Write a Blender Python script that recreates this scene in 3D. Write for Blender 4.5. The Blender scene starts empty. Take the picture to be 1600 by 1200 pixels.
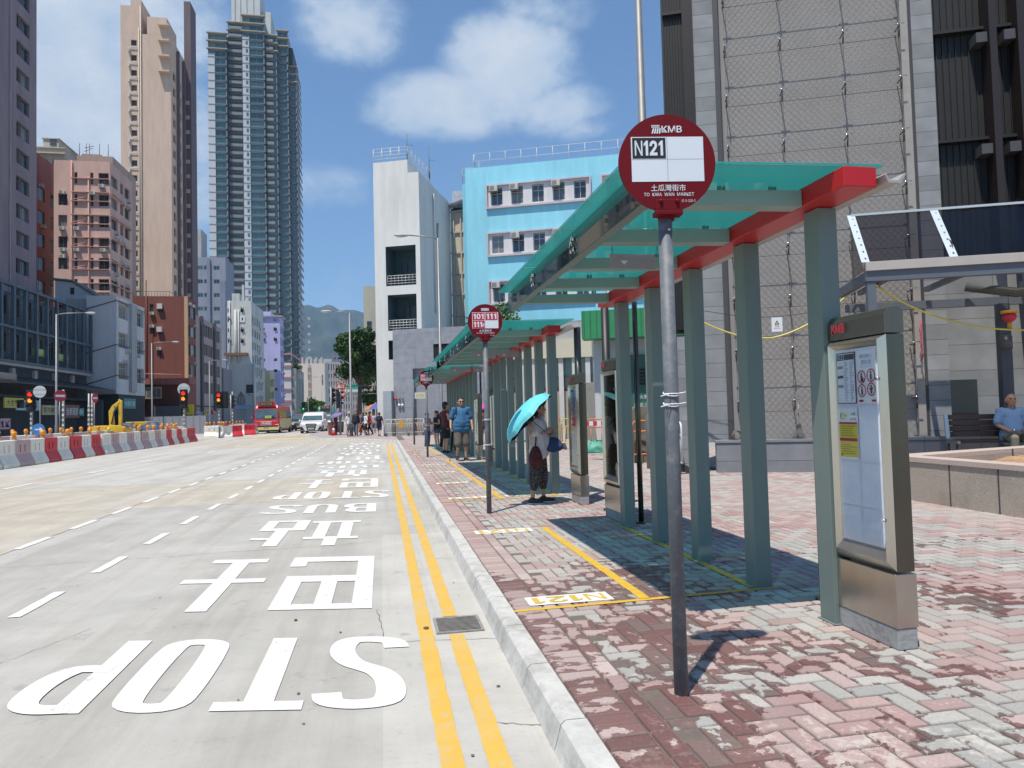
import bpy, math, random
import numpy as np
from mathutils import Vector, Matrix
random.seed(7)
S = bpy.context.scene
COL = S.collection
PI = math.pi
# ---------------------------------------------------------------- camera, world, sun
FPX, CX, CY, EYE = 1090.0, 800.0, 600.0, 1.5
_v1 = np.array([596 - CX, -(648 - CY), -FPX]); _v2 = np.array([0, -(642.7 - CY), -FPX])
_Y = _v1 / np.linalg.norm(_v1); _Z = np.cross(_v2, _v1); _Z /= np.linalg.norm(_Z)
if _Z[1] < 0: _Z = -_Z
_X = np.cross(_Y, _Z)
ROT = np.array([_X, _Y, _Z]); CAM = np.array([0, 0, EYE])
def ray(px, py): return ROT @ np.array([px - CX, -(py - CY), -FPX])
def G(px, py, z=0.0):                      # point of the ground level z seen there (survey of the photograph)
    d = ray(px, py); return Vector(CAM + d * (z - CAM[2]) / d[2])
def D(px, py, Y):
    d = ray(px, py); return Vector(CAM + d * Y / d[1])
def XP(px, py, x):
    d = ray(px, py); return Vector(CAM + d * x / d[0])
cd = bpy.data.cameras.new("camera"); cam = bpy.data.objects.new("camera", cd); COL.objects.link(cam)
cd.sensor_width = 36.0; cd.lens = FPX / 1600 * 36; cd.clip_start = 0.05; cd.clip_end = 12000
M4 = Matrix([list(r) + [0] for r in ROT.tolist()] + [[0, 0, 0, 1]]); M4.translation = Vector(CAM)
cam.matrix_world = M4; S.camera = cam
S.view_settings.view_transform = 'Standard'; S.view_settings.look = 'None'
S.view_settings.exposure = 0.2; S.view_settings.gamma = 1
S.render.film_transparent = False
S.cycles.max_bounces = 6; S.cycles.transparent_max_bounces = 12; S.cycles.volume_bounces = 0
SUN_EL = math.radians(68.5); SUN_AZ = math.radians(219)
W = bpy.data.worlds.new("World"); S.world = W; W.use_nodes = True
def build_world():
    nt = W.node_tree; N = nt.nodes; L = nt.links; N.clear()
    out = N.new('ShaderNodeOutputWorld'); mix = N.new('ShaderNodeMixShader')
    sky = N.new('ShaderNodeTexSky'); sky.sky_type = 'NISHITA'; sky.sun_disc = False
    sky.sun_elevation = SUN_EL; sky.sun_rotation = SUN_AZ; sky.air_density = 1.0; sky.dust_density = 0.3; sky.ozone_density = 4.0
    b1 = N.new('ShaderNodeBackground'); b1.inputs[1].default_value = 0.114
    b2 = N.new('ShaderNodeBackground'); b2.inputs[0].default_value = (0.80, 0.89, 1.0, 1); b2.inputs[1].default_value = 0.78
    tn = N.new('ShaderNodeMix'); tn.data_type = 'RGBA'; tn.blend_type = 'MULTIPLY'; tn.inputs[0].default_value = 1; tn.inputs[7].default_value = (.85, 1.02, 1.15, 1); L.new(sky.outputs[0], tn.inputs[6]); L.new(tn.outputs[2], b1.inputs[0])
    tc = N.new('ShaderNodeTexCoord')
    def math_(op, a, b=None):
        m = N.new('ShaderNodeMath'); m.operation = op
        for i, v in enumerate((a, b)):
            if v is None: continue
            if isinstance(v, (int, float)): m.inputs[i].default_value = v
            else: L.new(v, m.inputs[i])
        return m.outputs[0]
    def dot(v):
        n = N.new('ShaderNodeVectorMath'); n.operation = 'DOT_PRODUCT'; L.new(tc.outputs['Generated'], n.inputs[0]); n.inputs[1].default_value = v
        return n.outputs['Value']
    no = N.new('ShaderNodeTexNoise'); no.inputs['Scale'].default_value = 6; no.inputs['Detail'].default_value = 12; no.inputs['Roughness'].default_value = 0.66
    mp = N.new('ShaderNodeMapping'); mp.inputs['Scale'].default_value = (1, 1, 1.6); L.new(tc.outputs['Generated'], mp.inputs[0]); L.new(mp.outputs[0], no.inputs['Vector'])
    n2 = N.new('ShaderNodeTexNoise'); n2.inputs['Scale'].default_value = 2.2; n2.inputs['Detail'].default_value = 3; L.new(mp.outputs[0], n2.inputs['Vector'])
    acc = None
    blobs = [((690, 165), 135, 58, 1.15), ((800, 110), 115, 92, 1.15), ((860, 165), 95, 48, .9), ((840, 15), 85, 50, .5), ((900, 200), 70, 22, .5),
             ((545, 30), 90, 75, .75), ((515, 290), 75, 42, .6), ((120, 150), 180, 170, .95), ((140, 20), 190, 100, 1.), ((300, 240), 70, 140, .5),
             ((700, 470), 420, 70, .38), ((-200, 300), 260, 200, .7), ((1900, 100), 300, 200, .8), ((300, -400), 400, 160, .8), ((1300, -500), 420, 200, .7)]
    for (px, py), w, h, k in blobs:
        c = ray(px, py); c = c / np.linalg.norm(c)
        r = np.cross(c, [0, 0, 1]); r /= np.linalg.norm(r); u = np.cross(r, c)
        a = math_('POWER', math_('DIVIDE', dot(tuple(r)), w / FPX), 2); b = math_('POWER', math_('DIVIDE', dot(tuple(u)), h / FPX), 2)
        s = math_('SUBTRACT', 1.0, math_('ADD', a, b))
        s = math_('MULTIPLY', math_('MAXIMUM', s, -1.2), k)
        s = math_('ADD', s, math_('MULTIPLY', math_('LESS_THAN', dot(tuple(c)), 0.2), -5))
        acc = s if acc is None else math_('MAXIMUM', acc, s)
    e = math_('ADD', math_('MULTIPLY', acc, .8), math_('MULTIPLY', math_('SUBTRACT', no.outputs['Fac'], .5), 1.5))
    e = math_('ADD', e, math_('MULTIPLY', math_('SUBTRACT', n2.outputs['Fac'], .5), .6))
    ramp = N.new('ShaderNodeMapRange'); ramp.interpolation_type = 'SMOOTHSTEP'
    L.new(e, ramp.inputs[0]); ramp.inputs[1].default_value = 0.0; ramp.inputs[2].default_value = 0.62; ramp.inputs[3].default_value = 0.02; ramp.inputs[4].default_value = 0.92
    cs = N.new('ShaderNodeMapRange'); L.new(math_('ADD', e, math_('MULTIPLY', math_('SUBTRACT', no.outputs['Fac'], .5), 1.2)), cs.inputs[0]); cs.inputs[1].default_value = .1; cs.inputs[2].default_value = 1.1
    cm = N.new('ShaderNodeMix'); cm.data_type = 'RGBA'; L.new(cs.outputs[0], cm.inputs[0]); cm.inputs[6].default_value = (.52, .68, .88, 1); cm.inputs[7].default_value = (.98, 1.0, 1.03, 1); L.new(cm.outputs[2], b2.inputs[0])
    L.new(ramp.outputs[0], mix.inputs[0]); L.new(b1.outputs[0], mix.inputs[1]); L.new(b2.outputs[0], mix.inputs[2]); L.new(mix.outputs[0], out.inputs[0])
build_world()
sd = bpy.data.lights.new("sun", 'SUN'); sd.energy = 5.0; sd.angle = math.radians(0.53); sd.color = (1.0, 0.94, 0.84)
so = bpy.data.objects.new("sun", sd); COL.objects.link(so)
_sd = Vector((math.sin(SUN_AZ) * math.cos(SUN_EL), math.cos(SUN_AZ) * math.cos(SUN_EL), math.sin(SUN_EL)))
so.rotation_euler = _sd.to_track_quat('Z', 'Y').to_euler(); so.location = (0, 0, 60)

# ---------------------------------------------------------------- materials
def lin(r, g, b): return tuple(((c / 255) / 12.92 if c / 255 <= .04045 else ((c / 255 + .055) / 1.055) ** 2.4) for c in (r, g, b))
_MC = {}
def mat(name, col, rough=.7, metal=0., var=.12, scale=3., bump=0., bscale=40., dirt=0., dscale=.6, spec=.5, streak=False, coat=0., dcol=(.06, .055, .05)):
    """procedural paint / stone / metal: base colour broken by noise, grime patches and a fine bump"""
    if name in _MC: return _MC[name]
    m = bpy.data.materials.new(name); _MC[name] = m; m.use_nodes = True; nt = m.node_tree; N = nt.nodes; L = nt.links
    p = N['Principled BSDF']; p.inputs['Roughness'].default_value = rough; p.inputs['Metallic'].default_value = metal
    p.inputs['Specular IOR Level'].default_value = spec; p.inputs['Coat Weight'].default_value = coat
    tc = N.new('ShaderNodeTexCoord')
    if var or dirt:
        no = N.new('ShaderNodeTexNoise'); no.inputs['Scale'].default_value = scale; no.inputs['Detail'].default_value = 6; no.inputs['Roughness'].default_value = .65
        mp = N.new('ShaderNodeMapping'); L.new(tc.outputs['Object'], mp.inputs[0]); L.new(mp.outputs[0], no.inputs['Vector'])
        if streak: mp.inputs['Scale'].default_value = (1, 1, .18)
        mr = N.new('ShaderNodeMapRange'); L.new(no.outputs['Fac'], mr.inputs[0]); mr.inputs[1].default_value = .25; mr.inputs[2].default_value = .75; mr.inputs[3].default_value = 1 - var; mr.inputs[4].default_value = 1 + var
        mx = N.new('ShaderNodeMix'); mx.data_type = 'RGBA'; mx.blend_type = 'MULTIPLY'; mx.inputs[0].default_value = 1
        mx.inputs[6].default_value = (*col, 1); L.new(mr.outputs[0], mx.inputs[7])
        last = mx.outputs[2]
        if dirt:
            n2 = N.new('ShaderNodeTexNoise'); n2.inputs['Scale'].default_value = dscale; n2.inputs['Detail'].default_value = 8; n2.inputs['Roughness'].default_value = .7
            L.new(mp.outputs[0], n2.inputs['Vector'])
            r2 = N.new('ShaderNodeMapRange'); L.new(n2.outputs['Fac'], r2.inputs[0]); r2.inputs[1].default_value = .48; r2.inputs[2].default_value = .72; r2.inputs[3].default_value = 0; r2.inputs[4].default_value = dirt
            m3 = N.new('ShaderNodeMix'); m3.data_type = 'RGBA'; L.new(r2.outputs[0], m3.inputs[0]); L.new(last, m3.inputs[6]); m3.inputs[7].default_value = (*dcol, 1); last = m3.outputs[2]
        L.new(last, p.inputs['Base Color'])
    else: p.inputs['Base Color'].default_value = (*col, 1)
    if bump:
        nb = N.new('ShaderNodeTexNoise'); nb.inputs['Scale'].default_value = bscale; nb.inputs['Detail'].default_value = 4
        L.new(tc.outputs['Object'], nb.inputs['Vector']); bp = N.new('ShaderNodeBump'); bp.inputs['Strength'].default_value = bump; bp.inputs['Distance'].default_value = .01
        L.new(nb.outputs['Fac'], bp.inputs['Height']); L.new(bp.outputs[0], p.inputs['Normal'])
    return m
def emit(name, col, k):
    if name in _MC: return _MC[name]
    m = bpy.data.materials.new(name); _MC[name] = m; m.use_nodes = True; p = m.node_tree.nodes['Principled BSDF']
    p.inputs['Base Color'].default_value = (*col, 1); p.inputs['Emission Color'].default_value = (*col, 1); p.inputs['Emission Strength'].default_value = k; return m
def glassmat(name, tint, trans, rough=.05, diff=None, ior=1.45, fmax=1.):
    """thin tinted sheet: coloured transparency + translucent body + gloss by fresnel"""
    if name in _MC: return _MC[name]
    m = bpy.data.materials.new(name); _MC[name] = m; m.use_nodes = True; nt = m.node_tree; N = nt.nodes; L = nt.links; N.clear()
    o = N.new('ShaderNodeOutputMaterial'); t = N.new('ShaderNodeBsdfTransparent'); t.inputs[0].default_value = (*tint, 1)
    a = N.new('ShaderNodeMixShader'); a.inputs[0].default_value = 1 - trans
    if diff:
        tl = N.new('ShaderNodeBsdfTranslucent'); tl.inputs[0].default_value = (*diff, 1); df = N.new('ShaderNodeBsdfDiffuse'); df.inputs[0].default_value = (*diff, 1)
        b = N.new('ShaderNodeMixShader'); b.inputs[0].default_value = .3; L.new(tl.outputs[0], b.inputs[1]); L.new(df.outputs[0], b.inputs[2])
        L.new(t.outputs[0], a.inputs[1]); L.new(b.outputs[0], a.inputs[2])
    else: L.new(t.outputs[0], a.inputs[1]); L.new(t.outputs[0], a.inputs[2])
    g = N.new('ShaderNodeBsdfGlossy'); g.inputs['Roughness'].default_value = rough; g.inputs[0].default_value = (.9, .95, .95, 1)
    f = N.new('ShaderNodeFresnel'); f.inputs[0].default_value = ior; c = N.new('ShaderNodeMixShader')
    mn = N.new('ShaderNodeMath'); mn.operation = 'MINIMUM'; mn.inputs[1].default_value = fmax; L.new(f.outputs[0], mn.inputs[0]); L.new(mn.outputs[0], c.inputs[0]); L.new(a.outputs[0], c.inputs[1]); L.new(g.outputs[0], c.inputs[2]); L.new(c.outputs[0], o.inputs[0]); return m

# ---------------------------------------------------------------- mesh builder
class MB:
    def __init__(s): s.v = []; s.f = []; s.m = []; s.M = None; s.sm = []
    def add(s, vs, fs, m=0, smooth=False):
        k = len(s.v)
        for v in vs:
            v = Vector(v)
            if s.M is not None: v = s.M @ v
            s.v.append(tuple(v))
        for f in fs: s.f.append(tuple(i + k for i in f)); s.m.append(m); s.sm.append(smooth)
    def box(s, x0, x1, y0, y1, z0, z1, m=0):
        if x0 > x1: x0, x1 = x1, x0
        if y0 > y1: y0, y1 = y1, y0
        if z0 > z1: z0, z1 = z1, z0
        s.add([(x0, y0, z0), (x1, y0, z0), (x1, y1, z0), (x0, y1, z0), (x0, y0, z1), (x1, y0, z1), (x1, y1, z1), (x0, y1, z1)],
              [(0, 3, 2, 1), (4, 5, 6, 7), (0, 1, 5, 4), (1, 2, 6, 5), (2, 3, 7, 6), (3, 0, 4, 7)], m)
    def quad(s, a, b, c, d, m=0): s.add([a, b, c, d], [(0, 1, 2, 3)], m)
    def tube(s, pts, r, n=8, m=0, r2=None, caps=True):
        pts = [Vector(p) for p in pts]; rs = r if isinstance(r, (list, tuple)) else [r] * len(pts)
        if r2 is not None: rs = [r + (r2 - r) * i / (len(pts) - 1) for i in range(len(pts))]
        vs = []; prev = None
        for i, p in enumerate(pts):
            t = (pts[min(i + 1, len(pts) - 1)] - pts[max(i - 1, 0)]).normalized()
            if prev is None:
                a = Vector((0, 0, 1)) if abs(t.z) < .9 else Vector((1, 0, 0)); u = t.cross(a).normalized()
            else:
                u = (prev - t * prev.dot(t)).normalized()
            prev = u; w = t.cross(u)
            for k in range(n):
                an = 2 * PI * k / n; vs.append(p + (u * math.cos(an) + w * math.sin(an)) * rs[i])
        fs = []
        for i in range(len(pts) - 1):
            for k in range(n): a = i * n + k; b = i * n + (k + 1) % n; fs.append((a, b, b + n, a + n))
        s.add(vs, fs, m, n > 4)
        if caps:
            kk = len(s.v) - len(vs)
            s.f.append(tuple(kk + k for k in reversed(range(n)))); s.m.append(m); s.sm.append(False)
            s.f.append(tuple(kk + (len(pts) - 1) * n + k for k in range(n))); s.m.append(m); s.sm.append(False)
    def prism(s, poly, a, b, ax='z', m=0):
        """poly 2-D extruded a..b; ax z:(x,y) y:(x,z) x:(y,z)"""
        n = len(poly)
        f = {'z': lambda p, t: (p[0], p[1], t), 'y': lambda p, t: (p[0], t, p[1]), 'x': lambda p, t: (t, p[0], p[1])}[ax]
        ar = sum(poly[i][0] * poly[(i + 1) % n][1] - poly[(i + 1) % n][0] * poly[i][1] for i in range(n))
        P = list(poly) if ar > 0 else list(reversed(poly))
        if ax == 'y': P = list(reversed(P))
        s.add([f(p, a) for p in P] + [f(p, b) for p in P], [tuple(reversed(range(n))), tuple(range(n, 2 * n))] + [(i, (i + 1) % n, n + (i + 1) % n, n + i) for i in range(n)], m)
    def ell(s, c, r, m=0, n=14, k=10, M=None):
        vs = []; fs = []; c = Vector(c)
        if not isinstance(r, (tuple, list)): r = (r, r, r)
        for i in range(1, k):
            th = PI * i / k
            for j in range(n): ph = 2 * PI * j / n; vs.append((math.sin(th) * math.cos(ph), math.sin(th) * math.sin(ph), math.cos(th)))
        vs.append((0, 0, 1)); vs.append((0, 0, -1)); T = len(vs) - 2
        for i in range(k - 2):
            for j in range(n): a = i * n + j; b = i * n + (j + 1) % n; fs.append((a, a + n, b + n, b))
        for j in range(n): fs.append((T, j, (j + 1) % n)); fs.append((T + 1, (k - 2) * n + (j + 1) % n, (k - 2) * n + j))
        out = []
        for v in vs:
            v = Vector((v[0] * r[0], v[1] * r[1], v[2] * r[2]))
            if M is not None: v = M @ v
            out.append(v + c)
        s.add(out, fs, m, True)
    def cap(s, p0, p1, r0, r1, m=0, n=12):
        """capsule with two radii"""
        p0 = Vector(p0); p1 = Vector(p1); d = p1 - p0; L = d.length
        if L < 1e-6: s.ell(p0, r0, m); return
        t = d / L; pts = []; rs = []
        for a in (-80, -55, -28, 0): pts.append(p0 + t * (r0 * math.sin(math.radians(a)))); rs.append(r0 * math.cos(math.radians(a)))
        for a in (0, 28, 55, 80): pts.append(p1 + t * (r1 * math.sin(math.radians(a)))); rs.append(r1 * math.cos(math.radians(a)))
        s.tube(pts, rs, n, m)
    def mesh(s, name, mats):
        me = bpy.data.meshes.new(name); me.from_pydata(s.v, [], s.f)
        for mm in mats: me.materials.append(mm)
        me.polygons.foreach_set('material_index', s.m); me.polygons.foreach_set('use_smooth', s.sm); me.update(); return me
    def build(s, name, mats, parent=None, bevel=0., loc=None, rotz=0.):
        if not isinstance(mats, (list, tuple)): mats = [mats]
        return obj(name, s.mesh(name, mats), parent, bevel, loc, rotz)
def obj(name, me, parent=None, bevel=0., loc=None, rotz=0.):
    o = bpy.data.objects.new(name, me); COL.objects.link(o)
    if parent is not None: o.parent = parent
    if loc is not None: o.location = loc
    if rotz: o.rotation_euler = (0, 0, rotz)
    if bevel:
        b = o.modifiers.new('bevel', 'BEVEL'); b.width = bevel; b.segments = 2; b.limit_method = 'ANGLE'; b.angle_limit = math.radians(40)
    return o
def tag(o, label=None, cat=None, group=None, kind=None):
    if label: o['label'] = label
    if cat: o['category'] = cat
    if group: o['group'] = group
    if kind: o['kind'] = kind
    return o
def thing(name, label, cat, loc=(0, 0, 0), rotz=0., group=None):
    o = bpy.data.objects.new(name, None); COL.objects.link(o); o.location = loc; o.rotation_euler = (0, 0, rotz); o.empty_display_size = .2
    return tag(o, label, cat, group)
def dup(root, loc=None, rotz=None, label=None, group=None, swap=None):
    def cp(o, par):
        c = o.copy(); COL.objects.link(c)
        if par is not None: c.parent = par
        if swap and c.data is not None and o.data.name.split('.')[0] in swap: c.data = swap[o.data.name.split('.')[0]]
        for ch in o.children: cp(ch, c)
        return c
    r = cp(root, None)
    if loc is not None: r.location = loc
    if rotz is not None: r.rotation_euler = (0, 0, rotz)
    if label: r['label'] = label
    if group: r['group'] = group
    return r
def struct(o): o['kind'] = 'structure'; return o
# lettering: glyph outlines of Blender's own fonts as flat meshes
_TX = {}
_FN = None
try:
    import os
    _fp = os.path.join(bpy.utils.resource_path('LOCAL'), 'datafiles', 'fonts', 'Inter.woff2')   # the face Blender itself ships for its interface
    if os.path.exists(_fp): _FN = bpy.data.fonts.load(_fp)
except Exception: _FN = None
def glyphs(t, bold=0.):
    k = (t, bold)
    if k not in _TX:
        c = bpy.data.curves.new('txt', 'FONT'); c.body = t; c.size = 1; c.offset = bold; c.resolution_u = 3
        if _FN and t.isascii(): c.font = _FN
        o = bpy.data.objects.new('txt', c); COL.objects.link(o); bpy.context.view_layer.update()
        me = bpy.data.meshes.new_from_object(o.evaluated_get(bpy.context.evaluated_depsgraph_get()))
        vs = [tuple(v.co) for v in me.vertices]; fs = [tuple(p.vertices) for p in me.polygons]
        bpy.data.objects.remove(o); bpy.data.curves.remove(c); bpy.data.meshes.remove(me)
        xs = [v[0] for v in vs] or [0, 1]; ys = [v[1] for v in vs] or [0, 1]; x0, x1, y0, y1 = min(xs), max(xs), min(ys), max(ys)
        _TX[k] = ([((v[0] - x0) / max(1e-6, x1 - x0), (v[1] - y0) / max(1e-6, y1 - y0)) for v in vs], fs)
    return _TX[k]
def write(mb, t, o, u, v, w, h, m, bold=0.):
    """text fitted to the w x h rectangle with corner o and unit axes u (right), v (up)"""
    vs, fs = glyphs(t, bold); o = Vector(o); u = Vector(u); v = Vector(v)
    mb.add([o + u * (a * w) + v * (b * h) for a, b in vs], fs, m)

def write_num(mb, t, o, u, v, w, h, m, bold=.02):
    o = Vector(o); u = Vector(u); v = Vector(v); ws = [(.62 if c == '1' else 1.) for c in t]; k = w / (sum(ws) + .16 * (len(t) - 1)); x = 0
    for c, q in zip(t, ws):
        if c == '1': mb.add([o + u * (x + a * k) + v * (b * h) for a, b in ((.26, 0), (.58, 0), (.58, 1), (.34, 1), (.02, .8), (.02, .62), (.26, .74))], [(0, 1, 2, 3), (0, 3, 4, 5, 6)], m)
        else: write(mb, c, o + u * x, u, v, k, h, m, .004 if c == 'N' else bold)
        x += k * (q + .16)
# ---------------------------------------------------------------- facades with real openings
def facade(mb, o, u, w, h, ops, dep=.18, m=0, mr=None):
    o = Vector(o); u = Vector(u).normalized(); z = Vector((0, 0, 1)); n = u.cross(z); mr = m if mr is None else mr
    ops = [q for q in ops if q[0] > .01 and q[1] < w - .01 and q[2] > .01 and q[3] < h - .01]
    xs = sorted({0., w} | {round(q[0], 3) for q in ops} | {round(q[1], 3) for q in ops}); zs = sorted({0., h} | {round(q[2], 3) for q in ops} | {round(q[3], 3) for q in ops})
    nx, nz = len(xs) - 1, len(zs) - 1; blk = [[False] * nz for _ in range(nx)]
    for q in ops:
        i0, i1, j0, j1 = xs.index(round(q[0], 3)), xs.index(round(q[1], 3)), zs.index(round(q[2], 3)), zs.index(round(q[3], 3))
        for i in range(i0, i1):
            for j in range(j0, j1): blk[i][j] = True
    P = lambda a, b, d=0.: o + u * a + z * b - n * d
    for j in range(nz):                       # merge runs horizontally
        i = 0
        while i < nx:
            if blk[i][j]: i += 1; continue
            k = i
            while k < nx and not blk[k][j]: k += 1
            mb.quad(P(xs[i], zs[j]), P(xs[k], zs[j]), P(xs[k], zs[j + 1]), P(xs[i], zs[j + 1]), m); i = k
    for a0, a1, b0, b1 in [q[:4] for q in ops]:
        d = dep
        mb.quad(P(a0, b0), P(a0, b0, d), P(a1, b0, d), P(a1, b0), mr); mb.quad(P(a0, b1), P(a1, b1), P(a1, b1, d), P(a0, b1, d), mr)
        mb.quad(P(a0, b0), P(a0, b1), P(a0, b1, d), P(a0, b0, d), mr); mb.quad(P(a1, b0), P(a1, b0, d), P(a1, b1, d), P(a1, b1), mr)
    return ops
_WM = {}
def winmesh(w, h, nv=1, nh=0, fm=None, gm=None, f=.05):
    k = (round(w, 2), round(h, 2), nv, nh, fm.name, gm.name, f)
    if k in _WM: return _WM[k]
    b = MB(); w, h = k[0], k[1]
    b.box(0, w, .0, .05, 0, f, 0); b.box(0, w, .0, .05, h - f, h, 0); b.box(0, f, .0, .05, f, h - f, 0); b.box(w - f, w, .0, .05, f, h - f, 0)
    for i in range(nv): x = w * (i + 1) / (nv + 1); b.box(x - f / 2.5, x + f / 2.5, .005, .045, f, h - f, 0)
    for i in range(nh): z = h * (.68 if nh == 1 else (i + 1) / (nh + 1)); b.box(f, w - f, .01, .04, z - f / 2.5, z + f / 2.5, 0)
    b.quad((0, .03, 0), (w, .03, 0), (w, .03, h), (0, .03, h), 1)
    _WM[k] = b.mesh('window', [fm, gm]); return _WM[k]
_AC = {}
def acmesh():
    if not _AC:
        b = MB(); b.box(0, .62, -.42, 0, 0, .42, 0); b.box(.05, .4, -.425, -.42, .05, .37, 1)
        for i in range(5): b.box(.05, .4, -.43, -.425, .08 + i * .06, .10 + i * .06, 0)
        b.box(.02, .6, -.4, .0, -.04, 0, 2)
        _AC[0] = b.mesh('air_conditioner', [mat('ac_case', (.55, .54, .5), .6, dirt=.4), mat('ac_grille', (.08, .08, .08), .7), mat('ac_bracket', (.2, .19, .17), .7)])
    return _AC[0]
def grid(x0, nx, px, ww, z0, nz, pz, wh, skip=None):
    return [(x0 + i * px, x0 + i * px + ww, z0 + j * pz, z0 + j * pz + wh) for j in range(nz) for i in range(nx) if not (skip and skip(i, j))]
GL = mat('window_glass_dark', (.035, .042, .045), .06, spec=.8, var=.5, scale=.7)
GLg = mat('window_glass_green', (.022, .09, .094), .08, spec=.8, var=.55, scale=.25)
def vary(m, light, p):
    nt = m.node_tree; N = nt.nodes; L = nt.links; pr = N['Principled BSDF']; last = pr.inputs['Base Color'].links[0].from_socket; oi = N.new('ShaderNodeObjectInfo')
    r = N.new('ShaderNodeMapRange'); L.new(oi.outputs['Random'], r.inputs[0]); r.inputs[1].default_value = p; r.inputs[2].default_value = 1; r.inputs[3].default_value = 0; r.inputs[4].default_value = .8
    x = N.new('ShaderNodeMix'); x.data_type = 'RGBA'; L.new(r.outputs[0], x.inputs[0]); L.new(last, x.inputs[6]); x.inputs[7].default_value = (*light, 1); L.new(x.outputs[2], pr.inputs['Base Color'])
vary(GL, (.26, .25, .22), .55); vary(GLg, (.14, .24, .24), .5)
FR = mat('window_frame_dark', (.10, .10, .10), .5); FRw = mat('window_frame_pale', (.55, .55, .53), .5, dirt=.2)
FRb = mat('window_frame_bronze', (.07, .05, .04), .5)
def windows(parent, o, u, ops, dep=.16, nv=1, nh=0, fm=FR, gm=GL, limit=100, ac=0., acs=None, openp=0.):
    o = Vector(o); u = Vector(u).normalized(); n = u.cross(Vector((0, 0, 1))); ang = math.atan2(u.y, u.x)
    rest = MB(); n0 = sum(1 for c in parent.children if c.name.startswith('window'))
    for i, (a0, a1, b0, b1) in enumerate(ops):
        p = o + u * a0 + Vector((0, 0, b0)) - n * (dep - .06)
        if n0 + i < limit:
            obj('window', winmesh(a1 - a0, b1 - b0, nv, nh, fm, gm), parent, loc=p, rotz=ang)
        else:
            me = winmesh(a1 - a0, b1 - b0, nv, nh, fm, gm); R = Matrix.Translation(p) @ Matrix.Rotation(ang, 4, 'Z')
            k = len(rest.v); rest.v += [tuple(R @ v.co) for v in me.vertices]
            for q in me.polygons: rest.f.append(tuple(k + t for t in q.vertices)); rest.m.append(q.material_index); rest.sm.append(False)
        if ac and random.random() < ac:
            nac = sum(1 for c in parent.children if c.name.startswith('air_cond'))
            if nac < 60: obj('air_conditioner', acmesh(), parent, loc=o + u * (a0 + random.uniform(.05, max(.06, a1 - a0 - .7))) + Vector((0, 0, random.choice((b0 - .5, b1 - .1)))) + n * .002, rotz=ang)
    if rest.v: tag(rest.build('upper_windows', [fm, gm], parent), kind='stuff')
def block(name, label, cat, loc, ang, w, d, h, wm, front, side, which='R', dep=.18, nv=1, nh=0, fm=FR, gm=GL, ac=0., roof=True, group=None, limit=100, parapet=.9, left=None):
    """a building: local x along the front, y away from the viewer; openings on the front and on one side"""
    r = thing(name, label, cat, loc, ang, group); mb = MB()
    fo = facade(mb, (0, 0, 0), (1, 0, 0), w, h, front, dep)
    so_ = facade(mb, (w, 0, 0), (0, 1, 0), d, h, side if which == 'R' else (left or []), dep)
    lo = facade(mb, (0, d, 0), (0, -1, 0), d, h, [(d - q[1], d - q[0], q[2], q[3]) for q in side] if which == 'L' else (left or []), dep)
    mb.quad((w, d, 0), (0, d, 0), (0, d, h), (w, d, h)); mb.quad((0, 0, h - parapet), (w, 0, h - parapet), (w, d, h - parapet), (0, d, h - parapet))
    t = .25
    mb.quad((t, t, h), (w - t, t, h), (w - t, t, h - parapet), (t, t, h - parapet)); mb.quad((t, d - t, h - parapet), (w - t, d - t, h - parapet), (w - t, d - t, h), (t, d - t, h))
    mb.quad((t, t, h - parapet), (t, d - t, h - parapet), (t, d - t, h), (t, t, h)); mb.quad((w - t, t, h), (w - t, d - t, h), (w - t, d - t, h - parapet), (w - t, t, h - parapet))
    for q in (((0, 0), (w, 0), (w - t, t), (t, t)), ((w, 0), (w, d), (w - t, d - t), (w - t, t)), ((w, d), (0, d), (t, d - t), (w - t, d - t)), ((0, d), (0, 0), (t, t), (t, d - t))):
        mb.add([(a, b, h) for a, b in q], [(0, 1, 2, 3)])
    mb.build('wall', wm, r)
    # solid core behind the openings so nothing shows through
    windows(r, (0, 0, 0), (1, 0, 0), fo, dep, nv, nh, fm, gm, limit, ac)
    windows(r, (w, 0, 0), (0, 1, 0), so_, dep, nv, nh, fm, gm, limit, ac)
    if lo: windows(r, (0, d, 0), (0, -1, 0), lo, dep, nv, nh, fm, gm, limit, ac)
    return r
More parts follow.
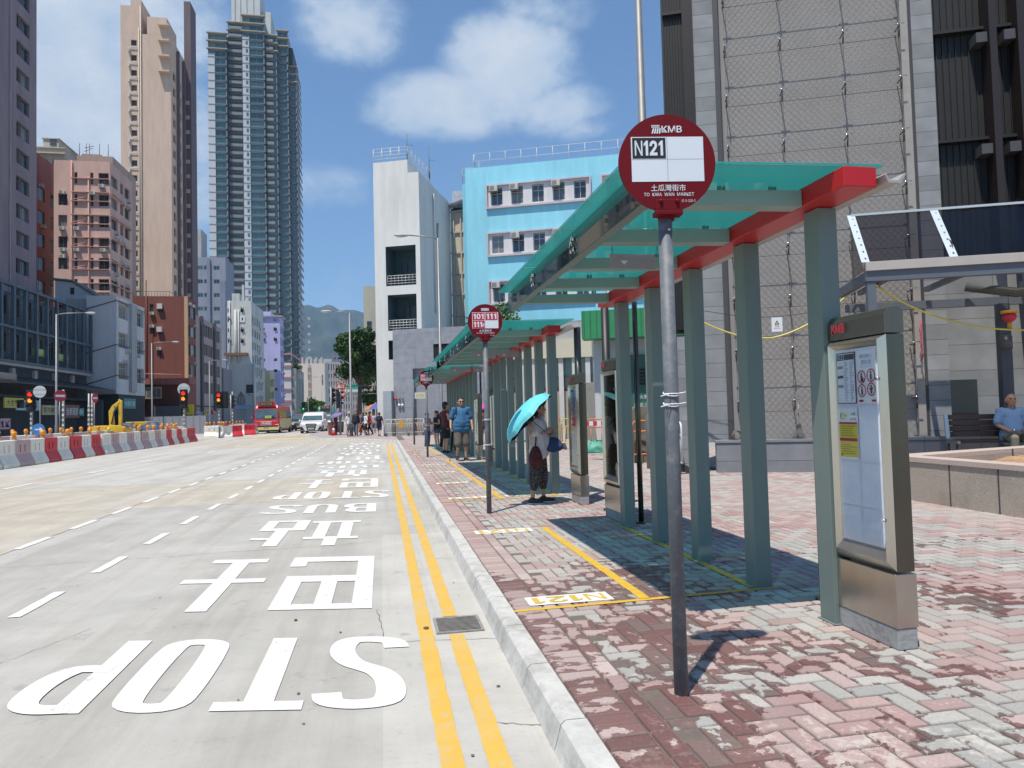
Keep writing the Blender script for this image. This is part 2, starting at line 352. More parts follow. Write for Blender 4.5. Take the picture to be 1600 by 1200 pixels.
# ================================================================ ground, road, pavement
KX = 0.72; PZ = 0.13
def concrete(name, col, dirt=.25):
    m = mat(name, col, .85, var=.16, scale=1.3, dirt=0)
    nt = m.node_tree; N = nt.nodes; L = nt.links; p = N['Principled BSDF']; last = p.inputs['Base Color'].links[0].from_socket
    tc = [n for n in N if n.type == 'TEX_COORD'][0]
    def layer(last, sc, lo, hi, k, col, mapping=(1, 1, 1), det=8):
        mp = N.new('ShaderNodeMapping'); mp.inputs['Scale'].default_value = mapping; L.new(tc.outputs['Object'], mp.inputs[0])
        n = N.new('ShaderNodeTexNoise'); n.inputs['Scale'].default_value = sc; n.inputs['Detail'].default_value = det; n.inputs['Roughness'].default_value = .7; L.new(mp.outputs[0], n.inputs['Vector'])
        r = N.new('ShaderNodeMapRange'); L.new(n.outputs['Fac'], r.inputs[0]); r.inputs[1].default_value = lo; r.inputs[2].default_value = hi; r.inputs[3].default_value = 0; r.inputs[4].default_value = k
        x = N.new('ShaderNodeMix'); x.data_type = 'RGBA'; L.new(r.outputs[0], x.inputs[0]); L.new(last, x.inputs[6]); x.inputs[7].default_value = (*col, 1); return x.outputs[2]
    last = layer(last, .7, .5, .75, dirt, (.25, .23, .2)); last = layer(last, 14, .56, .72, .45, (.24, .22, .2), (1, 2.2, 1)); last = layer(last, 60, .60, .70, .5, (.16, .15, .13))
    last = layer(last, 1.0, .47, .66, .6, (.26, .24, .21), (1.6, .06, 1)); last = layer(last, 3.2, .60, .66, .5, (.22, .205, .185)); last = layer(last, .9, .52, .72, .5, (.45, .435, .40), (1, .25, 1)); last = layer(last, 130, .62, .66, .35, (.55, .53, .5))
    L.new(last, p.inputs['Base Color'])
    nb = N.new('ShaderNodeTexNoise'); nb.inputs['Scale'].default_value = 90; nb.inputs['Detail'].default_value = 6; L.new(tc.outputs['Object'], nb.inputs['Vector'])
    bp = N.new('ShaderNodeBump'); bp.inputs['Strength'].default_value = .35; bp.inputs['Distance'].default_value = .004; L.new(nb.outputs['Fac'], bp.inputs['Height']); L.new(bp.outputs[0], p.inputs['Normal'])
    return m
RC = [concrete('road_concrete', (.37, .358, .328)), concrete('road_concrete_tan', (.40, .362, .295)), concrete('road_concrete_pale', (.41, .398, .366))]
JT = mat('joint_sealant', (.20, .19, .17), .9)
b = MB(); b.quad((-400, -30, -.03), (400, -30, -.03), (400, 3000, -.03), (-400, 3000, -.03))
struct(b.build('ground', concrete('far_ground', (.28, .27, .25))))
b = MB(); jb = MB()
xs = [-60, -34, -16.6, -12.2, -8.3, -4.33, -.02, .73]; ys = [-6, 1.2, 4.9, 8.9, 13.0, 17.9, 22.5, 27, 32, 37, 42.5, 50, 58, 68, 80, 95, 110, 130, 160]
kind = {(5, 4): 1, (5, 5): 2, (5, 6): 2, (5, 9): 1, (4, 1): 1, (4, 2): 1, (4, 3): 1, (4, 4): 1, (4, 5): 2, (3, 3): 1, (3, 4): 1, (3, 5): 1, (4, 9): 1, (5, 10): 1, (4, 10): 1, (2, 8): 1, (3, 7): 2, (3, 10): 1}
rr = random.Random(3)
for i in range(len(xs) - 1):
    for j in range(len(ys) - 1):
        k = kind.get((i, j), 0 if (i >= 5 and j < 4) else rr.choice((0, 2, 2)));
        if i == 6: k = 2 if j % 3 else 0
        b.quad((xs[i], ys[j], 0), (xs[i + 1], ys[j], 0), (xs[i + 1], ys[j + 1], 0), (xs[i], ys[j + 1], 0), k)
for y in ys[4:]: jb.quad((-60, y - .005, .003), (.73, y - .005, .003), (.73, y + .005, .003), (-60, y + .005, .003))
for x in xs[1:-2]: jb.quad((x - .006, -6, .0035), (x + .006, -6, .0035), (x + .006, 160, .0035), (x - .006, 160, .0035))
struct(b.build('road', RC)); struct(jb.build('road_joints', JT))
cb = MB(); rc = random.Random(9)
def crack(x0, y0, x1, y1, n, j, w=.003):
    P = [(x0 + (x1 - x0) * i / n + rc.uniform(-j, j), y0 + (y1 - y0) * i / n + rc.uniform(-j, j)) for i in range(n + 1)]; dx, dy = y1 - y0, x0 - x1; L_ = math.hypot(dx, dy); vs = []
    for i, (x, y) in enumerate(P): q = w * rc.uniform(.4, 1.2); vs += [(x - dx / L_ * q, y - dy / L_ * q, .004), (x + dx / L_ * q, y + dy / L_ * q, .004)]
    cb.add(vs, [(2 * i, 2 * i + 1, 2 * i + 3, 2 * i + 2) for i in range(n)])
crack(-.06, 5.55, .0, 4.75, 14, .008); crack(.0, 4.75, .74, 4.62, 14, .01); crack(-4.33, 8.2, -.1, 8.45, 60, .02); crack(-9, 6.9, -4.4, 7.3, 50, .03); crack(.52, 7.3, .73, 7.25, 6, .01); crack(.5, 3.4, .73, 3.3, 8, .012); crack(-3.2, 3.0, -2.1, 5.6, 50, .02, .002); crack(-.3, 10.5, .7, 10.4, 20, .01); crack(-6.6, 11, -5.1, 16, 40, .04)
for k in range(70): x = rc.uniform(-7, .7); y = rc.uniform(2.6, 16); a = rc.uniform(.004, .014); cb.add([(x + a * math.cos(t * 1.05) * rc.uniform(.6, 1.2), y + a * math.sin(t * 1.05) * rc.uniform(.6, 1.2), .0075) for t in range(6)], [tuple(range(6))])
struct(cb.build('road_cracks', mat('crack_dark', (.13, .12, .105), .95)))
def paint(name, col, wear, edge=.5):
    """road paint: worn through to the concrete at noise patches"""
    m = mat(name, col, .65, var=.06, scale=4)
    nt = m.node_tree; N = nt.nodes; L = nt.links; p = N['Principled BSDF']; last = p.inputs['Base Color'].links[0].from_socket; tc = [n for n in N if n.type == 'TEX_COORD'][0]
    for sc, lo, hi, k in ((2.5, .48, .72, .42), (9, .585, .65, wear), (45, .62, .68, wear * 1.3), (110, .60, .66, wear)):
        n = N.new('ShaderNodeTexNoise'); n.inputs['Scale'].default_value = sc; n.inputs['Detail'].default_value = 9; n.inputs['Roughness'].default_value = .75; L.new(tc.outputs['Object'], n.inputs['Vector'])
        r = N.new('ShaderNodeMapRange'); L.new(n.outputs['Fac'], r.inputs[0]); r.inputs[1].default_value = lo; r.inputs[2].default_value = hi; r.inputs[3].default_value = 0; r.inputs[4].default_value = k
        x = N.new('ShaderNodeMix'); x.data_type = 'RGBA'; L.new(r.outputs[0], x.inputs[0]); L.new(last, x.inputs[6]); x.inputs[7].default_value = (.40, .39, .36, 1); last = x.outputs[2]
    L.new(last, p.inputs['Base Color']); return m
PW = paint('road_paint_white', (.64, .64, .62), .85); PY = paint('road_paint_yellow', (.57, .355, .06), .55)
ZP = .006
# --- double yellow lines
b = MB()
def rag_strip(b, x0, x1, y0, y1, z, step=.12, j=.004, m=0):
    r = random.Random(int(x0 * 1000)); n = max(1, int((y1 - y0) / step)); vs = []
    for i in range(n + 1): y = y0 + (y1 - y0) * i / n; vs += [(x0 + r.uniform(-j, j), y, z), (x1 + r.uniform(-j, j), y, z)]
    b.add(vs, [(2 * i, 2 * i + 1, 2 * i + 3, 2 * i + 2) for i in range(n)], m)
rag_strip(b, .22, .32, -3, 37.2, ZP); rag_strip(b, .42, .52, -3, 4.78, ZP); rag_strip(b, .42, .52, 5.2, 37.2, ZP)
struct(b.build('double_yellow_lines', PY))
# --- lane dashes
b = MB()
for k in range(-3, 20): y = 6.5 + 1.56 * k; rag_strip(b, -2.88, -2.78, y - .4, y + .4, ZP, .1)
y = 9.8 - 1.52 * 4; i = 0
while y < 66: rag_strip(b, -4.37, -4.27, y - .43, y + .43, ZP, .1); y += 1.52 if y < 40 else 2.2
for px, py in [(29, 760), (152, 737), (227, 721), (330, 706), (372, 697), (-80, 785)]:
    c = G(px, py); rag_strip(b, c.x - .06, c.x + .06, c.y - .7, c.y + .7, ZP)
struct(b.build('lane_dashes', PW))
# --- lettering on the road, written for the buses coming this way
def strk(b, pts, tx, ty, xf, z, closed=False):
    """flat stroke with separate thickness across x and y (stretched road lettering)"""
    n = len(pts); vs = []
    for i in range(n):
        p = Vector(pts[i]); a = Vector(pts[i - 1 if (i or closed) else 0]); c = Vector(pts[(i + 1) % n if closed else min(i + 1, n - 1)])
        t = (c - a).normalized(); q = Vector((-t.y * tx / 2, t.x * ty / 2)); vs += [xf(p + q, z), xf(p - q, z)]
    b.add(vs, [(2 * i, 2 * ((i + 1) % n), 2 * ((i + 1) % n) + 1, 2 * i + 1) for i in range(n if closed else n - 1)])
def smooth(pts, k=6, closed=False):
    out = []; n = len(pts)
    for i in range(n if closed else n - 1):
        g = lambda j: Vector(pts[j % n] if closed else pts[max(0, min(n - 1, j))])
        p0, p1, p2, p3 = g(i - 1), g(i), g(i + 1), g(i + 2)
        for s in range(k):
            t = s / k; out.append(.5 * ((2 * p1) + (p2 - p0) * t + (2 * p0 - 5 * p1 + 4 * p2 - p3) * t * t + (3 * p1 - p0 - 3 * p2 + p3) * t ** 3))
    if not closed: out.append(Vector(pts[-1]))
    return out
SH = -.21
def letter(b, ch, xr, w, yt, h, dy=0., tx=.16, ty=.115):
    xf = lambda p, z: (xr - p.x, yt + h - p.y + SH * (xr - p.x) + dy, z)
    R = lambda x0, x1, y0, y1: b.add([xf(Vector(q), ZP) for q in ((x0, y0), (x0, y1), (x1, y1), (x1, y0))], [(0, 1, 2, 3)])
    a, c = tx / 2, ty / 2
    if ch == 'T': R(w / 2 - a, w / 2 + a, 0, h - ty); R(0, w, h - ty, h)
    if ch == 'O':
        strk(b, smooth([(a, .25 * h), (w * .28, c + .02), (w * .72, c + .02), (w - a, .25 * h), (w - a, .75 * h), (w * .72, h - c - .02), (w * .28, h - c - .02), (a, .75 * h)], 5, True), tx, ty, xf, ZP, True)
    if ch == 'P':
        R(0, tx, 0, h); strk(b, smooth([(tx * .4, h - c), (w * .6, h - c), (w - a, h * .86), (w - a, h * .62), (w * .62, h * .46), (tx * .4, h * .46)], 5), tx, ty, xf, ZP + .0015)
    if ch == 'B':
        R(0, tx, 0, h); strk(b, smooth([(tx, h - c), (w * .6, h - c), (w * .93 - a, h * .84), (w * .9 - a, h * .63), (w * .6, h * .53), (tx, h * .53)], 5), tx, ty, xf, ZP + .001)
        strk(b, smooth([(w * .6, h * .53), (w - a, h * .40), (w - a, h * .18), (w * .65, c), (tx, c)], 5), tx, ty, xf, ZP + .002)
    if ch == 'U': strk(b, smooth([(a, h), (a, h * .4), (a + .005, h * .2), (w * .35, c), (w * .65, c), (w - a - .005, h * .2), (w - a, h * .4), (w - a, h)], 5), tx, ty, xf, ZP)
    if ch == 'S': strk(b, smooth([(w - .03, h * .82), (w * .86, h * .92), (w * .55, h - c), (w * .22, h * .90), (a, h * .72), (w * .32, h * .56), (w * .68, h * .42), (w - a, h * .24), (w * .74, h * .08), (w * .45, c), (w * .14, h * .09), (.03, h * .2)], 6), tx, ty, xf, ZP)
def rects(b, rs, dy):
    for x0, x1, y0, y1 in rs:
        b.add([(x, y + SH * x + dy, ZP) for x, y in ((x0, y0), (x1, y0), (x1, y1), (x0, y1))], [(0, 1, 2, 3)])
BA = [(-.26, -.1, 5.56, 7.36), (-.74, -.26, 5.56, 5.72), (-.9, -.74, 5.56, 6.72), (-.74, -.26, 6.48, 6.72), (-.56, -.42, 5.72, 6.48), (-.93, -.1, 7.36, 7.6), (-.93, -.77, 7.14, 7.36)]
SHI = [(-1.54, -1.37, 5.56, 6.5), (-1.84, -1.08, 6.5, 6.66), (-1.54, -1.37, 6.66, 7.38), (-1.76, -1.19, 7.38, 7.56)]
ZHAN = [(-.72, -.56, 8.27, 8.72), (-.98, -.31, 8.72, 8.88), (-.88, -.72, 8.88, 10.02), (-.57, -.41, 8.88, 10.02), (-.98, -.31, 10.02, 10.18),
        (-1.4, -1.23, 8.29, 9.4), (-1.62, -1.4, 8.72, 8.86), (-1.62, -1.02, 9.4, 9.6), (-1.62, -1.46, 9.6, 10.16), (-1.2, -1.02, 9.6, 10.16), (-1.46, -1.2, 10.16, 10.3), (-1.62, -1.46, 10.16, 10.3), (-1.2, -1.02, 10.16, 10.3)]
for k in range(4):
    dy = k * 9.27
    b = MB(); letter(b, 'S', .1, .45, 3.68, 1.18, dy); letter(b, 'T', -.43, .47, 3.68, 1.18, dy); letter(b, 'O', -1.0, .45, 3.68, 1.18, dy); letter(b, 'P', -1.56, .44, 3.68, 1.18, dy)
    struct(b.build('stop_lettering', PW))
    b = MB(); rects(b, BA, dy); rects(b, SHI, dy); rects(b, ZHAN, dy); struct(b.build('bus_stop_characters', PW))
    if k < 3:
        b = MB(); letter(b, 'B', -.11, .51, 11.05, 1.06, dy); letter(b, 'U', -.73, .5, 11.05, 1.06, dy); letter(b, 'S', -1.36, .51, 11.05, 1.06, dy); struct(b.build('bus_lettering', PW))
# yellow hatching at the crossing
b = MB()
for i in range(9):
    c = G(398 + i * 13, 684 - i * .3); b.add([(c.x - .5, c.y - 2.5, ZP), (c.x - .15, c.y - 2.5, ZP), (c.x + .75, c.y + 2.5, ZP), (c.x + .4, c.y + 2.5, ZP)], [(0, 1, 2, 3)])
struct(b.build('crossing_hatching', PY))
# gully grating let into the gutter
g = thing('drain_grate', 'rusty cast iron gully grating set across the outer yellow line by the kerb', 'drain grate', (.34, 4.81, 0)); b = MB()
IR = mat('cast_iron', (.30, .28, .26), .7, .3, var=.3, scale=12, bump=.4)
b.box(0, .33, 0, .02, .003, .012); b.box(0, .33, .34, .36, .003, .012); b.box(0, .02, .02, .34, .003, .012); b.box(.31, .33, .02, .34, .003, .012)
for i in range(12): y = .03 + i * .0265; b.add([(.02, y, .011), (.31, y + .012, .011), (.31, y + .024, .011), (.02, y + .012, .011)], [(0, 1, 2, 3)])
b.build('frame', IR, g); b = MB(); b.quad((.02, .02, .0065), (.31, .02, .0065), (.31, .34, .0065), (.02, .34, .0065)); b.build('sump', mat('sump_dark', (.03, .028, .025), .9), g)
for (px, py, r) in ((666, 983, .035), (462, 970, .02)):
    b = MB(); c = G(px, py); b.ell((0, 0, .008), (r * .6, r, .004), 0, 10, 6); tag(b.build('dropped_leaf', mat('dead_leaf', (.09, .06, .03), .8), loc=c), 'dark dead leaf on the ' + ('inner yellow line' if r > .03 else 'grey concrete near the lettering'), 'leaf')
# --- pavement base and kerb
KC = [(KX, -4), (KX, 37.6), (-3.9, 46.3), (-5.5, 53.6), (-5.6, 140)]
b = MB(); poly = [(.86, -4), (.86, 37.8), (-3.7, 46.4), (-5.35, 53.7), (-5.4, 140), (70, 140), (70, -4)]
b.prism(poly, -.02, PZ - .008, 'z'); struct(b.build('pavement', mat('pavement_joint_sand', (.13, .105, .09), .95, var=.2, scale=30)))
KM = mat('kerb_granite', (.46, .455, .43), .85, var=.16, scale=9, bump=.3, dirt=.75, dscale=3.2, dcol=(.20, .19, .165))
b = MB()
prof = [(0, 0), (.15, 0), (.15, .13), (.055, .13), (.035, .112), (.012, 0.03)]
def kerbrun(b, p0, p1, L=.70):
    p0 = Vector((*p0, 0)); p1 = Vector((*p1, 0)); d = (p1 - p0); n = max(1, round(d.length / L)); u = d.normalized(); q = Vector((u.y, -u.x, 0))
    for i in range(n):
        a = p0 + d * (i / n) + u * .004; c = p0 + d * ((i + 1) / n) - u * .004; j = random.uniform(-.003, .003)
        vs = [a + q * (x + j) + Vector((0, 0, z)) for x, z in prof] + [c + q * (x + j) + Vector((0, 0, z)) for x, z in prof]; m = len(prof)
        b.add(vs, [tuple(range(m)), tuple(reversed(range(m, 2 * m)))] + [(k, m + k, m + (k + 1) % m, (k + 1) % m) for k in range(m)])
for a, c in zip(KC[:-1], KC[1:]): kerbrun(b, a, c, .7 if a[1] < 40 else 1.2)
struct(b.build('kerb', KM))
# --- paving blocks: real blocks, herringbone, soldier course along the kerb
def brick_material():
    m = bpy.data.materials.new('paving_blocks'); m.use_nodes = True; nt = m.node_tree; N = nt.nodes; L = nt.links; p = N['Principled BSDF']
    at = N.new('ShaderNodeAttribute'); at.attribute_name = 'Col'; tc = N.new('ShaderNodeTexCoord')
    sep = N.new('ShaderNodeSeparateXYZ'); L.new(tc.outputs['Object'], sep.inputs[0])
    def mm(op, a, b2=None):
        n = N.new('ShaderNodeMath'); n.operation = op
        for i, v in enumerate((a, b2)):
            if v is None: continue
            if isinstance(v, (int, float)): n.inputs[i].default_value = v
            else: L.new(v, n.inputs[i])
        return n.outputs[0]
    def noise(sc, det=6, sx=1., sy=1.):
        mp = N.new('ShaderNodeMapping'); mp.inputs['Scale'].default_value = (sx, sy, 1); L.new(tc.outputs['Object'], mp.inputs[0])
        n = N.new('ShaderNodeTexNoise'); n.inputs['Scale'].default_value = sc; n.inputs['Detail'].default_value = det; n.inputs['Roughness'].default_value = .65; L.new(mp.outputs[0], n.inputs['Vector']); return n.outputs['Fac']
    def sm(v, a, c, lo=0., hi=1.):
        r = N.new('ShaderNodeMapRange'); r.interpolation_type = 'SMOOTHSTEP'; L.new(v, r.inputs[0]); r.inputs[1].default_value = a; r.inputs[2].default_value = c; r.inputs[3].default_value = lo; r.inputs[4].default_value = hi; return r.outputs[0]
    def mixc(f, a, col=None, mode='MIX', cin=None):
        x = N.new('ShaderNodeMix'); x.data_type = 'RGBA'; x.blend_type = mode; L.new(f, x.inputs[0]) if not isinstance(f, float) else setattr(x.inputs[0], 'default_value', f); L.new(a, x.inputs[6])
        if col: x.inputs[7].default_value = (*col, 1)
        else: L.new(cin, x.inputs[7])
        return x.outputs[2]
    inn = N.new('ShaderNodeAttribute'); inn.attribute_name = 'Edge'
    g = sm(noise(70, 5), .3, .7, .86, 1.14); last = mixc(1.0, at.outputs['Color'], None, 'MULTIPLY', g)
    # pale cement bloom, strong in the near corner and in patches further off
    near = mm('MULTIPLY', sm(sep.outputs['Y'], 2.6, 3.3, 1, 0), sm(sep.outputs['X'], 1.6, 2.7, 1, .35))
    bl = mm('ADD', noise(2.2, 8), mm('MULTIPLY', mm('SUBTRACT', noise(22, 7), .5), .9)); bf = sm(mm('SUBTRACT', mm('ADD', bl, mm('MULTIPLY', mm('SUBTRACT', near, .45), .20)), mm('MULTIPLY', inn.outputs['Fac'], .07)), .56, .70, 0, .6); last = mixc(bf, last, (.52, .49, .43))
    mid = sm(noise(.35, 4, 1, .5), .34, .62, .05, .5); last = mixc(mid, last, (.38, .335, .31))
    # water drying off: wet where the noise is high, inside the washed area, driest on block crowns
    wz = mm('MULTIPLY', mm('MULTIPLY', sm(sep.outputs['Y'], 5.6, 6.6, 1, 0), sm(sep.outputs['X'], 1.7, 2.8, 1, .3)), sm(sep.outputs['Y'], 2.0, 3.0, .8, 1))
    w = mm('ADD', mm('ADD', mm('MULTIPLY', noise(1.3, 3), .75), mm('MULTIPLY', noise(9, 4), .55)), mm('MULTIPLY', wz, .15))
    w = mm('ADD', w, mm('MULTIPLY', inn.outputs['Fac'], .085)); wet = mm('MULTIPLY', sm(w, .835, .85), mm('GREATER_THAN', wz, .12))
    dk = mixc(1.0, last, (.50, .36, .35), 'MULTIPLY'); last = mixc(wet, last, None, 'MIX', dk)
    ST = sm(noise(3.2, 9), .62, .72, 0, .45); last = mixc(ST, last, (.14, .12, .10))
    L.new(last, p.inputs['Base Color']); L.new(sm(wet, 0, 1, .88, .45), p.inputs['Roughness'])
    bp = N.new('ShaderNodeBump'); bp.inputs['Strength'].default_value = .3; bp.inputs['Distance'].default_value = .004; L.new(noise(130, 4), bp.inputs['Height']); L.new(bp.outputs[0], p.inputs['Normal'])
    return m
def build_bricks():
    V = []; F = []; C = []; E = []; r = random.Random(11); gp = .004; ch = .008
    RED = [(.30, .185, .175), (.34, .23, .215), (.27, .165, .157), (.36, .265, .25)]; GRY = [(.31, .31, .285), (.36, .35, .325), (.28, .285, .268)]; PNK = [(.40, .29, .28), (.36, .25, .245), (.42, .33, .31)]
    def blk(x0, x1, y0, y1, c):
        k = len(V); x0 += gp; x1 -= gp; y0 += gp; y1 -= gp; z = PZ + r.uniform(-.0015, .0012); tl = r.uniform(-.001, .001)
        V.extend([(x0, y0, z - .008), (x1, y0, z - .008), (x1, y1, z - .008), (x0, y1, z - .008), (x0 + ch, y0 + ch, z + tl), (x1 - ch, y0 + ch, z), (x1 - ch, y1 - ch, z - tl), (x0 + ch, y1 - ch, z)])
        V.append(((x0 + x1) / 2, (y0 + y1) / 2, z)); F.extend([(k + 4, k + 5, k + 8), (k + 5, k + 6, k + 8), (k + 6, k + 7, k + 8), (k + 7, k + 4, k + 8), (k, k + 1, k + 5, k + 4), (k + 1, k + 2, k + 6, k + 5), (k + 2, k + 3, k + 7, k + 6), (k + 3, k, k + 4, k + 7)])
        mx, my = (x0 + x1) / 2, (y0 + y1) / 2; k = len(V); tt = 1 + r.uniform(-.1, .1); C.extend([(c[0] * .3, c[1] * .3, c[2] * .3)] * 4 + [(c[0] * tt, c[1] * tt, c[2] * tt)] * 5); ro = r.uniform(-.5, .5)
        E.extend([1.0 + ro] * 8 + [-.3 + ro])
    w = .107
    # soldier course
    y = -4.
    while y < 37.4: blk(.875, .875 + 2 * w, y, y + w, r.choice(RED)); y += w
    X1 = .875 + 2 * w
    y = -4.
    while y < 37.4: blk(X1, X1 + w, y, y + 2 * w, r.choice(RED + PNK)); y += 2 * w
    X2 = X1 + w
    def zone(x, y):
        t = math.sin(x * 2.1 + 1.3) + math.sin(y * 1.7 + x) * .6 + r.uniform(-1.5, 1.5)
        return r.choice(RED if t > -.1 else GRY)
    nx = int((12 - X2) / w); ny = int(50 / w)
    hs = {}
    for i in range(-2, nx):
        for j in range(-2, ny):
            t = (i - j) % 4; x = X2 + i * w; y = -1 + j * w
            xm = 2.2 + (y) * .55 + 5
            if x > xm or x < X2 - .01 or y > 45.5: continue
            # colour runs follow the zigzag so neighbouring blocks pair up
            key = ((i + j) // 6, (i - j) // 4)
            hk = random.Random(((i + j + (1 if t == 3 else 0)) // 3) * 7919 + ((i - j) // 8) * 104729).random()
            col = r.choice(GRY if (hk < .46) != (r.random() < .14) else RED)
            if t == 0: blk(x, x + 2 * w, y, y + w, col)
            elif t == 3: blk(x, x + w, y, y + 2 * w, col)
    # far apron by the crossing: running courses
    me = bpy.data.meshes.new('paving_blocks'); me.from_pydata(V, [], F); ca = me.color_attributes.new('Col', 'FLOAT_COLOR', 'POINT')
    ca.data.foreach_set('color', [q for c in C for q in (*c, 1.)]); ea = me.attributes.new('Edge', 'FLOAT', 'POINT'); ea.data.foreach_set('value', E)
    me.materials.append(brick_material()); o = obj('paving_blocks', me); struct(o)
build_bricks()
b = MB(); b.prism([(.86, 44.9), (-3.68, 46.5), (-5.3, 53.8), (-5.35, 139), (69, 139), (69, -3), (13.5, -3), (10.5, 1), (13, 14), (13, 44.9)], PZ - .01, PZ - .002, 'z')
b.prism([(.87, 37.4), (.87, 45.6), (-3.6, 46.5), (-2.2, 43.5)], PZ - .012, PZ - .003, 'z')
struct(b.build('far_paving', mat('far_paving', (.33, .27, .26), .9, var=.25, scale=6, dirt=.4, dscale=.5, dcol=(.3, .28, .27))))
# --- yellow queueing boxes and stencilled route numbers
b = MB(); zp = PZ + .003
def box_lines(b, y0, y1):
    rag_strip(b, 1.80, 1.88, y0 + .05, y1, zp); b.quad((.87, y0 - .03, zp), (2.9, y0 + .05, zp), (2.9, y0 + .1, zp), (.87, y0 + .02, zp)); rag_strip(b, 2.70, 2.76, y0 + .12, y1 - .2, zp)
box_lines(b, 4.76, 8.05); box_lines(b, 10.85, 20.6); box_lines(b, 23.3, 31)
struct(b.build('queue_box_lines', mat('pavement_paint_yellow', (.55, .35, .03), .7, var=.12, scale=20, dirt=.25, dscale=9, dcol=(.3, .2, .12))))
PYs = mat('stencil_yellow', (.52, .36, .05), .7, dirt=.3, dscale=14, dcol=(.4, .35, .3)); PWs = mat('stencil_white', (.68, .68, .64), .7, dirt=.4, dscale=14, dcol=(.35, .3, .28))
def stencil(txt, xr, y0, w, h, sh=-.0):
    b = MB(); b.add([(xr, y0, zp + .001), (xr, y0 + h, zp + .001), (xr - w, y0 + h, zp + .001), (xr - w, y0, zp + .001)], [(0, 1, 2, 3)], 0)
    write_num(b, txt, (xr - .04, y0 + h - .03, zp + .003), (-1, 0, 0), (0, -1, 0), w - .08, h - .06, 1); struct(b.build('stencilled_route_number', [PWs, PYs]))
stencil('N121', 1.62, 4.85, .62, .22); stencil('N121', 1.68, 7.82, .66, .24)
for y, t in ((11.1, '101'), (13.6, '111'), (16.2, '111P'), (18.6, '101'), (23.5, '107'), (26.5, '108')): stencil(t, 1.65, y, .62, .22)
stencil('111', 2.45, 11.1, .5, .2); stencil('101', 2.4, 19.3, .5, .2)
# ================================================================ bus shelters
PT = mat('shelter_paint_grey_green', (.150, .195, .178), .45, var=.09, scale=5, dirt=.28, dscale=2.5, streak=True, spec=.5)
PB = mat('beam_paint_glass_lit', (.25, .325, .30), .45, var=.07, scale=5, dirt=.2, dscale=2.5)  # post paint made paler on the beams, standing for light through the roof glass
RD = mat('shelter_paint_red', (.43, .01, .012), .4, var=.06)
RG = glassmat('teal_roof_glass', (.06, .34, .31), .22, .08, (.024, .20, .185), 1.3, .10); FG = glassmat('teal_fascia_glass', (.10, .32, .31), .45, .03, (.008, .09, .09), 1.3, .30)
ST = mat('brushed_steel', (.46, .43, .38), .22, .9, var=.18, scale=3, streak=True); STd = mat('stainless_dark', (.125, .118, .10), .24, .9, var=.2, scale=4, streak=True)
ALU = mat('gutter_aluminium', (.42, .40, .37), .5, .4, dirt=.3); GV = mat('galvanised_grey', (.21, .215, .22), .5, .5, var=.12, dirt=.25, dscale=4, dcol=(.13, .12, .11))
CLP = glassmat('frosted_acrylic', (.85, .82, .84), .45, .2, (.6, .5, .55))
GX0, GX1, ZG = 1.335, 2.95, 2.852
def zg(x): return ZG + .026 * (x - GX0)
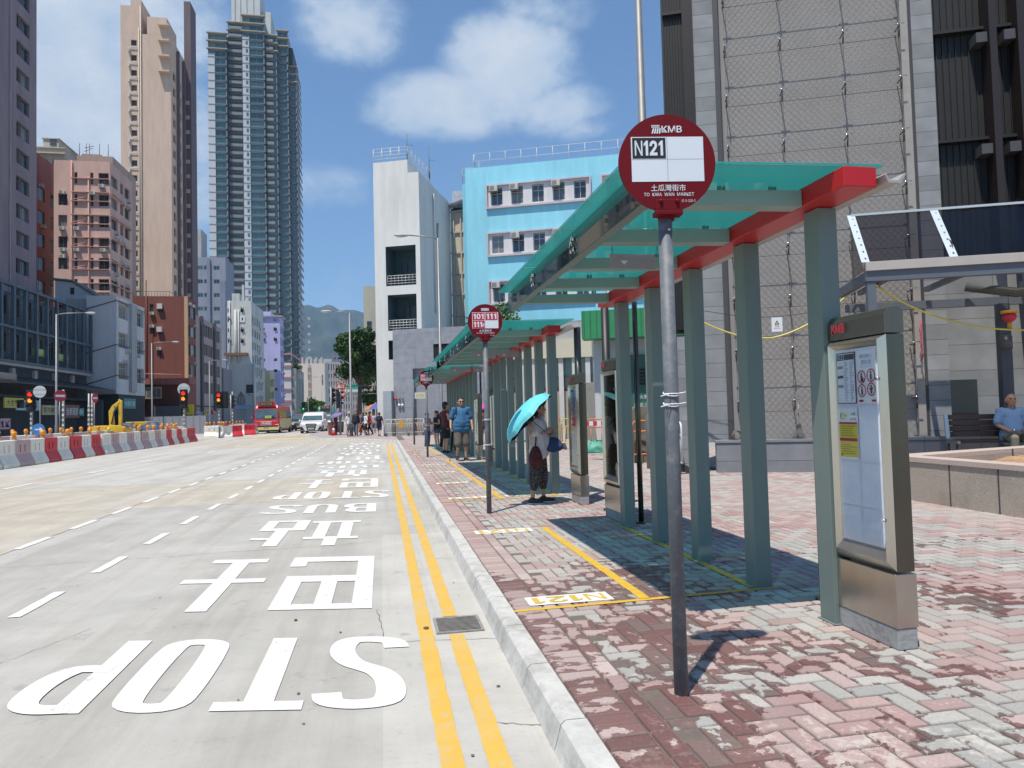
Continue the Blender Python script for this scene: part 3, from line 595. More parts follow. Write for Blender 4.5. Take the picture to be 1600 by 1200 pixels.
def shelter(label, posts, y0, y1, pole_y, signs=(), pr_=.032):
    t = thing('bus_shelter', label, 'bus shelter', (0, y0, PZ), 0, 'glass roofed bus shelters in a line'); Z = -PZ
    base = None
    for y in posts:
        b = MB(); yy = y - y0; b.box(2.735, 2.865, yy, yy + .15, 0, 2.738 + Z); b.box(2.72, 2.88, yy - .015, yy + .165, 0, .006); b.build('post', PT, t, .006)
        b = MB(); b.add([(1.532, yy + .0, 2.72 + Z), (2.63, yy, 2.742 + Z), (2.63, yy + .12, 2.742 + Z), (1.532, yy + .12, 2.72 + Z), (1.532, yy, 2.812 + Z), (2.63, yy, 2.846 + Z), (2.63, yy + .12, 2.846 + Z), (1.532, yy + .12, 2.812 + Z)],
                        [(0, 3, 2, 1), (4, 5, 6, 7), (0, 1, 5, 4), (1, 2, 6, 5), (2, 3, 7, 6), (3, 0, 4, 7)]); b.build('cross_beam', PB, t, .004)
    b = MB(); b.box(2.632, 2.845, posts[0] - y0 - .40, posts[-1] - y0 + .45, 2.742 + Z, 2.860 + Z); b.build('red_beam', RD, t, .005)
    b = MB(); L = y1 - y0; b.box(1.462, 1.53, .06, L - .06, 2.645 + Z, 2.81 + Z); b.build('edge_beam', PT, t, .004)
    b = MB(); b.prism([(2.86, 2.80 + Z), (2.88, 2.755 + Z), (2.955, 2.755 + Z), (3.0, 2.81 + Z), (2.99, 2.815 + Z), (2.945, 2.77 + Z), (2.89, 2.77 + Z), (2.865, 2.81 + Z)], -.12, L + .12, 'y'); b.build('gutter', ALU, t)
    n = max(3, round(L / 1.42)); pl = L / n
    for i in range(n):
        a = i * pl + .004; c = (i + 1) * pl - .004; b = MB()
        b.add([(GX0, a, zg(GX0) + Z), (GX1, a, zg(GX1) + Z), (GX1, c, zg(GX1) + Z), (GX0, c, zg(GX0) + Z)], [(0, 1, 2, 3)])
        q = b.build('roof_glass', RG, t)
        b = MB(); b.quad((GX0 + .0, a, zg(GX0) + Z + .002), (GX1, a, zg(GX1) + Z + .002), (GX1, a, zg(GX1) + Z + .014), (GX0, a, zg(GX0) + Z + .014)); b.quad((GX0, c, zg(GX0) + Z + .002), (GX0, a, zg(GX0) + Z + .002), (GX0, a, zg(GX0) + Z + .014), (GX0, c, zg(GX0) + Z + .014))
        b.build('glass_edge', mat('glass_edge_teal', (.03, .30, .27), .2), t)
        b = MB(); b.quad((1.447, a, 2.640 + Z), (1.447, c, 2.640 + Z), (1.447, c, 2.842 + Z), (1.447, a, 2.842 + Z)); b.build('fascia_glass', FG, t)
        b = MB()
        for zz in (2.70, 2.78):
            for dy in (-.035, .035): b.tube([(1.444, a + dy + .04, zz + Z), (1.428, a + dy + .04, zz + Z)], .016, 8); b.tube([(1.462, a + dy + .04, zz + Z), (1.448, a + dy + .04, zz + Z)], .008, 6)
        b.tube([(1.426, a + .005, 2.73 + Z), (1.426, a + .075, 2.81 + Z)], .005, 6); b.tube([(1.426, a + .075, 2.73 + Z), (1.426, a + .005, 2.81 + Z)], .005, 6)
        b.build('spider_fitting', mat('chrome', (.6, .6, .6), .15, 1., var=0), t)
    b = MB()
    for y in posts:
        for x in (1.75, 2.1, 2.45): b.tube([(x, y - y0 + .06, 2.812 + Z), (x, y - y0 + .06, zg(x) + Z - .002)], .014, 8); b.tube([(x + .03, y - y0 + .06, 2.812 + Z), (x + .03, y - y0 + .06, zg(x) + Z - .002)], .01, 6)
    b.build('glass_studs', PT, t)
    for y in pole_y:
        b = MB(); b.tube([(3.02, y - y0, 0), (3.02, y - y0, 2.78 + Z)], pr_, 12); b.tube([(3.02, y - y0, 0), (3.02, y - y0, .02)], .06, 12); b.build('drain_pole', STd, t)
    for (x0, x1, y, z0, z1) in signs:
        b = MB(); b.box(x0, x1, y - y0, y - y0 + .008, z0 + Z, z1 + Z, 0)
        for x in (x0 + .02, x1 + .02): b.tube([(x, y - y0 + .004, z1 + Z), (x, y - y0 + .004, 2.74 + Z)], .003, 5, 1)
        b.prism([(x0 + .08, z0 + .06 + Z), (x0 + .14, z0 + .06 + Z), (x0 + .11, z0 + .03 + Z)], y - y0 - .002, y - y0 - .001, 'y', 2); b.build('hanging_sign', [CLP, STd, mat('sign_faint_white', (.7, .7, .7), .5)], t)
    return t
shelter('nearest teal glass bus shelter whose red beam ends beside the big stone building', [3.93, 4.86, 5.81, 6.75, 7.72], 3.6, 7.8, (4.45, 7.95), [(1.72, 2.08, 5.0, 2.56, 2.67)])
shelter('middle teal glass bus shelter over the woman with the turquoise umbrella', [11.2 + .95 * k for k in range(8)], 10.35, 18.35, (10.46, 17.9), [(1.75, 2.2, 13.3, 2.55, 2.68), (2.25, 2.65, 13.3, 2.55, 2.68), (1.7, 2.2, 17.2, 2.5, 2.64), (2.25, 2.7, 17.2, 2.5, 2.64)], .055)
shelter('farthest teal glass bus shelter behind the queue of people', [20.9 + .95 * k for k in range(10)], 20.3, 30.3, (21.3, 30.), [(1.75, 2.2, 23, 2.5, 2.64)])
# ================================================================ round bus stop signs
MAR = mat('sign_maroon', (.125, .001, .006), .6, spec=.2, var=.05, scale=3, dirt=.06); WH = mat('sign_white', (.62, .66, .70), .45, var=.03); BK = mat('sign_black', (.012, .012, .014), .5, var=0)
RDs = mat('sign_red', (.42, .01, .03), .45, var=.04); POLE = mat('pole_grey_paint', (.10, .112, .13), .6, var=.12, scale=6, dirt=.35, dscale=14, dcol=(.36, .35, .33), streak=False, bump=.1)
def stop_sign(label, x, y, hd, rd, rot, cells, tie=(), kmb=True, group='round maroon bus stop signs'):
    t = thing('bus_stop_sign', label, 'bus stop sign', (x, y, PZ), 0, group)
    b = MB(); b.tube([(0, 0, 0), (0, 0, hd - rd + .02)], .034, 16)
    for z in tie:
        for k in range(2): b.tube([(.038 * math.cos(a), .038 * math.sin(a), z + k * .012 * math.sin(a)) for a in [i * PI / 6 for i in range(13)]], .003, 5, 1)
        b.tube([(-.02, -.038, z), (-.075, -.05, z - .012)], .0025, 5, 1); b.tube([(.02, -.038, z), (.055, -.05, z + .006)], .0025, 5, 1)
    b.build('pole', [POLE, mat('cable_tie', (.7, .7, .68), .5)], t)
    c = Vector((0, -.045, hd)); R = Matrix.Rotation(rot, 4, 'Z')
    b = MB(); b.M = Matrix.Translation(c) @ R
    n = 72; ring = [(rd * math.cos(2 * PI * i / n), rd * math.sin(2 * PI * i / n)) for i in range(n)]
    b.prism(ring, -.012, .012, 'y', 0)
    f = -.0135
    def rect(x0, x1, z0, z1, m, d=0.): b.quad((x0 * rd, f - d, z0 * rd), (x1 * rd, f - d, z0 * rd), (x1 * rd, f - d, z1 * rd), (x0 * rd, f - d, z1 * rd), m)
    rect(-.745, .755, -.4, .53, 1)
    for i, cell in enumerate(cells):
        cx = -.72 if i % 2 == 0 else .02; cz = .08 if i < 2 else -.385
        if cell:
            col, txt = cell; rect(cx, cx + .69, cz, cz + .43, col, .001)
            sub = txt.endswith('P'); tx = txt[:-1] if sub else txt
            write_num(b, tx, ((cx + .05) * rd, f - .002, (cz + .06) * rd), (1, 0, 0), (0, 0, 1), (.50 if sub else .59) * rd, .31 * rd, 1, .03)
            if sub: write(b, 'P', ((cx + .57) * rd, f - .002, (cz + .06) * rd), (1, 0, 0), (0, 0, 1), .1 * rd, .2 * rd, 1, .02)
    rect(-.003, .003, -.4, .53, 3, .001); rect(-.745, .755, .06, .065, 3, .001)
    if kmb:                                                       # operator lettering and badge
        write(b, 'KMB', (-.10 * rd, f, .62 * rd), (1, 0, 0), (0, 0, 1), .42 * rd, .14 * rd, 1, .012)
        for k in range(4): b.add([((-.31 + .05 * k) * rd, f, .60 * rd), ((-.28 + .05 * k) * rd, f, .60 * rd), ((-.25 + .045 * k) * rd, f, .71 * rd), ((-.28 + .045 * k) * rd, f, .71 * rd)], [(0, 1, 2, 3)], 1)
        rect(-.31, -.14, .725, .745, 1); rect(-.31, -.14, .76, .775, 1)
    else: rect(-.22, .22, .62, .76, 1); write(b, 'BUS STOP', (-.2 * rd, f - .001, .65 * rd), (1, 0, 0), (0, 0, 1), .4 * rd, .08 * rd, 2, 0)
    write(b, '土瓜灣街市', (-.36 * rd, f, -.60 * rd), (1, 0, 0), (0, 0, 1), .72 * rd, .14 * rd, 1, .004)
    write(b, 'TO  KWA  WAN  MARKET', (-.51 * rd, f, -.70 * rd), (1, 0, 0), (0, 0, 1), 1.04 * rd, .07 * rd, 1, .003); write(b, 'WA07-S-1200-0', (.2 * rd, f, -.83 * rd), (1, 0, 0), (0, 0, 1), .35 * rd, .055 * rd, 1, .0)
    b.build('sign_disc', [MAR, WH, BK, mat('sign_joint_grey', (.12, .12, .14), .6), RDs], t)
    b = MB(); b.M = Matrix.Translation(c) @ R; b.box(-.08 * rd / .3, .08 * rd / .3, -.016, .02, -rd + .002, -rd + .055)
    for sx in (-.05, .05): b.ell((sx * rd / .3, -.018, -rd + .045), .011, 0, 8, 6)
    b.tube([(0, .045, -rd - .035), (0, .045, -rd + .03)], .041, 16); b.box(-.085 * rd / .3, .085 * rd / .3, -.02, .05, -rd - .02, -rd + .002); b.build('sign_bracket', MAR, t, .003)
    b = MB(); b.ell((.005, -.034, hd - rd - .085), .009, 0, 8, 6); b.build('bolt', ST, t)
    return t
SR = .203
stop_sign('nearest round maroon bus stop sign lettered N121 in white on black', 1.385, 3.19, 2.685 - PZ, .236, math.radians(-8), [(2, 'N121'), None, None, None], (1.435, 1.385))
stop_sign('round maroon bus stop sign lettered 101, 111 and 111P', 1.41, 9.4, 2.73 - PZ, .237, math.radians(-4), [(4, '101'), (4, '111'), (4, '111P'), None], (1.27, .93), False)
stop_sign('small far round bus stop sign with six red route numbers beside the queue', 1.41, 22.2, 2.62 - PZ, .24, 0, [(4, '107'), (4, '108'), (4, '116'), None], (1.0,), False)
t = thing('timetable_post', 'thin grey post with a small cream flag sign beyond the round bus stop signs', 'sign post', (1.42, 31.5, PZ)); b = MB(); b.tube([(0, 0, 0), (0, 0, 2.9)], .04, 12); b.build('pole', POLE, t)
b = MB(); b.box(.06, .55, -.01, .01, 2.05, 2.32, 0); b.box(.1, .5, -.012, -.011, 2.1, 2.27, 1); b.build('sign_plate', [WH, mat('cream_panel', (.55, .48, .25), .6)], t)
# ================================================================ stainless timetable cabinets
PAPER = mat('poster_paper', (.84, .86, .90), .35, var=.05, scale=6); INK = mat('print_ink', (.10, .10, .12), .7, var=0); GRAYP = mat('print_grey', (.30, .30, .34), .7, var=0); YEL = mat('print_yellow', (.72, .62, .02), .6, var=.03)
RP = mat('print_red', (.50, .02, .05), .6, var=0); GRN = mat('print_green', (.12, .40, .12), .6, var=0); PNKP = mat('print_pale_blue', (.30, .38, .60), .6, var=0); CONC = mat('cast_concrete', (.30, .30, .29), .9, bump=.5, bscale=30, dirt=.4, dscale=5)
def cabinet(label, x, y, z1=2.04, L=.5, th=.125, face='L', posters=True, blank=False):
    """faces -x; local y runs along the cabinet face"""
    t = thing('timetable_cabinet', label, 'timetable cabinet', (x, y, PZ), 0, 'stainless steel timetable cabinets'); H = z1 - PZ
    b = MB(); b.box(0, th, .0, L, 0, .12); b.build('foot', CONC, t, .008)
    b = MB(); b.box(-.004, th + .006, -.004, L + .004, .12, .415); b.build('plinth', ST, t, .004)
    b = MB(); b.box(.014, th, .0, L, .425, H - .16); b.build('case', STd, t, .004)
    b = MB(); b.prism([(.002, H - .155), (.002, H - .05), (.03, H - .012), (th * .7, H + .0), (th, H - .03), (th, H - .155)], -.003, L + .003, 'y'); b.build('header', mat('header_steel', (.15, .14, .115), .35, .8, var=.1, streak=True), t, .003)
    b = MB(); z0, z2 = .43, H - .16; w = .06; xo = -.006; xi = .012                      # bevelled door frame, face towards -x
    o4 = [(0, z0), (L, z0), (L, z2), (0, z2)]; i4 = [(w * 1.3, z0 + w * 1.9), (L - w, z0 + w * 1.9), (L - w, z2 - w), (w * 1.3, z2 - w)]; m4 = [((a[0] * .55 + c[0] * .45), (a[1] * .55 + c[1] * .45)) for a, c in zip(o4, i4)]
    for k in range(4):
        a, a2, m_, m2, c, c2 = o4[k], o4[(k + 1) % 4], m4[k], m4[(k + 1) % 4], i4[k], i4[(k + 1) % 4]
        b.add([(xi, a[0], a[1]), (xi, a2[0], a2[1]), (xo - .016, m2[0], m2[1]), (xo - .016, m_[0], m_[1])], [(0, 3, 2, 1)]); b.add([(xo - .016, m_[0], m_[1]), (xo - .016, m2[0], m2[1]), (xi, c2[0], c2[1]), (xi, c[0], c[1])], [(0, 3, 2, 1)])
    b.build('door_frame', mat('door_frame_steel', (.50, .47, .41), .2, .85, var=.15, streak=True), t)
    b = MB(); Y0, Y1, Z0, Z1 = w * 1.3, L - w, z0 + w * 1.9, z2 - w; xp = .006; b.quad((xp + .005, Y1, Z0), (xp + .005, Y0, Z0), (xp + .005, Y0, Z1), (xp + .005, Y1, Z1), 0)
    def R(a0, a1, c0, c1, m, d=0.): # a across 0..1 seen from the road side (left = far), c up 0..1
        ya, yb = Y1 - (Y1 - Y0) * a0, Y1 - (Y1 - Y0) * a1; za, zb = Z0 + (Z1 - Z0) * c0, Z0 + (Z1 - Z0) * c1; b.quad((xp - d, ya, za), (xp - d, yb, za), (xp - d, yb, zb), (xp - d, ya, zb), m)
    def T(s, a0, a1, c0, c1, m, d=.003): write(b, s, (xp - d, Y1 - (Y1 - Y0) * a0, Z0 + (Z1 - Z0) * c0), (0, -1, 0), (0, 0, 1), (a1 - a0) * (Y1 - Y0), (c1 - c0) * (Z1 - Z0), m)
    if posters:
        r = random.Random(5)
        R(.02, .49, .715, .985, 7); R(.035, .475, .72, .98, 0, .001); R(.04, .47, .945, .975, 2, .002); T('N121', .05, .24, .95, .972, 0)
        for k in range(26):
            c = .935 - k * .008; R(.22, .22 + r.uniform(.05, .1), c - .003, c, 3, .002); R(.36, .36 + r.uniform(.04, .1), c - .003, c, 3, .002)
        for k in range(3): R(.05, .19, .90 - k * .05, .915 - k * .05, 2 if k % 2 else 3, .002)
        R(.53, .98, .715, .985, 1, .0); T('請關注殘疾人士', .60, .92, .945, .965, 8); T('請勿上落', .64, .88, .912, .936, 8); T('Please give way', .62, .9, .898, .905, 8)
        for a, c, g in ((.64, .85, 'w'), (.86, .855, 'm'), (.64, .78, 's'), (.86, .785, 'u')):                      # four ringed pictograms
            n = 20; ww, hh = .095, .034; P = lambda an, k: (xp - .0025, Y1 - (Y1 - Y0) * (a + ww * k * math.cos(an)), Z0 + (Z1 - Z0) * (c + hh * k * math.sin(an)))
            b.add([P(2 * PI * i / n, k) for k in (1, .84) for i in range(n)], [(i, (i + 1) % n, n + (i + 1) % n, n + i) for i in range(n)], 6)
            R(a - .018, a + .018, c - .022, c + .008, 2, .003); b.add([P(2 * PI * i / 10, .2) for i in range(10)], [tuple(range(10))], 2) if 0 else R(a - .015, a + .015, c + .011, c + .021, 2, .003)
            if g == 'w': R(a - .02, a + .045, c - .024, c - .016, 2, .003); R(a + .03, a + .045, c - .024, c - .006, 2, .003)
            if g == 'u': R(a - .04, a + .04, c + .0, c + .008, 2, .003)
        for a in (.56, .86): R(a, a + .1, .722, .733, 6, .002)
        R(.02, .50, .425, .69, 1, .0); T('E', .07, .17, .635, .665, 9); R(.17, .24, .642, .658, 5, .002); T('大廈', .34, .45, .655, .67, 9); T('PLUS', .32, .46, .628, .64, 9)
        R(.03, .48, .607, .618, 6, .002); R(.03, .48, .535, .606, 5, .002); R(.03, .48, .518, .534, 6, .002); R(.03, .48, .435, .517, 5, .002)
        for k in range(13):
            c = .598 - k * .012
            if not .512 < c < .54: R(.06, .06 + r.uniform(.25, .4), c - .0035, c, 4, .003)
        R(.06, .10, .44, .45, 6, .003)
    R(.495, .505, 0, .7, 10, .0005); 
    for c in (.70, .41, .18): R(0, 1, c, c + .006, 10, .0007)
    b.build('poster_panel', [STd] * 11 if blank else [mat('poster_back_white', (.78, .82, .90), .25, var=.12, scale=3), PAPER, INK, GRAYP, mat('print_small_ink', (.25, .22, .05), .7, var=0), YEL, RP, mat('print_brown_frame', (.14, .09, .09), .7, var=0), PNKP, GRN, mat('panel_seam', (.66, .70, .78), .4, var=0)], t)
    b = MB(); b.quad((-.002, Y1, Z0), (-.002, Y0, Z0), (-.002, Y0, Z1), (-.002, Y1, Z1)); b.build('glazing', glassmat('clear_glazing', (.97, .98, .98), 1., .02), t)
    b = MB(); b.M = None
    write(b, 'KMB', (-.0135, L - .06, H - .115), (0, -1, 0), (0, 0, 1), .12, .055, 0, .015); b.build('header_lettering', RP, t)
    b = MB()
    for zz in (z0 + .28, z2 - .25): b.tube([(-.02, .032, zz), (-.04, .032, zz)], .009, 10)
    b.build('lock_knobs', mat('chrome', (.6, .6, .6), .15, 1.), t)
    b = MB()
    for zz in (z0 + .2, z2 - .1): b.box(.0, .04, L, L + .03, zz, zz + .09)
    b.build('hinge', ST, t); return t
cabinet('nearest stainless timetable cabinet with posters and a yellow notice by the end post', 2.765, 3.43)
cabinet('stainless timetable cabinet standing behind the woman with the turquoise umbrella', 2.80, 9.75)
c3 = cabinet('dark stainless timetable cabinet seen from behind at the far end of the nearest shelter', 2.79, 7.98, 2.14, .62, .16, posters=False, blank=True)
cabinet('narrow far stainless timetable cabinet beside the walking man with the cane', 2.72, 20.0, 2.05, posters=False)
cabinet('dark stainless cabinet at the far end of the middle shelter', 2.78, 17.35, 2.1, .5, .15, posters=False, blank=True)
# ================================================================ left side of the street
def wallm(name, col, dirt=.35, rough=.85, ds=.35, dcol=None, var=.13):
    return mat(name, col, rough, var=var, scale=1.1, dirt=min(.75, dirt * 1.35), dscale=ds * 1.5, streak=True, dcol=dcol or tuple(c * .42 for c in col), bump=.25, bscale=8)
def xof(px, py, Y): return D(px, py, Y).x
def zof(px, py, Y): return D(px, py, Y).z
def yof(px, py, X): return XP(px, py, X).y
def add_ledges(t, w, zs, proud, th, mm, d0=None, side_d=None, name='ledge'):
    for z in zs:
        b = MB(); b.box(-.05, w + proud, -proud, 0, z, z + th)
        if side_d: b.box(w, w + proud, 0, side_d, z, z + th)
        b.build(name, mm, t)
# --- tall mauve tenement at the left edge (street face seen, in shade)
XA = -36.5; ya0, ya1 = yof(-160, 400, XA), yof(57, 300, XA); H = zof(57, -60, ya1)
W1 = wallm('mauve_render', (.25, .20, .22)); n = int((H - 6) / 2.86)
Lw = ya1 - ya0
ops = []
for j in range(n):
    z = 5.6 + j * 2.86
    for a in (ya1 - 1.6 - 1.9, ya1 - 4.3, ya1 - 10.2, ya1 - 13.2, ya1 - 19.2, ya1 - 22.2, ya1 - 28): ops.append((a - ya0, a - ya0 + (.9 if abs(a - ya1 + 4.3) < .1 else 1.9), z, z + 1.55))
t = block('apartment_tower', 'tall mauve apartment tower at the left edge of the photo with paired windows', 'apartment tower', (XA - 14, ya0, 0), 0, 14, Lw, H, W1, [], ops, dep=.3, nv=1, nh=1)
for o_ in (5.6, 8.2, 14.2, 17.): 
    b = MB(); b.box(14, 14.14, Lw - o_ - .12, Lw - o_, 1, H - 1); b.build('drain_pipe', mat('old_pipe', (.35, .3, .32), .6, dirt=.3), t)
b = MB(); b.box(14.0, 14.5, Lw - 14.1, Lw - 9.0, 3, H - .3) if 0 else b.box(14, 14.45, Lw - 24, Lw - 18, 3, H - .3); b.build('bay_pier', W1, t)
# --- brick red block
XB = -43.; yb0, yb1 = yof(30, 300, XB), yof(90, 300, XB); H = zof(90, 263, yb1)
ops = [(a, a + 2.0, 3 + j * 3.05, 4.75 + j * 3.05) for j in range(10) for a in (1.0, 4.6, 8.2) if 4.9 + j * 3.05 < H - 1]
t = block('apartment_block', 'dull brick red apartment block squeezed between the mauve tower and the pink block', 'apartment block', (XB - 10, yb0, 0), 0, 10, yb1 - yb0, H, wallm('brick_red_render', (.29, .10, .07)), [], ops, ac=.5, nv=2)
# --- pink block: lit front and side
YC = 95.; x0, x1 = xof(84, 350, YC), xof(172, 350, YC); H = zof(172, 253, YC); dC = yof(206, 350, x1) - YC; w = x1 - x0
P_ = lambda px: xof(px, 350, YC) - x0
f = []; s = []
for j in range(11):
    zt = zof(150, 270 + 33 * j + (0 if j < 1 else 1), YC); zb = zt - 1.45
    if zb < 3: break
    for a, c in ((91, 105), (116, 121), (141, 146), (154, 170)):
        if j == 0 and a == 91: continue
        f.append((P_(a), P_(c), zb, zt))
    for a, c in ((.4, 2.6), (3.6, 4.6), (5.2, 7.0)):
        if c < dC - .2: s.append((a, c, zb, zt))
PKm = wallm('salmon_pink_render', (.56, .375, .32), .25)
t = block('apartment_block', 'salmon pink apartment block with pipes and window ledges, lit by the sun', 'apartment block', (x0, YC, 0), 0, w, dC, H, PKm, f, s, ac=.45, nv=1, nh=0, dep=.3)
for j in range(9):
    z = H - 4.05 - j * 2.88
    if z < 3: break
    b = MB(); b.box(P_(112), P_(170.5), -.25, 0, z, z + .1); b.box(P_(112), P_(170.5), -.25, 0, z + 1.75, z + 1.83); b.box(w, w + .25, 0, dC - .5, z, z + .12); b.build('window_ledge', wallm('ledge_pink', (.50, .30, .25)), t)
    b = MB(); b.tube([(P_(113), -.12, z - .9), (P_(134), -.12, z - .6)], .05, 6); b.tube([(P_(134), -.12, z + .2), (P_(134), -.12, z - 1)], .05, 6); b.build('drain_pipe', mat('pink_pipe', (.45, .25, .2), .6), t)
b = MB(); 
b.tube([(P_(112.5), -.15, 2), (P_(112.5), -.15, H)], .09, 6); b.build('drain_pipe', mat('pink_pipe', (.45, .25, .2), .6), t)
b = MB(); b.tube([(P_(139), -.15, 2), (P_(139), -.15, H - 2)], .07, 6); b.build('drain_pipe', mat('pink_pipe', (.45, .25, .2), .6), t)
b = MB(); b.box(P_(104), P_(150), 3, 3.2, H, H + .8); b.build('roof_parapet', PKm, t)
# --- cream block with water tank house behind
YD = 108.; x0, x1 = xof(40, 240, YD), xof(100, 240, YD); H = zof(90, 232, YD)
CR = wallm('old_cream_render', (.46, .44, .36), .45)
t = block('apartment_block', 'old cream block with a boxy roof house showing above the pink block', 'apartment block', (x0, YD, 0), 0, x1 - x0, 12, H, CR, [(xof(p, 240, YD) - x0, xof(p + 3, 240, YD) - x0, H - 3.2 - 3 * k, H - 1.6 - 3 * k) for p in (62, 71, 82, 92) for k in range(3)], [], dep=.2)
b = MB(); b.box(-.3, x1 - x0 + .3, -.5, 0, H - .9, H - .7); b.box(-.2, x1 - x0 + .2, -.3, 0, H - .05, H + .1); b.build('cornice', CR, t)
b = MB(); a0, a1 = xof(66, 225, YD) - x0, xof(90, 225, YD) - x0; b.box(a0, a1, .3, 7, H, zof(75, 216, YD)); b.box(a0 - .15, a1 + .15, .15, 7.2, zof(75, 216, YD), zof(75, 214.5, YD)); b.build('roof_house', CR, t)
b = MB(); b.box(a0 + .9, a0 + 1.7, .22, .32, H + .5, H + 1.5); b.build('roof_house_window', GL, t)
x2 = xof(175, 240, YD + 4)
t = block('apartment_block', 'pinkish brown stepped rooftop with aerials behind the pink block', 'apartment block', (x1 + .1, YD + 4, 0), 0, x2 - x1, 10, zof(130, 243, YD + 4), wallm('brown_pink_render', (.40, .29, .24)), [], [])
b = MB(); hh = zof(130, 243, YD + 4); q = lambda px: xof(px, 240, YD + 4) - x1; b.box(q(122), q(152), 1, 8, hh, zof(130, 236.5, YD + 4)); b.box(q(100), q(108), 1, 4, hh, hh + .9); b.build('roof_house', wallm('brown_pink_render', (.40, .29, .24)), t)
b = MB()
for p in (114, 125, 130, 146, 160): b.tube([(q(p), 2, hh), (q(p), 2, hh + 2.6)], .05, 5)
b.tube([(q(123), 2, hh + 1.9), (q(137), 2, hh + 2.2)], .05, 5); b.tube([(q(122), 2, hh + 1.3), (q(135), 2, hh + 1.9)], .04, 5); b.build('aerial', mat('aerial_dark', (.1, .1, .1), .6), t)
# --- tan tower
YT = 132.; x0, x1 = xof(189, 250, YT), xof(268, 250, YT); w = x1 - x0; H = zof(230, 28, YT); TN = wallm('tan_render', (.58, .435, .335), .12, ds=.15)
P_ = lambda px: xof(px, 250, YT) - x0; f = []
for j in range(22):
    z = zof(210, 67 + 23.5 * j, YT)
    if z < 8: break
    f.append((P_(205.5), P_(214.5), z - .5, z + .55))
dT = yof(298, 300, x1) - YT; s = [(a, a + wd, 6 + 2.86 * j, 7.6 + 2.86 * j) for j in range(int((H - 12) / 2.86)) for a, wd in ((1.2, 1.6), (4.2, 2.2), (8.0, 2.), (11.4, 1.6), (14.8, 2.4)) if a + wd < dT - .5]
t = block('apartment_tower', 'tall plain tan tower with one column of small windows and a shaded balcony side', 'apartment tower', (x0, YT, 0), 0, w, dT, H - 3, TN, f, s, gm=GL, nv=1, ac=.0, fm=FRb, dep=.35)
for j, (a0, a1, zt) in enumerate(((189, 205, 10), (205, 222, 0), (231, 262, 25))):
    b = MB(); b.box(P_(a0), P_(a1), 0, 6, H - 3.02, zof(220, zt, YT)); b.build('roof_house', TN, t)
b = MB(); b.tube([(P_(221), -.15, 4), (P_(221), -.15, H + 2)], .10, 6); b.build('drain_pipe', mat('tan_pipe', (.50, .42, .34), .7), t)
b = MB(); b.tube([(P_(218), -.15, 4), (P_(218), -.15, H - 2)], .08, 6); b.build('drain_pipe', mat('tan_pipe', (.50, .42, .34), .7), t)
for j in range(22):
    z = zof(210, 79 + 23.5 * j, YT)
    if z < 10: break
    b = MB(); b.box(P_(201.5), P_(204.5), -.5, 0, z - .35, z + .25); b.tube([(P_(204), -.15, z + .5), (P_(217), -.15, z + .5)], .06, 5); b.build('air_conditioner', mat('ac_case', (.55, .54, .5), .6), t)
for j in range(4): z = zof(255, 42 + 24 * j, YT); b = MB(); b.box(P_(250), P_(267.6), -1.0, 0, z - .15, z + .15); b.build('shade_fin', TN, t)
for a in (3.4, 7.2, 13.4):
    if a < dT - 1:
        b = MB(); b.box(w, w + .5, a, a + .5, 3, H - 4); b.build('pier', wallm('dark_mauve_render', (.16, .12, .13)), t)
b = MB(); b.box(w, w + 1.2, dT - 4., dT, 3, zof(290, 25, YT + 14)); b.build('end_pier', wallm('dark_mauve_render', (.16, .12, .13)), t)
for j in range(int((H - 14) / 2.86)): 
    b = MB(); b.box(w, w + .9, 8.6, 11.2, 7.6 + 2.86 * j, 8.3 + 2.86 * j); b.build('balcony', TN, t)
# --- rounded glass and white skyscraper
YS = 272.; x0, x1 = xof(327, 300, YS), xof(463, 300, YS); P_ = lambda px: xof(px, 300, YS) - x0; FH = 3.02
SW = mat('tower_white_tile', (.22, .235, .245), .5, var=.05, scale=.1); SB = mat('tower_dark_core', (.05, .065, .07), .6, var=.3, scale=.2); SG = GLg; SCR = mat('tower_cream_trim', (.42, .37, .27), .7)
t = thing('skyscraper', 'tall white and green glass residential skyscraper with stepped tops', 'skyscraper', (x0, YS, 0))
Htop = lambda px, py: zof(px, py, YS)
wings = [(327, 356, 55, 0.), (356, 384, 30, 3.), (384, 418, 32, -3.5), (418, 436, 56, -1.5), (436, 452, 42, 1.), (452, 463.5, 92, 4.)]
core = MB(); core.box(P_(332), P_(458), 5, 24, 0, Htop(390, 60)); core.build('core', SB, t)
b = MB(); b.box(P_(361), P_(407), 4, 16, Htop(390, 30) - 2, Htop(390, -30)); b.box(P_(407), P_(423), 6, 16, Htop(390, 30) - 2, Htop(415, 5)); 
for p in (366, 375, 385, 396): b.box(P_(p), P_(p + .8), 3.7, 4, Htop(390, 26), Htop(390, -30))
b.build('roof_crown', mat('crown_white', (.55, .55, .52), .6, var=.1, scale=.3), t)
nw = 0; rest = MB(); rs = random.Random(4)
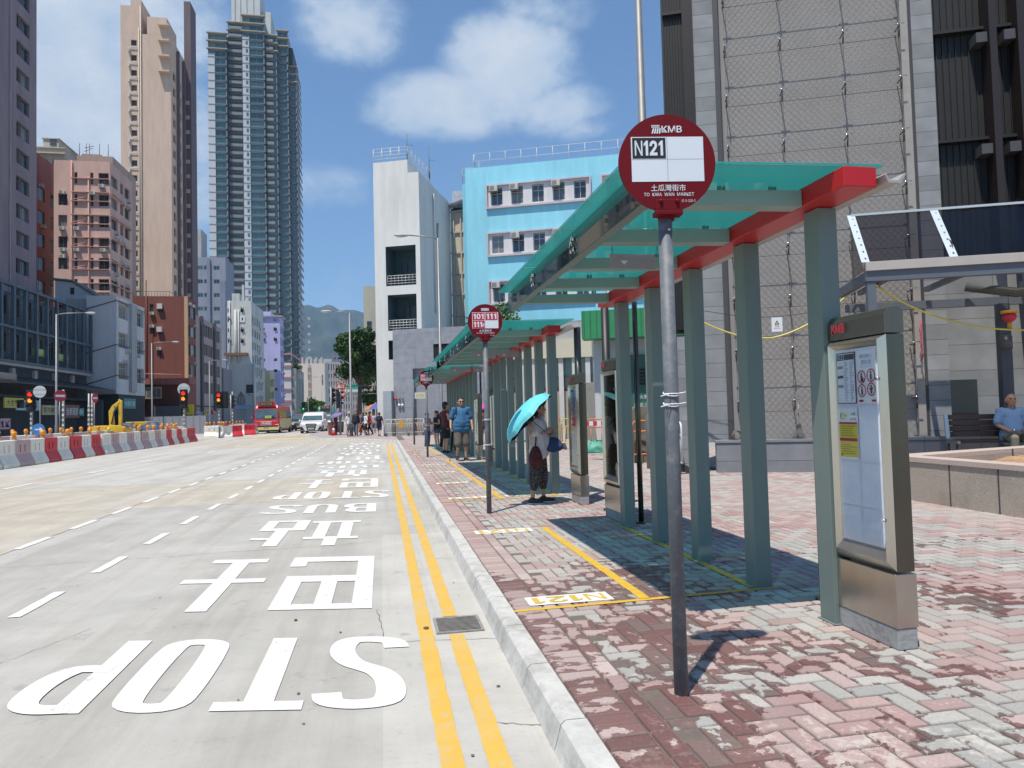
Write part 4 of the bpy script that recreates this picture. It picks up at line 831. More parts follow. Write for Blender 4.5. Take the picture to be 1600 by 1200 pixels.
for (a, c, ty, dy) in wings:
    X0, X1 = P_(a), P_(c); HT = Htop(390, ty); nf = int(HT / FH); b = MB(); b.box(X0 + .1, X1 - .1, dy + .55, dy + 10, 0, HT - .3)
    for k in range(nf):
        z = HT - (k + 1) * FH
        if z < 0: break
        b.box(X0, X1, dy, dy + .6, z + FH - .8, z + FH - .15, 0); b.box(X0 - .15, X1 + .15, dy - .25, dy + .5, z + FH - .22, z + FH - .08, 0)
        if k < 3: b.box(X0 - .5, X1 + .5, dy - .8, dy + .4, z + FH - .3, z + FH, 1)
    for q in (X0, X1 - .35): b.box(q, q + .35, dy, dy + .6, 0, HT - .3, 0)
    if a in (327, 384):
        ww = P_(a + 10.5) - P_(a); b.box(X0, X0 + ww, dy - .12, dy + .5, 0, HT - 8, 2); 
    b.build('wing', [SW, SCR, mat('tower_bright_tile', (.50, .51, .53), .5, var=.05, scale=.1)], t)
    for k in range(nf):
        z = HT - (k + 1) * FH
        if z < 40 and a < 380: continue
        if z < 20: break
        if a == 356 or a == 418:
            bb = MB() if nw < 100 else None; tgt = bb or rest
            q0, q1 = X0 + .4, X1 - 1.2
            tgt.box(q0, q1, dy - 1.2, dy, z - .15, z + .05, 0); tgt.box(q0, q1, dy - 1.2, dy - 1.1, z, z + .95, 0)
            if bb: bb.build('balcony', [SW, SG], t); nw += 1
        st = X0 + (ww + .1 if a in (327, 384) else .4); en = X1 - .4; m_ = max(1, int((en - st) / 2.6)); pw = (en - st) / m_
        for i in range(m_):
            q0 = st + i * pw + .06; q1 = st + (i + 1) * pw - .06
            bb = MB() if nw < 100 and k < 14 else None; tgt = bb or rest
            tgt.quad((q0, dy + .42, z + .0), (q1, dy + .42, z + .0), (q1, dy + .42, z + FH - .95), (q0, dy + .42, z + FH - .95), 1)
            tgt.box((q0 + q1) / 2 - .06, (q0 + q1) / 2 + .06, dy + .36, dy + .4, z, z + FH - .95, 0)
            if bb: bb.build('window', [SW, SG], t); nw += 1
    if a == 384:
        for k in range(2, nf): z = HT - (k + 1) * FH; rest.box(X0 + 1.2, X0 + 2.0, dy - .16, dy - .13, z + .8, z + 2.2, 1)
tag(rest.build('lower_windows', [SW, SG], t), kind='stuff')
side = MB()
for k in range(52):
    z = 18 + k * FH
    if z > Htop(390, 95): break
    side.box(P_(463.2), P_(464.3), 4, 20, z, z + .9, 0)
side.build('side_spandrels', [SW], t)
# --- blue-grey tower behind the brown red block
YE = 185.; x0, x1 = xof(300, 450, YE), xof(353, 450, YE); P_ = lambda px: xof(px, 450, YE) - x0; H = zof(325, 402, YE)
f = []
for j in range(14):
    zt = zof(320, 415 + 21.4 * j, YE)
    if zt < 8: break
    for a, c in ((308, 317), (319, 323), (334, 343)): f.append((P_(a), P_(c), zt - 1.05, zt))
t = block('apartment_tower', 'blue grey apartment tower with green tinted windows behind the brown red block', 'apartment tower', (x0, YE, 0), 0, x1 - x0, 10, H, wallm('blue_grey_render', (.25, .27, .33), .3), f, [], gm=GLg, fm=FRw, dep=.3)
b = MB(); b.box(P_(345), P_(353), -.8, 0, 2, zof(350, 440, YE)); b.box(P_(324), P_(329), -.5, 0, 2, H - .5); b.build('pier', wallm('blue_grey_dark', (.20, .22, .29)), t)
b = MB(); b.box(P_(302), P_(312), 2, 8, H, zof(310, 355, YE)); b.build('roof_house', wallm('grey_render', (.40, .40, .40)), t)
# --- dark blue steel-framed building (X = -32) with slanting canopy
XF = -32.; y0, y1 = yof(-120, 450, XF), yof(143, 500, XF); L = y1 - y0; H = zof(143, 492, y1); zb = zof(143, 584, y1)
DW = wallm('sooty_wall', (.085, .10, .115), .4); SF = mat('blue_steel', (.075, .115, .15), .55, .2, var=.25, scale=2, dirt=.3)
ops = [(a, a + 1.5, z, z + 1.7) for a in [1.2 + 2.3 * i for i in range(int(L / 2.3) - 1)] for z in (zb + 1.2, zb + 4.6) if z + 1.8 < H]
t = block('shop_house', 'dark building behind a frame of blue steel columns above a black slanting canopy', 'shop house', (XF - 12, y0, 0), 0, 10.6, L, H, DW, [], ops, dep=.3, nv=2, nh=1, fm=FRw)
n = int(L / 2.05)
for i in range(n + 1):
    a = i * L / n; b = MB(); b.box(11.75, 12.05, a - .14, a + .14, zb, H + .4); b.build('steel_column', SF, t)
    if i < n:
        b = MB(); b.box(11.2, 11.45, a + .7, a + 1.2, zb + 2.8, H - .5); b.build('shading_fin', mat('pale_fin', (.30, .33, .34), .6, dirt=.4), t)
for z in (zb, (zb + H) / 2 - .3, H + .15): b = MB(); b.box(11.6, 12.1, -.2, L + .15, z, z + .22); b.build('steel_beam', SF, t)
b = MB(); b.box(11.62, 11.9, -.3, L + .3, zb - .25, zb); b.build('pale_edge', mat('edge_grey', (.4, .42, .42), .6), t)
zc = zof(143, 612, y1)
b = MB(); b.add([(10.6, 0, zb - 1.0), (10.6, L, zb - 1.0), (14.2, L + 1, zc + .1), (14.2, -1, zc + .1), (10.6, 0, zb - 1.1), (10.6, L, zb - 1.1), (14.2, L + 1, zc), (14.2, -1, zc)], [(3, 2, 1, 0), (4, 5, 6, 7), (2, 3, 7, 6), (1, 2, 6, 5), (0, 4, 7, 3)]); b.build('canopy', mat('black_corrugated', (.035, .037, .04), .6, dirt=.2), t)
for i in range(7): b = MB(); a = 2 + i * L / 7; b.box(10.62, 10.9, a, a + .6, zb - 1.4, zb - .3); b.build('wall_panel', FRw, t)
for k, (p0, p1, py0, py1) in enumerate(((52, 72, 543, 556), (90, 106, 552, 564))):
    a = yof(p0, 550, XF - .3) - y0; c = yof(p1, 550, XF - .3) - y0; z0 = zof(p0, py1 - 1, y0 + a); z1 = zof(p0, py0, y0 + a); b = MB(); b.box(11.65, 11.74, a, c, z0, z1, 0)
    b.M = Matrix(((0, 0, 1, 0), (1, 0, 0, 0), (0, 1, 0, 0), (0, 0, 0, 1))); b.M = None; write(b, '出租查詢', (11.75, a + .2, z0 + .25), (0, 1, 0), (0, 0, 1), c - a - .4, (z1 - z0) * .55, 1); b.build('shop_sign', [mat('lime_sign', (.28, .38, .03), .6), WH], t)
b = MB(); b.box(11.7, 13.4, L - 19.5 - 3, L - 19.5, zb - .4, zb + 1.2) if 0 else b.box(11.2, 13.0, 0, yof(22, 590, XF + .8) - y0, zof(5, 590, 60), zof(5, 575, 60)); b.build('beige_fascia', mat('beige_tile', (.42, .34, .27), .7), t)
# open shopfronts under the canopies: dark interiors with signs
def shopfront(label, x, ya, yb, z1, signs):
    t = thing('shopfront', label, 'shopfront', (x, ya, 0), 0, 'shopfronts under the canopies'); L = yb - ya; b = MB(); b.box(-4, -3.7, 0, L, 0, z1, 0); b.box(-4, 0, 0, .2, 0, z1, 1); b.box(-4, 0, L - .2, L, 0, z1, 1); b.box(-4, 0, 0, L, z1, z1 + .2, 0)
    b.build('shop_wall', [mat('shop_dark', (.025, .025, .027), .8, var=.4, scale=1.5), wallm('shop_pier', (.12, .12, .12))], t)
    r = random.Random(int(ya * 7))
    for i in range(int(L / 1.5)):
        b = MB(); a = .4 + i * 1.5; zt = r.uniform(1.2, 2.3); b.box(-3.6, -3.0, a, a + r.uniform(.5, 1.1), 0, zt); c = r.choice([(.30, .28, .25), (.10, .14, .2), (.25, .08, .06), (.12, .12, .12), (.2, .2, .12)]); b.build('display_rack', mat('rack_%d' % r.randint(0, 5), c, .7, var=.5, scale=4), t)
    for a, wd, z, h, col, txt in signs:
        b = MB(); b.box(-.1, .02, a, a + wd, z, z + h, 0); write(b, txt, (.03, a + wd * .08, z + h * .2), (0, 1, 0), (0, 0, 1), wd * .84, h * .6, 1, .01); b.build('shop_sign', [mat('sign_' + str(int(col[0] * 100)) + str(int(col[1] * 100)) + str(int(col[2] * 100)), col, .5), WH if sum(col) < .8 else BK], t)
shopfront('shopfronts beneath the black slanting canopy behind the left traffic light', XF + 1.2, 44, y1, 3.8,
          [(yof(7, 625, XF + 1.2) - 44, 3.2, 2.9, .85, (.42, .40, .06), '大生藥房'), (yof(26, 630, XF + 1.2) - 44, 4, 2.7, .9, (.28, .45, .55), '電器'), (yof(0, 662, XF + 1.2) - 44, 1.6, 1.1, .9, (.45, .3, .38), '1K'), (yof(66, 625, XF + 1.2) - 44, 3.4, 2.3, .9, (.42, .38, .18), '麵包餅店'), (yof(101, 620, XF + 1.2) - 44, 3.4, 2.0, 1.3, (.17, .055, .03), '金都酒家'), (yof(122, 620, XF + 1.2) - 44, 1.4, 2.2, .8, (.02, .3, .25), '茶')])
# --- white overhanging block
YG = 86.6; x0, x1 = xof(135, 550, YG), xof(182, 550, YG); w = x1 - x0; H = zof(182, 462, YG); zb = zof(182, 612, YG); dG = yof(226, 550, x1) - YG
WG = wallm('weathered_white', (.52, .54, .56), .4, dcol=(.24, .24, .24)); Q = lambda px: yof(px, 550, x1) - YG
s = []
for (zt, hh) in ((467, 31), (517, 27), (565, 29)):
    zt_ = zof(182, zt, YG); s += [(Q(185), Q(200.5), zt_ - hh * .066, zt_), (Q(210.5), Q(224.5), zt_ - hh * .066 - .2, zt_ - .3)]
t = block('tenement', 'weathered white corner tenement with a blank windowless wall facing the road', 'tenement', (x0, YG, zb), 0, w, dG, H - zb, WG, [], [(a, c, z0 - zb, z1 - zb) for a, c, z0, z1 in s], ac=.6, nv=3, nh=1, fm=FRw, dep=.4)
b = MB(); b.box(-.1, w, 0, dG, -.25, 0); b.build('soffit', WG, t)
for z in (.95, .49, .17): b = MB(); b.tube([(0, -.05, (H - zb) * z - 1.0), (w, -.05, (H - zb) * z), (w + .05, dG, (H - zb) * z)], .06, 5); b.build('brown_string_course', mat('string_brown', (.14, .09, .07), .8), t)
b = MB(); b.box(w, w + .35, Q(201.5), Q(209.5), .1, H - zb - .3); b.build('pipe_pier', wallm('grey_pier', (.34, .36, .37)), t)
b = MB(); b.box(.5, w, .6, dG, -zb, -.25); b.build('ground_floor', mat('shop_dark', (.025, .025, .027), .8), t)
b = MB(); b.box(w + .01, w + .1, 2, 6, -1.9, -.7, 0); write(b, '地產代理', (w + .11, 2.3, -1.6), (0, 1, 0), (0, 0, 1), 3.4, .6, 1); b.build('shop_sign', [mat('teal_sign', (.03, .25, .24), .6), WH], t)
# gabled roof hut above
YH = 90.; x0 = xof(86, 450, YH); x1 = xof(125, 450, YH); t = thing('roof_hut', 'small white gabled rooftop hut below the pink block', 'hut', (x0, YH, 0)); w = x1 - x0; b = MB()
b.prism([(0, zof(86, 473, YH)), (xof(165, 450, YH) - x0, zof(165, 473, YH)), (xof(113, 450, YH) - x0, zof(113, 441, YH)), (0, zof(86, 438, YH))], 0, 8, 'y'); b.build('wall', wallm('hut_white', (.45, .5, .52)), t)
b = MB(); zz = zof(110, 452, YH); b.box(xof(110, 450, YH) - x0, xof(116, 450, YH) - x0, -.05, 0, zz - .6, zz + .2); b.build('window', GL, t)
b = MB(); b.prism([(-.3, zof(86, 437, YH)), (xof(113, 450, YH) - x0, zof(113, 440, YH)), (xof(168, 450, YH) - x0, zof(165, 474, YH)), (xof(168, 450, YH) - x0, zof(165, 472.5, YH)), (xof(113, 450, YH) - x0, zof(113, 437.5, YH)), (-.3, zof(86, 434.5, YH))], -.3, 8.2, 'y'); b.build('roof', mat('hut_roof', (.12, .14, .15), .8), t)
t = block('rooftop_annex', 'pale grey corrugated rooftop annex between the steel framed building and the white tenement', 'annex', (xof(103, 480, YG + .5), YG + .5, 0), 0, xof(146, 480, YG + .5) - xof(103, 480, YG + .5), 5, zof(150, 466, YG), wallm('annex_grey', (.30, .33, .34), .5), [], [])
# --- brown red block
YI = yof(292, 550, -29.2); x0, x1 = xof(208, 500, YI), xof(292, 500, YI); w = x1 - x0; H = zof(292, 463, YI); dI = yof(306, 520, x1) - YI; P_ = lambda px: xof(px, 500, YI) - x0
zc = zof(250, 600, YI)
f = [(P_(a), P_(c), zof(250, b2, YI), zof(250, b1, YI)) for a, c, b1, b2 in ((234, 240, 475, 487), (246, 255, 475, 488), (234, 241, 511, 522), (246, 254, 511, 522), (245, 252, 546, 557))]
s = [(.5, 1.8, H - 3 - 3 * j, H - 1.2 - 3 * j) for j in range(4)] + [(2.2, dI - .3, H - 3 - 3 * j, H - 1.2 - 3 * j) for j in range(4)]
t = block('apartment_block', 'brown red block with a big blank gable and five small windows', 'apartment block', (x0, YI, 0), 0, w, dI, H, wallm('brown_red_render', (.19, .062, .045), .2, ds=.2, dcol=(.10, .04, .035)), f, s, dep=.2, nv=1, ac=.6)
b = MB(); b.box(w - .35, w + .12, -.12, .3, zc - .5, H); b.build('cream_corner_strip', mat('ochre_strip', (.50, .34, .20), .8), t)
for a in (246, 246.5): b = MB(); b.box(P_(a), P_(a + 8), -.5, 0, zof(250, 522 if a == 246 else 486, YI) + .3, zof(250, 514 if a == 246 else 478, YI) + .3); b.build('air_conditioner', mat('ac_case', (.55, .54, .5), .6), t)
b = MB(); b.tube([(P_(229), -.1, 3), (P_(229), -.1, H + 2.4)], .09, 6); b.build('drain_pipe', mat('pipe_redbrown', (.12, .03, .02), .6), t)
b = MB(); b.tube([(P_(238), -.1, 6), (P_(238), -.1, H - 4)], .05, 6); b.build('drain_pipe', mat('pipe_redbrown', (.12, .03, .02), .6), t)
b = MB(); b.tube([(P_(210), 1, H + .9), (P_(262), 1, H + .9), (P_(262), 8, H + .9)], .04, 5)
for k in range(12): b.tube([(P_(210 + k * 4.7), 1, H - .2), (P_(210 + k * 4.7), 1, H + .9)], .03, 5)
b.build('roof_railing', FR, t)
b = MB(); b.box(P_(206), w + 1.2, -3.6, 0, zc - .2, zc + .65); b.build('canopy_slab', wallm('dusty_red_slab', (.26, .10, .075)), t)
b = MB(); b.box(P_(212), P_(222), -2.8, -1, zc + .65, zc + 1.9); b.box(P_(224), P_(228), -2.8, -1.5, zc + .65, zc + 1.9); b.build('roof_unit', FRw, t)
b = MB(); b.tube([(P_(213), -3.2, zc + 1.5), (w, -3.2, zc + 1.2)], .03, 5); b.build('canopy_railing', FRw, t)
b = MB(); b.box(P_(232), P_(262), -3.3, -3.2, zc - 2.3, zc - .6, 0)
for k in range(4): b.box(P_(233 + k * 7.2), P_(239 + k * 7.2), -3.32, -3.3, zc - 2.1, zc - .8, 1)
b.build('window_strip', [mat('cream_frame', (.36, .34, .22), .7), GL], t)
b = MB(); b.box(P_(291), P_(307), -2.2, -2, 2.3, 3.8, 0); write(b, '100%', (P_(294), -2.22, 2.6), (1, 0, 0), (0, 0, 1), P_(300) - P_(294), .8, 1, .03); b.build('shop_sign', [YEL, BK], t)
# --- grey strip-window block
x1i = x1 - .4; YJ = YI + dI + .1; dJ = yof(346, 560, x1i) - YJ; H = zof(308, 490, YJ); zb = zof(308, 622, YJ); Q = lambda px: yof(px, 550, x1i) - YJ
s = []
for j in range(4):
    zt = H - .9 - j * (H - zb - .6) / 4; 
    for a, c in ((.2, 1.5), (Q(316.5), Q(321)), (Q(321.4), Q(325)), (Q(325.4), Q(329)), (Q(329.3), Q(332.5)), (Q(336.5), Q(340)), (Q(340.3), Q(343))): s.append((a, c, zt - 2.0, zt))
t = block('office_block', 'grey pink block with dark strip windows beyond the brown red block', 'office block', (x1i - 14, YJ, 0), 0, 14, dJ, H, wallm('dusty_pink_tile', (.33, .28, .27), .2), [], s, dep=.3, nv=1, fm=FRb)
for p in (312.5, 333): b = MB(); a = Q(p); b.box(14, 14.35, a, a + 1.1, 2.8, H + .2); b.build('dark_pier', wallm('pier_dark', (.085, .08, .09)), t)
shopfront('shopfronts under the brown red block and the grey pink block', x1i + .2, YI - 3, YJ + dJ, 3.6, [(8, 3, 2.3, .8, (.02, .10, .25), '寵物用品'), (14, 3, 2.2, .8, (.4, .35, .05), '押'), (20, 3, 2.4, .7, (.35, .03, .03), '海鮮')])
# --- low weathered cluster
YK = 151.; x0, x1 = xof(337, 600, YK), xof(372, 600, YK)
t = block('tenement', 'blue grey low tenement hung with cages beside the grey pink block', 'tenement', (x0, YK - 10, 0), 0, xof(368, 600, YK - 10) - xof(337, 600, YK - 10), 8, zof(350, 575, YK - 10), wallm('slate_render', (.20, .20, .23), .4), grid(.6, 3, 1.4, 1.0, 5, 3, 3.2, 1.6), [], ac=.6)
YL = 164.; x0, x1 = xof(355, 520, YL), xof(393, 520, YL); H = zof(370, 470, YL); dL = yof(412, 520, x1) - YL; P_ = lambda px: xof(px, 520, YL) - x0
f = [(P_(a), P_(c), zof(370, py + 6, YL), zof(370, py, YL)) for py in (482, 497, 513, 530) for a, c in ((355.8, 360.5), (376, 380.5))]
t = block('tenement', 'weathered white slab tenement with a white painted window surround', 'tenement', (x0, YL, 0), 0, x1 - x0, dL, H, wallm('grubby_white', (.50, .52, .50), .5, ds=.25, dcol=(.24, .24, .23)), f, grid(.8, 4, 3, 1.8, 5, int((H - 6) / 3), 3., 1.7), ac=.5, dep=.4)
b = MB(); a = zof(370, 502, YL); b.box(P_(375), P_(383), -.15, 0, a - .2, a + 1.1, 0); b.box(P_(378), P_(380), -.17, -.15, a + .2, a + .8, 1); b.build('window_surround', [WH, BK], t)
for p in (359, 367, 369, 373): b = MB(); b.tube([(P_(p), -.2, 10), (P_(p), -.2, H - (2 if p > 365 else 0))], .12, 6); b.build('drain_pipe', FRw, t)
b = MB(); b.box(P_(352), P_(388), -1.6, 0, zof(370, 556, YL), zof(370, 552, YL)); b.build('rusty_ledge', mat('rusty', (.18, .10, .06), .8), t)
b = MB(); b.box(P_(360), P_(372), 2, 5, H, H + 2); b.box(P_(376), P_(379), 2, 3, H, H + 4); b.build('roof_house', wallm('grubby_white', (.5, .52, .5)), t)
YM = 153.; x0, x1 = xof(357, 600, YM), xof(398, 600, YM); P_ = lambda px: xof(px, 600, YM) - x0; H = zof(380, 568, YM); dM = yof(414, 600, x1) - YM
t = block('shop_house', 'low pale blue grey shop house with a dark pointed arch window', 'shop house', (x0, YM, 0), 0, x1 - x0, dM, H, wallm('pale_blue_grey', (.44, .47, .47), .35), [(P_(384), P_(396), H - 6.2, H - 4.4)], grid(.8, 4, 2.4, 1.5, 4.5, 3, 3, 1.6), ac=.8, dep=.4)
b = MB(); z0 = zof(375, 632, YM); z1 = zof(375, 611, YM); b.prism([(P_(370), z0), (P_(383), z0), (P_(383), (z0 + z1) / 2), (P_(376.5), z1), (P_(370), (z0 + z1) / 2)], -.08, -.02, 'y'); b.build('arch_window', GL, t)
for k in range(5): b = MB(); b.box(P_(371.5 + k * 2.4), P_(371.9 + k * 2.4), -.16, -.08, z0, z1 - 1.2); b.build('arch_mullion', FRw, t)
b = MB(); b.tube([(P_(398), -.25, 1), (P_(398), -.25, H)], .25, 6); b.build('drain_pipe', FRw, t)
b = MB(); b.add([(P_(372), 0, 4.2), (P_(392), 0, 4.2), (P_(392), -3, 3.4), (P_(372), -3, 3.4)], [(0, 1, 2, 3)]); b.add([(P_(372), 0, 4.15), (P_(392), 0, 4.15), (P_(392), -3, 3.35), (P_(372), -3, 3.35)], [(3, 2, 1, 0)]); b.build('awning', mat('blue_awning', (.3, .38, .5), .6), t)
t = block('tenement', 'narrow yellowish cream tenement beside the lavender block', 'tenement', (xof(413, 600, 172), 172, 0), 0, xof(422, 600, 172) - xof(413, 600, 172), yof(429, 600, xof(422, 600, 172)) - 172, zof(420, 579, 172), wallm('cream_yellow', (.50, .46, .28)), [], grid(.5, 4, 2, 1.4, 6, 3, 3, 1.6), ac=.7)
YN = 185.; x0, x1 = xof(410, 560, YN), xof(438, 560, YN); P_ = lambda px: xof(px, 560, YN) - x0; H = zof(425, 495, YN); dN = yof(443.5, 560, x1) - YN
f = [(P_(a), P_(c), zof(425, py + 4.5, YN), zof(425, py, YN)) for a, c in ((410.5, 414), (428, 433)) for py in (497, 512, 528, 560, 577, 606)]
t = block('apartment_block', 'narrow lavender apartment block with a blank sunlit wall', 'apartment block', (x0, YN, 0), 0, x1 - x0, dN, H, wallm('lavender_render', (.44, .43, .68), .1, ds=.15), f, grid(1, 4, 3.4, 2, 5, 9, 3, 1.8), ac=.4, dep=.3)
b = MB(); b.box(P_(410), P_(422), 2, 9, H, zof(415, 485, YN)); b.build('roof_house', wallm('lavender_render', (.44, .43, .68)), t)
b = MB(); b.box(-.4, x1 - x0 + .6, -.5, dN, H, H + .3); b.build('roof_slab', wallm('grey_render', (.4, .4, .4)), t)
YO = 205.; x0 = xof(444, 600, YO); x1 = xof(455, 600, YO); dO = yof(469, 600, x1) - YO; H = zof(450, 567, YO)
t = block('apartment_block', 'white balcony block with thin pink stripes near the end of the street', 'apartment block', (x0, YO, 0), 0, x1 - x0, dO, H, wallm('clean_white', (.60, .58, .57), .2), grid(.5, 1, 2, 1.4, 4, 5, 3.3, 1.6), grid(1, int(dO / 4.4), 4.4, 3, 4, 5, 3.3, 1.8), dep=.5)
for j in range(5): b = MB(); b.box(-.1, x1 - x0 + .3, -.3, 0, 5.9 + 3.3 * j, 6.3 + 3.3 * j); b.box(x1 - x0, x1 - x0 + .3, 0, dO, 5.9 + 3.3 * j, 6.3 + 3.3 * j); b.build('pink_band', mat('pink_band', (.50, .20, .25), .7), t)
for k in range(5): b = MB(); b.box(x1 - x0, x1 - x0 + 1.2, k * dO / 5 + .5, k * dO / 5 + dO / 6, 3.5, H - 1.5) ; b.build('enclosed_balcony', mat('balcony_mix', (.25, .27, .26), .7, var=.5, scale=.8), t)
# --- public housing slab
YQ = 255.; x0 = xof(466, 620, YQ); x1 = xof(509, 620, YQ); H = zof(490, 568, YQ); P_ = lambda px: xof(px, 600, YQ) - x0
w2 = xof(592, 620, YQ + 6) - x1
t = thing('housing_block', 'long public housing slab with a cream end wall across the end of the street', 'housing block', (x0, YQ, 0))
b = MB(); b.box(0, x1 - x0, 0, 16, 0, H, 0); b.box(P_(481), P_(487), -.05, 0, 2, H - 1.5, 1); b.box(P_(466), P_(472), -.06, -.01, 2, H - 1, 1)
for k in range(12): b.box(P_(482), P_(486), -.1, -.05, 5 + k * 2.8, 5.9 + k * 2.8, 2)
b.build('end_wall', [mat('housing_cream', (.62, .54, .46), .8, var=.05), mat('housing_brown', (.30, .2, .18), .8), mat('housing_grey', (.4, .38, .36), .8)], t)
b = MB(); write(b, '馬頭圍邨', (P_(503.5), -.1, zof(500, 601, YQ)), (0, 0, -1), (1, 0, 0), zof(500, 586, YQ) - zof(500, 601, YQ), 2.0, 0, .01); b.build('estate_name', BK, t) if 0 else None
b = MB()
for k, ch in enumerate('馬頭圍邨'): write(b, ch, (P_(503), -.1, zof(500, 590 + 4 * k, YQ)), (1, 0, 0), (0, 0, 1), P_(505) - P_(503), 1.0, 0, .02)
b.build('estate_name', BK, t)
fx = x1 - x0; nb = 22; bw = w2 / nb; fh = 2.75; nfl = int(H / fh); nwin = 0; rest = MB(); wb = MB()
wb.box(fx + .02, fx + w2, .5, 16, 0, H)
wb.box(fx, fx + w2, -.1, 1.2, H - .3, H + .5)
for i in range(nb + 1): wb.box(fx + i * bw - .25, fx + i * bw + .25, -.25, .5, 0, H)
wb.build('frame', mat('housing_frame', (.36, .33, .33), .85, var=.15, scale=.3), t)
for k in range(nfl): b = MB(); b.box(fx, fx + w2, 0, .5, k * fh, k * fh + 1.2); b.build('balcony_band', mat('housing_band', (.50, .44, .43), .85), t)
for k in range(nfl):
    for i in range(nb):
        bb = MB() if nwin < 100 and k > nfl - 6 else None; tg = bb or rest; c = 1 if i % 3 == 0 else (2 if i % 3 == 1 else 0)
        tg.box(fx + i * bw + .5, fx + (i + 1) * bw - .5, .3, .4, k * fh + .9, k * fh + 2.6, c)
        if bb: bb.build('window', [GL, mat('housing_bluegrey', (.16, .2, .27), .7), mat('housing_redbrown', (.34, .20, .17), .7)], t); nwin += 1
tag(rest.build('lower_windows', [GL, mat('housing_bluegrey', (.16, .2, .27), .7), mat('housing_redbrown', (.34, .20, .17), .7)], t), kind='stuff')
b = MB(); b.box(fx, P_(513), -.3, .05, 0, H); b.build('blue_end_strip', mat('housing_blue_strip', (.16, .22, .28), .8), t)
b = MB()
for p in (470, 478, 484, 492, 500): b.box(P_(p), P_(p + 3), 3, 8, H, H + 2.5)
b.build('roof_houses', mat('housing_grey', (.4, .38, .36), .8), t)
t = block('distant_tower', 'dark grey tower far behind the housing slab', 'tower', (xof(518, 570, 600), 600, 0), 0, xof(535, 570, 600) - xof(518, 570, 600), 20, zof(526, 551, 600), mat('far_grey', (.16, .18, .22), .8), grid(2, 3, 3, 1.6, 4, 16, 3.2, 1.6), [])
t = block('distant_block', 'pale low blocks on the hillside behind the housing slab', 'apartment block', (xof(472, 565, 700), 700, 0), 0, xof(518, 565, 700) - xof(472, 565, 700), 20, zof(500, 561, 700), mat('far_pale', (.42, .42, .42), .8), grid(2, 8, 3.4, 2, 30, 6, 3.2, 1.6), [])
t = block('distant_block', 'small cream block with aerials left of the white stair tower', 'apartment block', (xof(568, 480, 90), 90, 0), 0, xof(592, 480, 90) - xof(568, 480, 90), 6, zof(580, 447, 90), wallm('cream_aged', (.42, .40, .32), .4), grid(.4, 2, 1.0, .6, 3, 4, 3, 1.4), [], dep=.2)
t = block('shop_house', 'bright yellow building above the market umbrellas', 'shop house', (xof(574, 620, 100), 100, 0), 0, 2.1, 6, zof(580, 600, 100), mat('yellow_wall', (.62, .45, .05), .7, var=.1), grid(.3, 2, .9, .6, 3.2, 2, 1.8, .9), [], dep=.15, parapet=.3)
t = block('tenement', 'pink and white tenement strip directly left of the white stair tower', 'tenement', (xof(588, 560, 60), 60, 3.2), 0, 2.4, 6, zof(590, 480, 60) - 3.2, mat('pale_pink_wall', (.58, .46, .52), .7, var=.1), [(.25, .6, k * 2 + .6, k * 2 + 1.6) for k in range(5)], [], dep=.15, parapet=.3)
# --- Lion Rock ridge
def ridge():
    pts = [(380, 560), (430, 540), (455, 512), (465, 492), (472, 480), (478, 476), (486, 477), (494, 481), (503, 479), (512, 476), (522, 480), (532, 486), (540, 484), (550, 484), (565, 488), (590, 500), (640, 510), (720, 530), (800, 545), (950, 560)]
    Y = 3600.; b = MB(); xs = []; r = random.Random(2)
    top = [D(px, py, Y) for px, py in pts]; n = 150; col = []
    x0, x1 = top[0].x, top[-1].x; rows = 26
    from mathutils import noise as MN
    for j in range(rows):
        v = j / (rows - 1)
        for i in range(n):
            x = x0 + (x1 - x0) * i / (n - 1); k = 0
            while k < len(top) - 2 and top[k + 1].x < x: k += 1
            f = (x - top[k].x) / (top[k + 1].x - top[k].x); z = top[k].z * (1 - f) + top[k + 1].z * f
            zz = z * (1 - v) ** 1.25; nn = MN.fractal(Vector((x * .006, v * 4, 1)), 1, 2, 6)
            b.v.append((x + nn * 30 * v, Y - v * 1500 - nn * 160 * math.sin(v * PI) + (30 * nn if j == 0 else 0), max(0, zz + nn * 26 * (1 if j else .45))))
    for j in range(rows - 1):
        for i in range(n - 1): a = j * n + i; b.f.append((a, a + n, a + n + 1, a + 1)); b.m.append(0); b.sm.append(True)
    k = len(b.v)
    for i in range(n): b.v.append((b.v[i][0], Y + 900, 0))
    for i in range(n - 1): b.f.append((i, i + 1, k + i + 1, k + i)); b.m.append(0); b.sm.append(True)
    m = mat('mountain_scrub', (.022, .034, .018), .95, var=.4, scale=.02, dirt=.9, dscale=.012, dcol=(.09, .09, .08)); struct(b.build('mountain', m))
ridge()
# ================================================================ right side of the street (turned 22 degrees)
AN = math.radians(-22); UV = Vector((math.cos(AN), math.sin(AN), 0)); NV = Vector((-UV.y, UV.x, 0))
def plane_pt(px, py, p0, off=0.):
    d = Vector(ray(px, py)); c = Vector(CAM); tt = (Vector(p0) + NV * off - c).dot(NV) / d.dot(NV); return c + d * tt
class PL:
    def __init__(s, p0): s.p = Vector(p0)
    def s_(s, px, py): q = plane_pt(px, py, s.p); return (q - s.p).dot(UV)
    def z_(s, px, py): return plane_pt(px, py, s.p).z
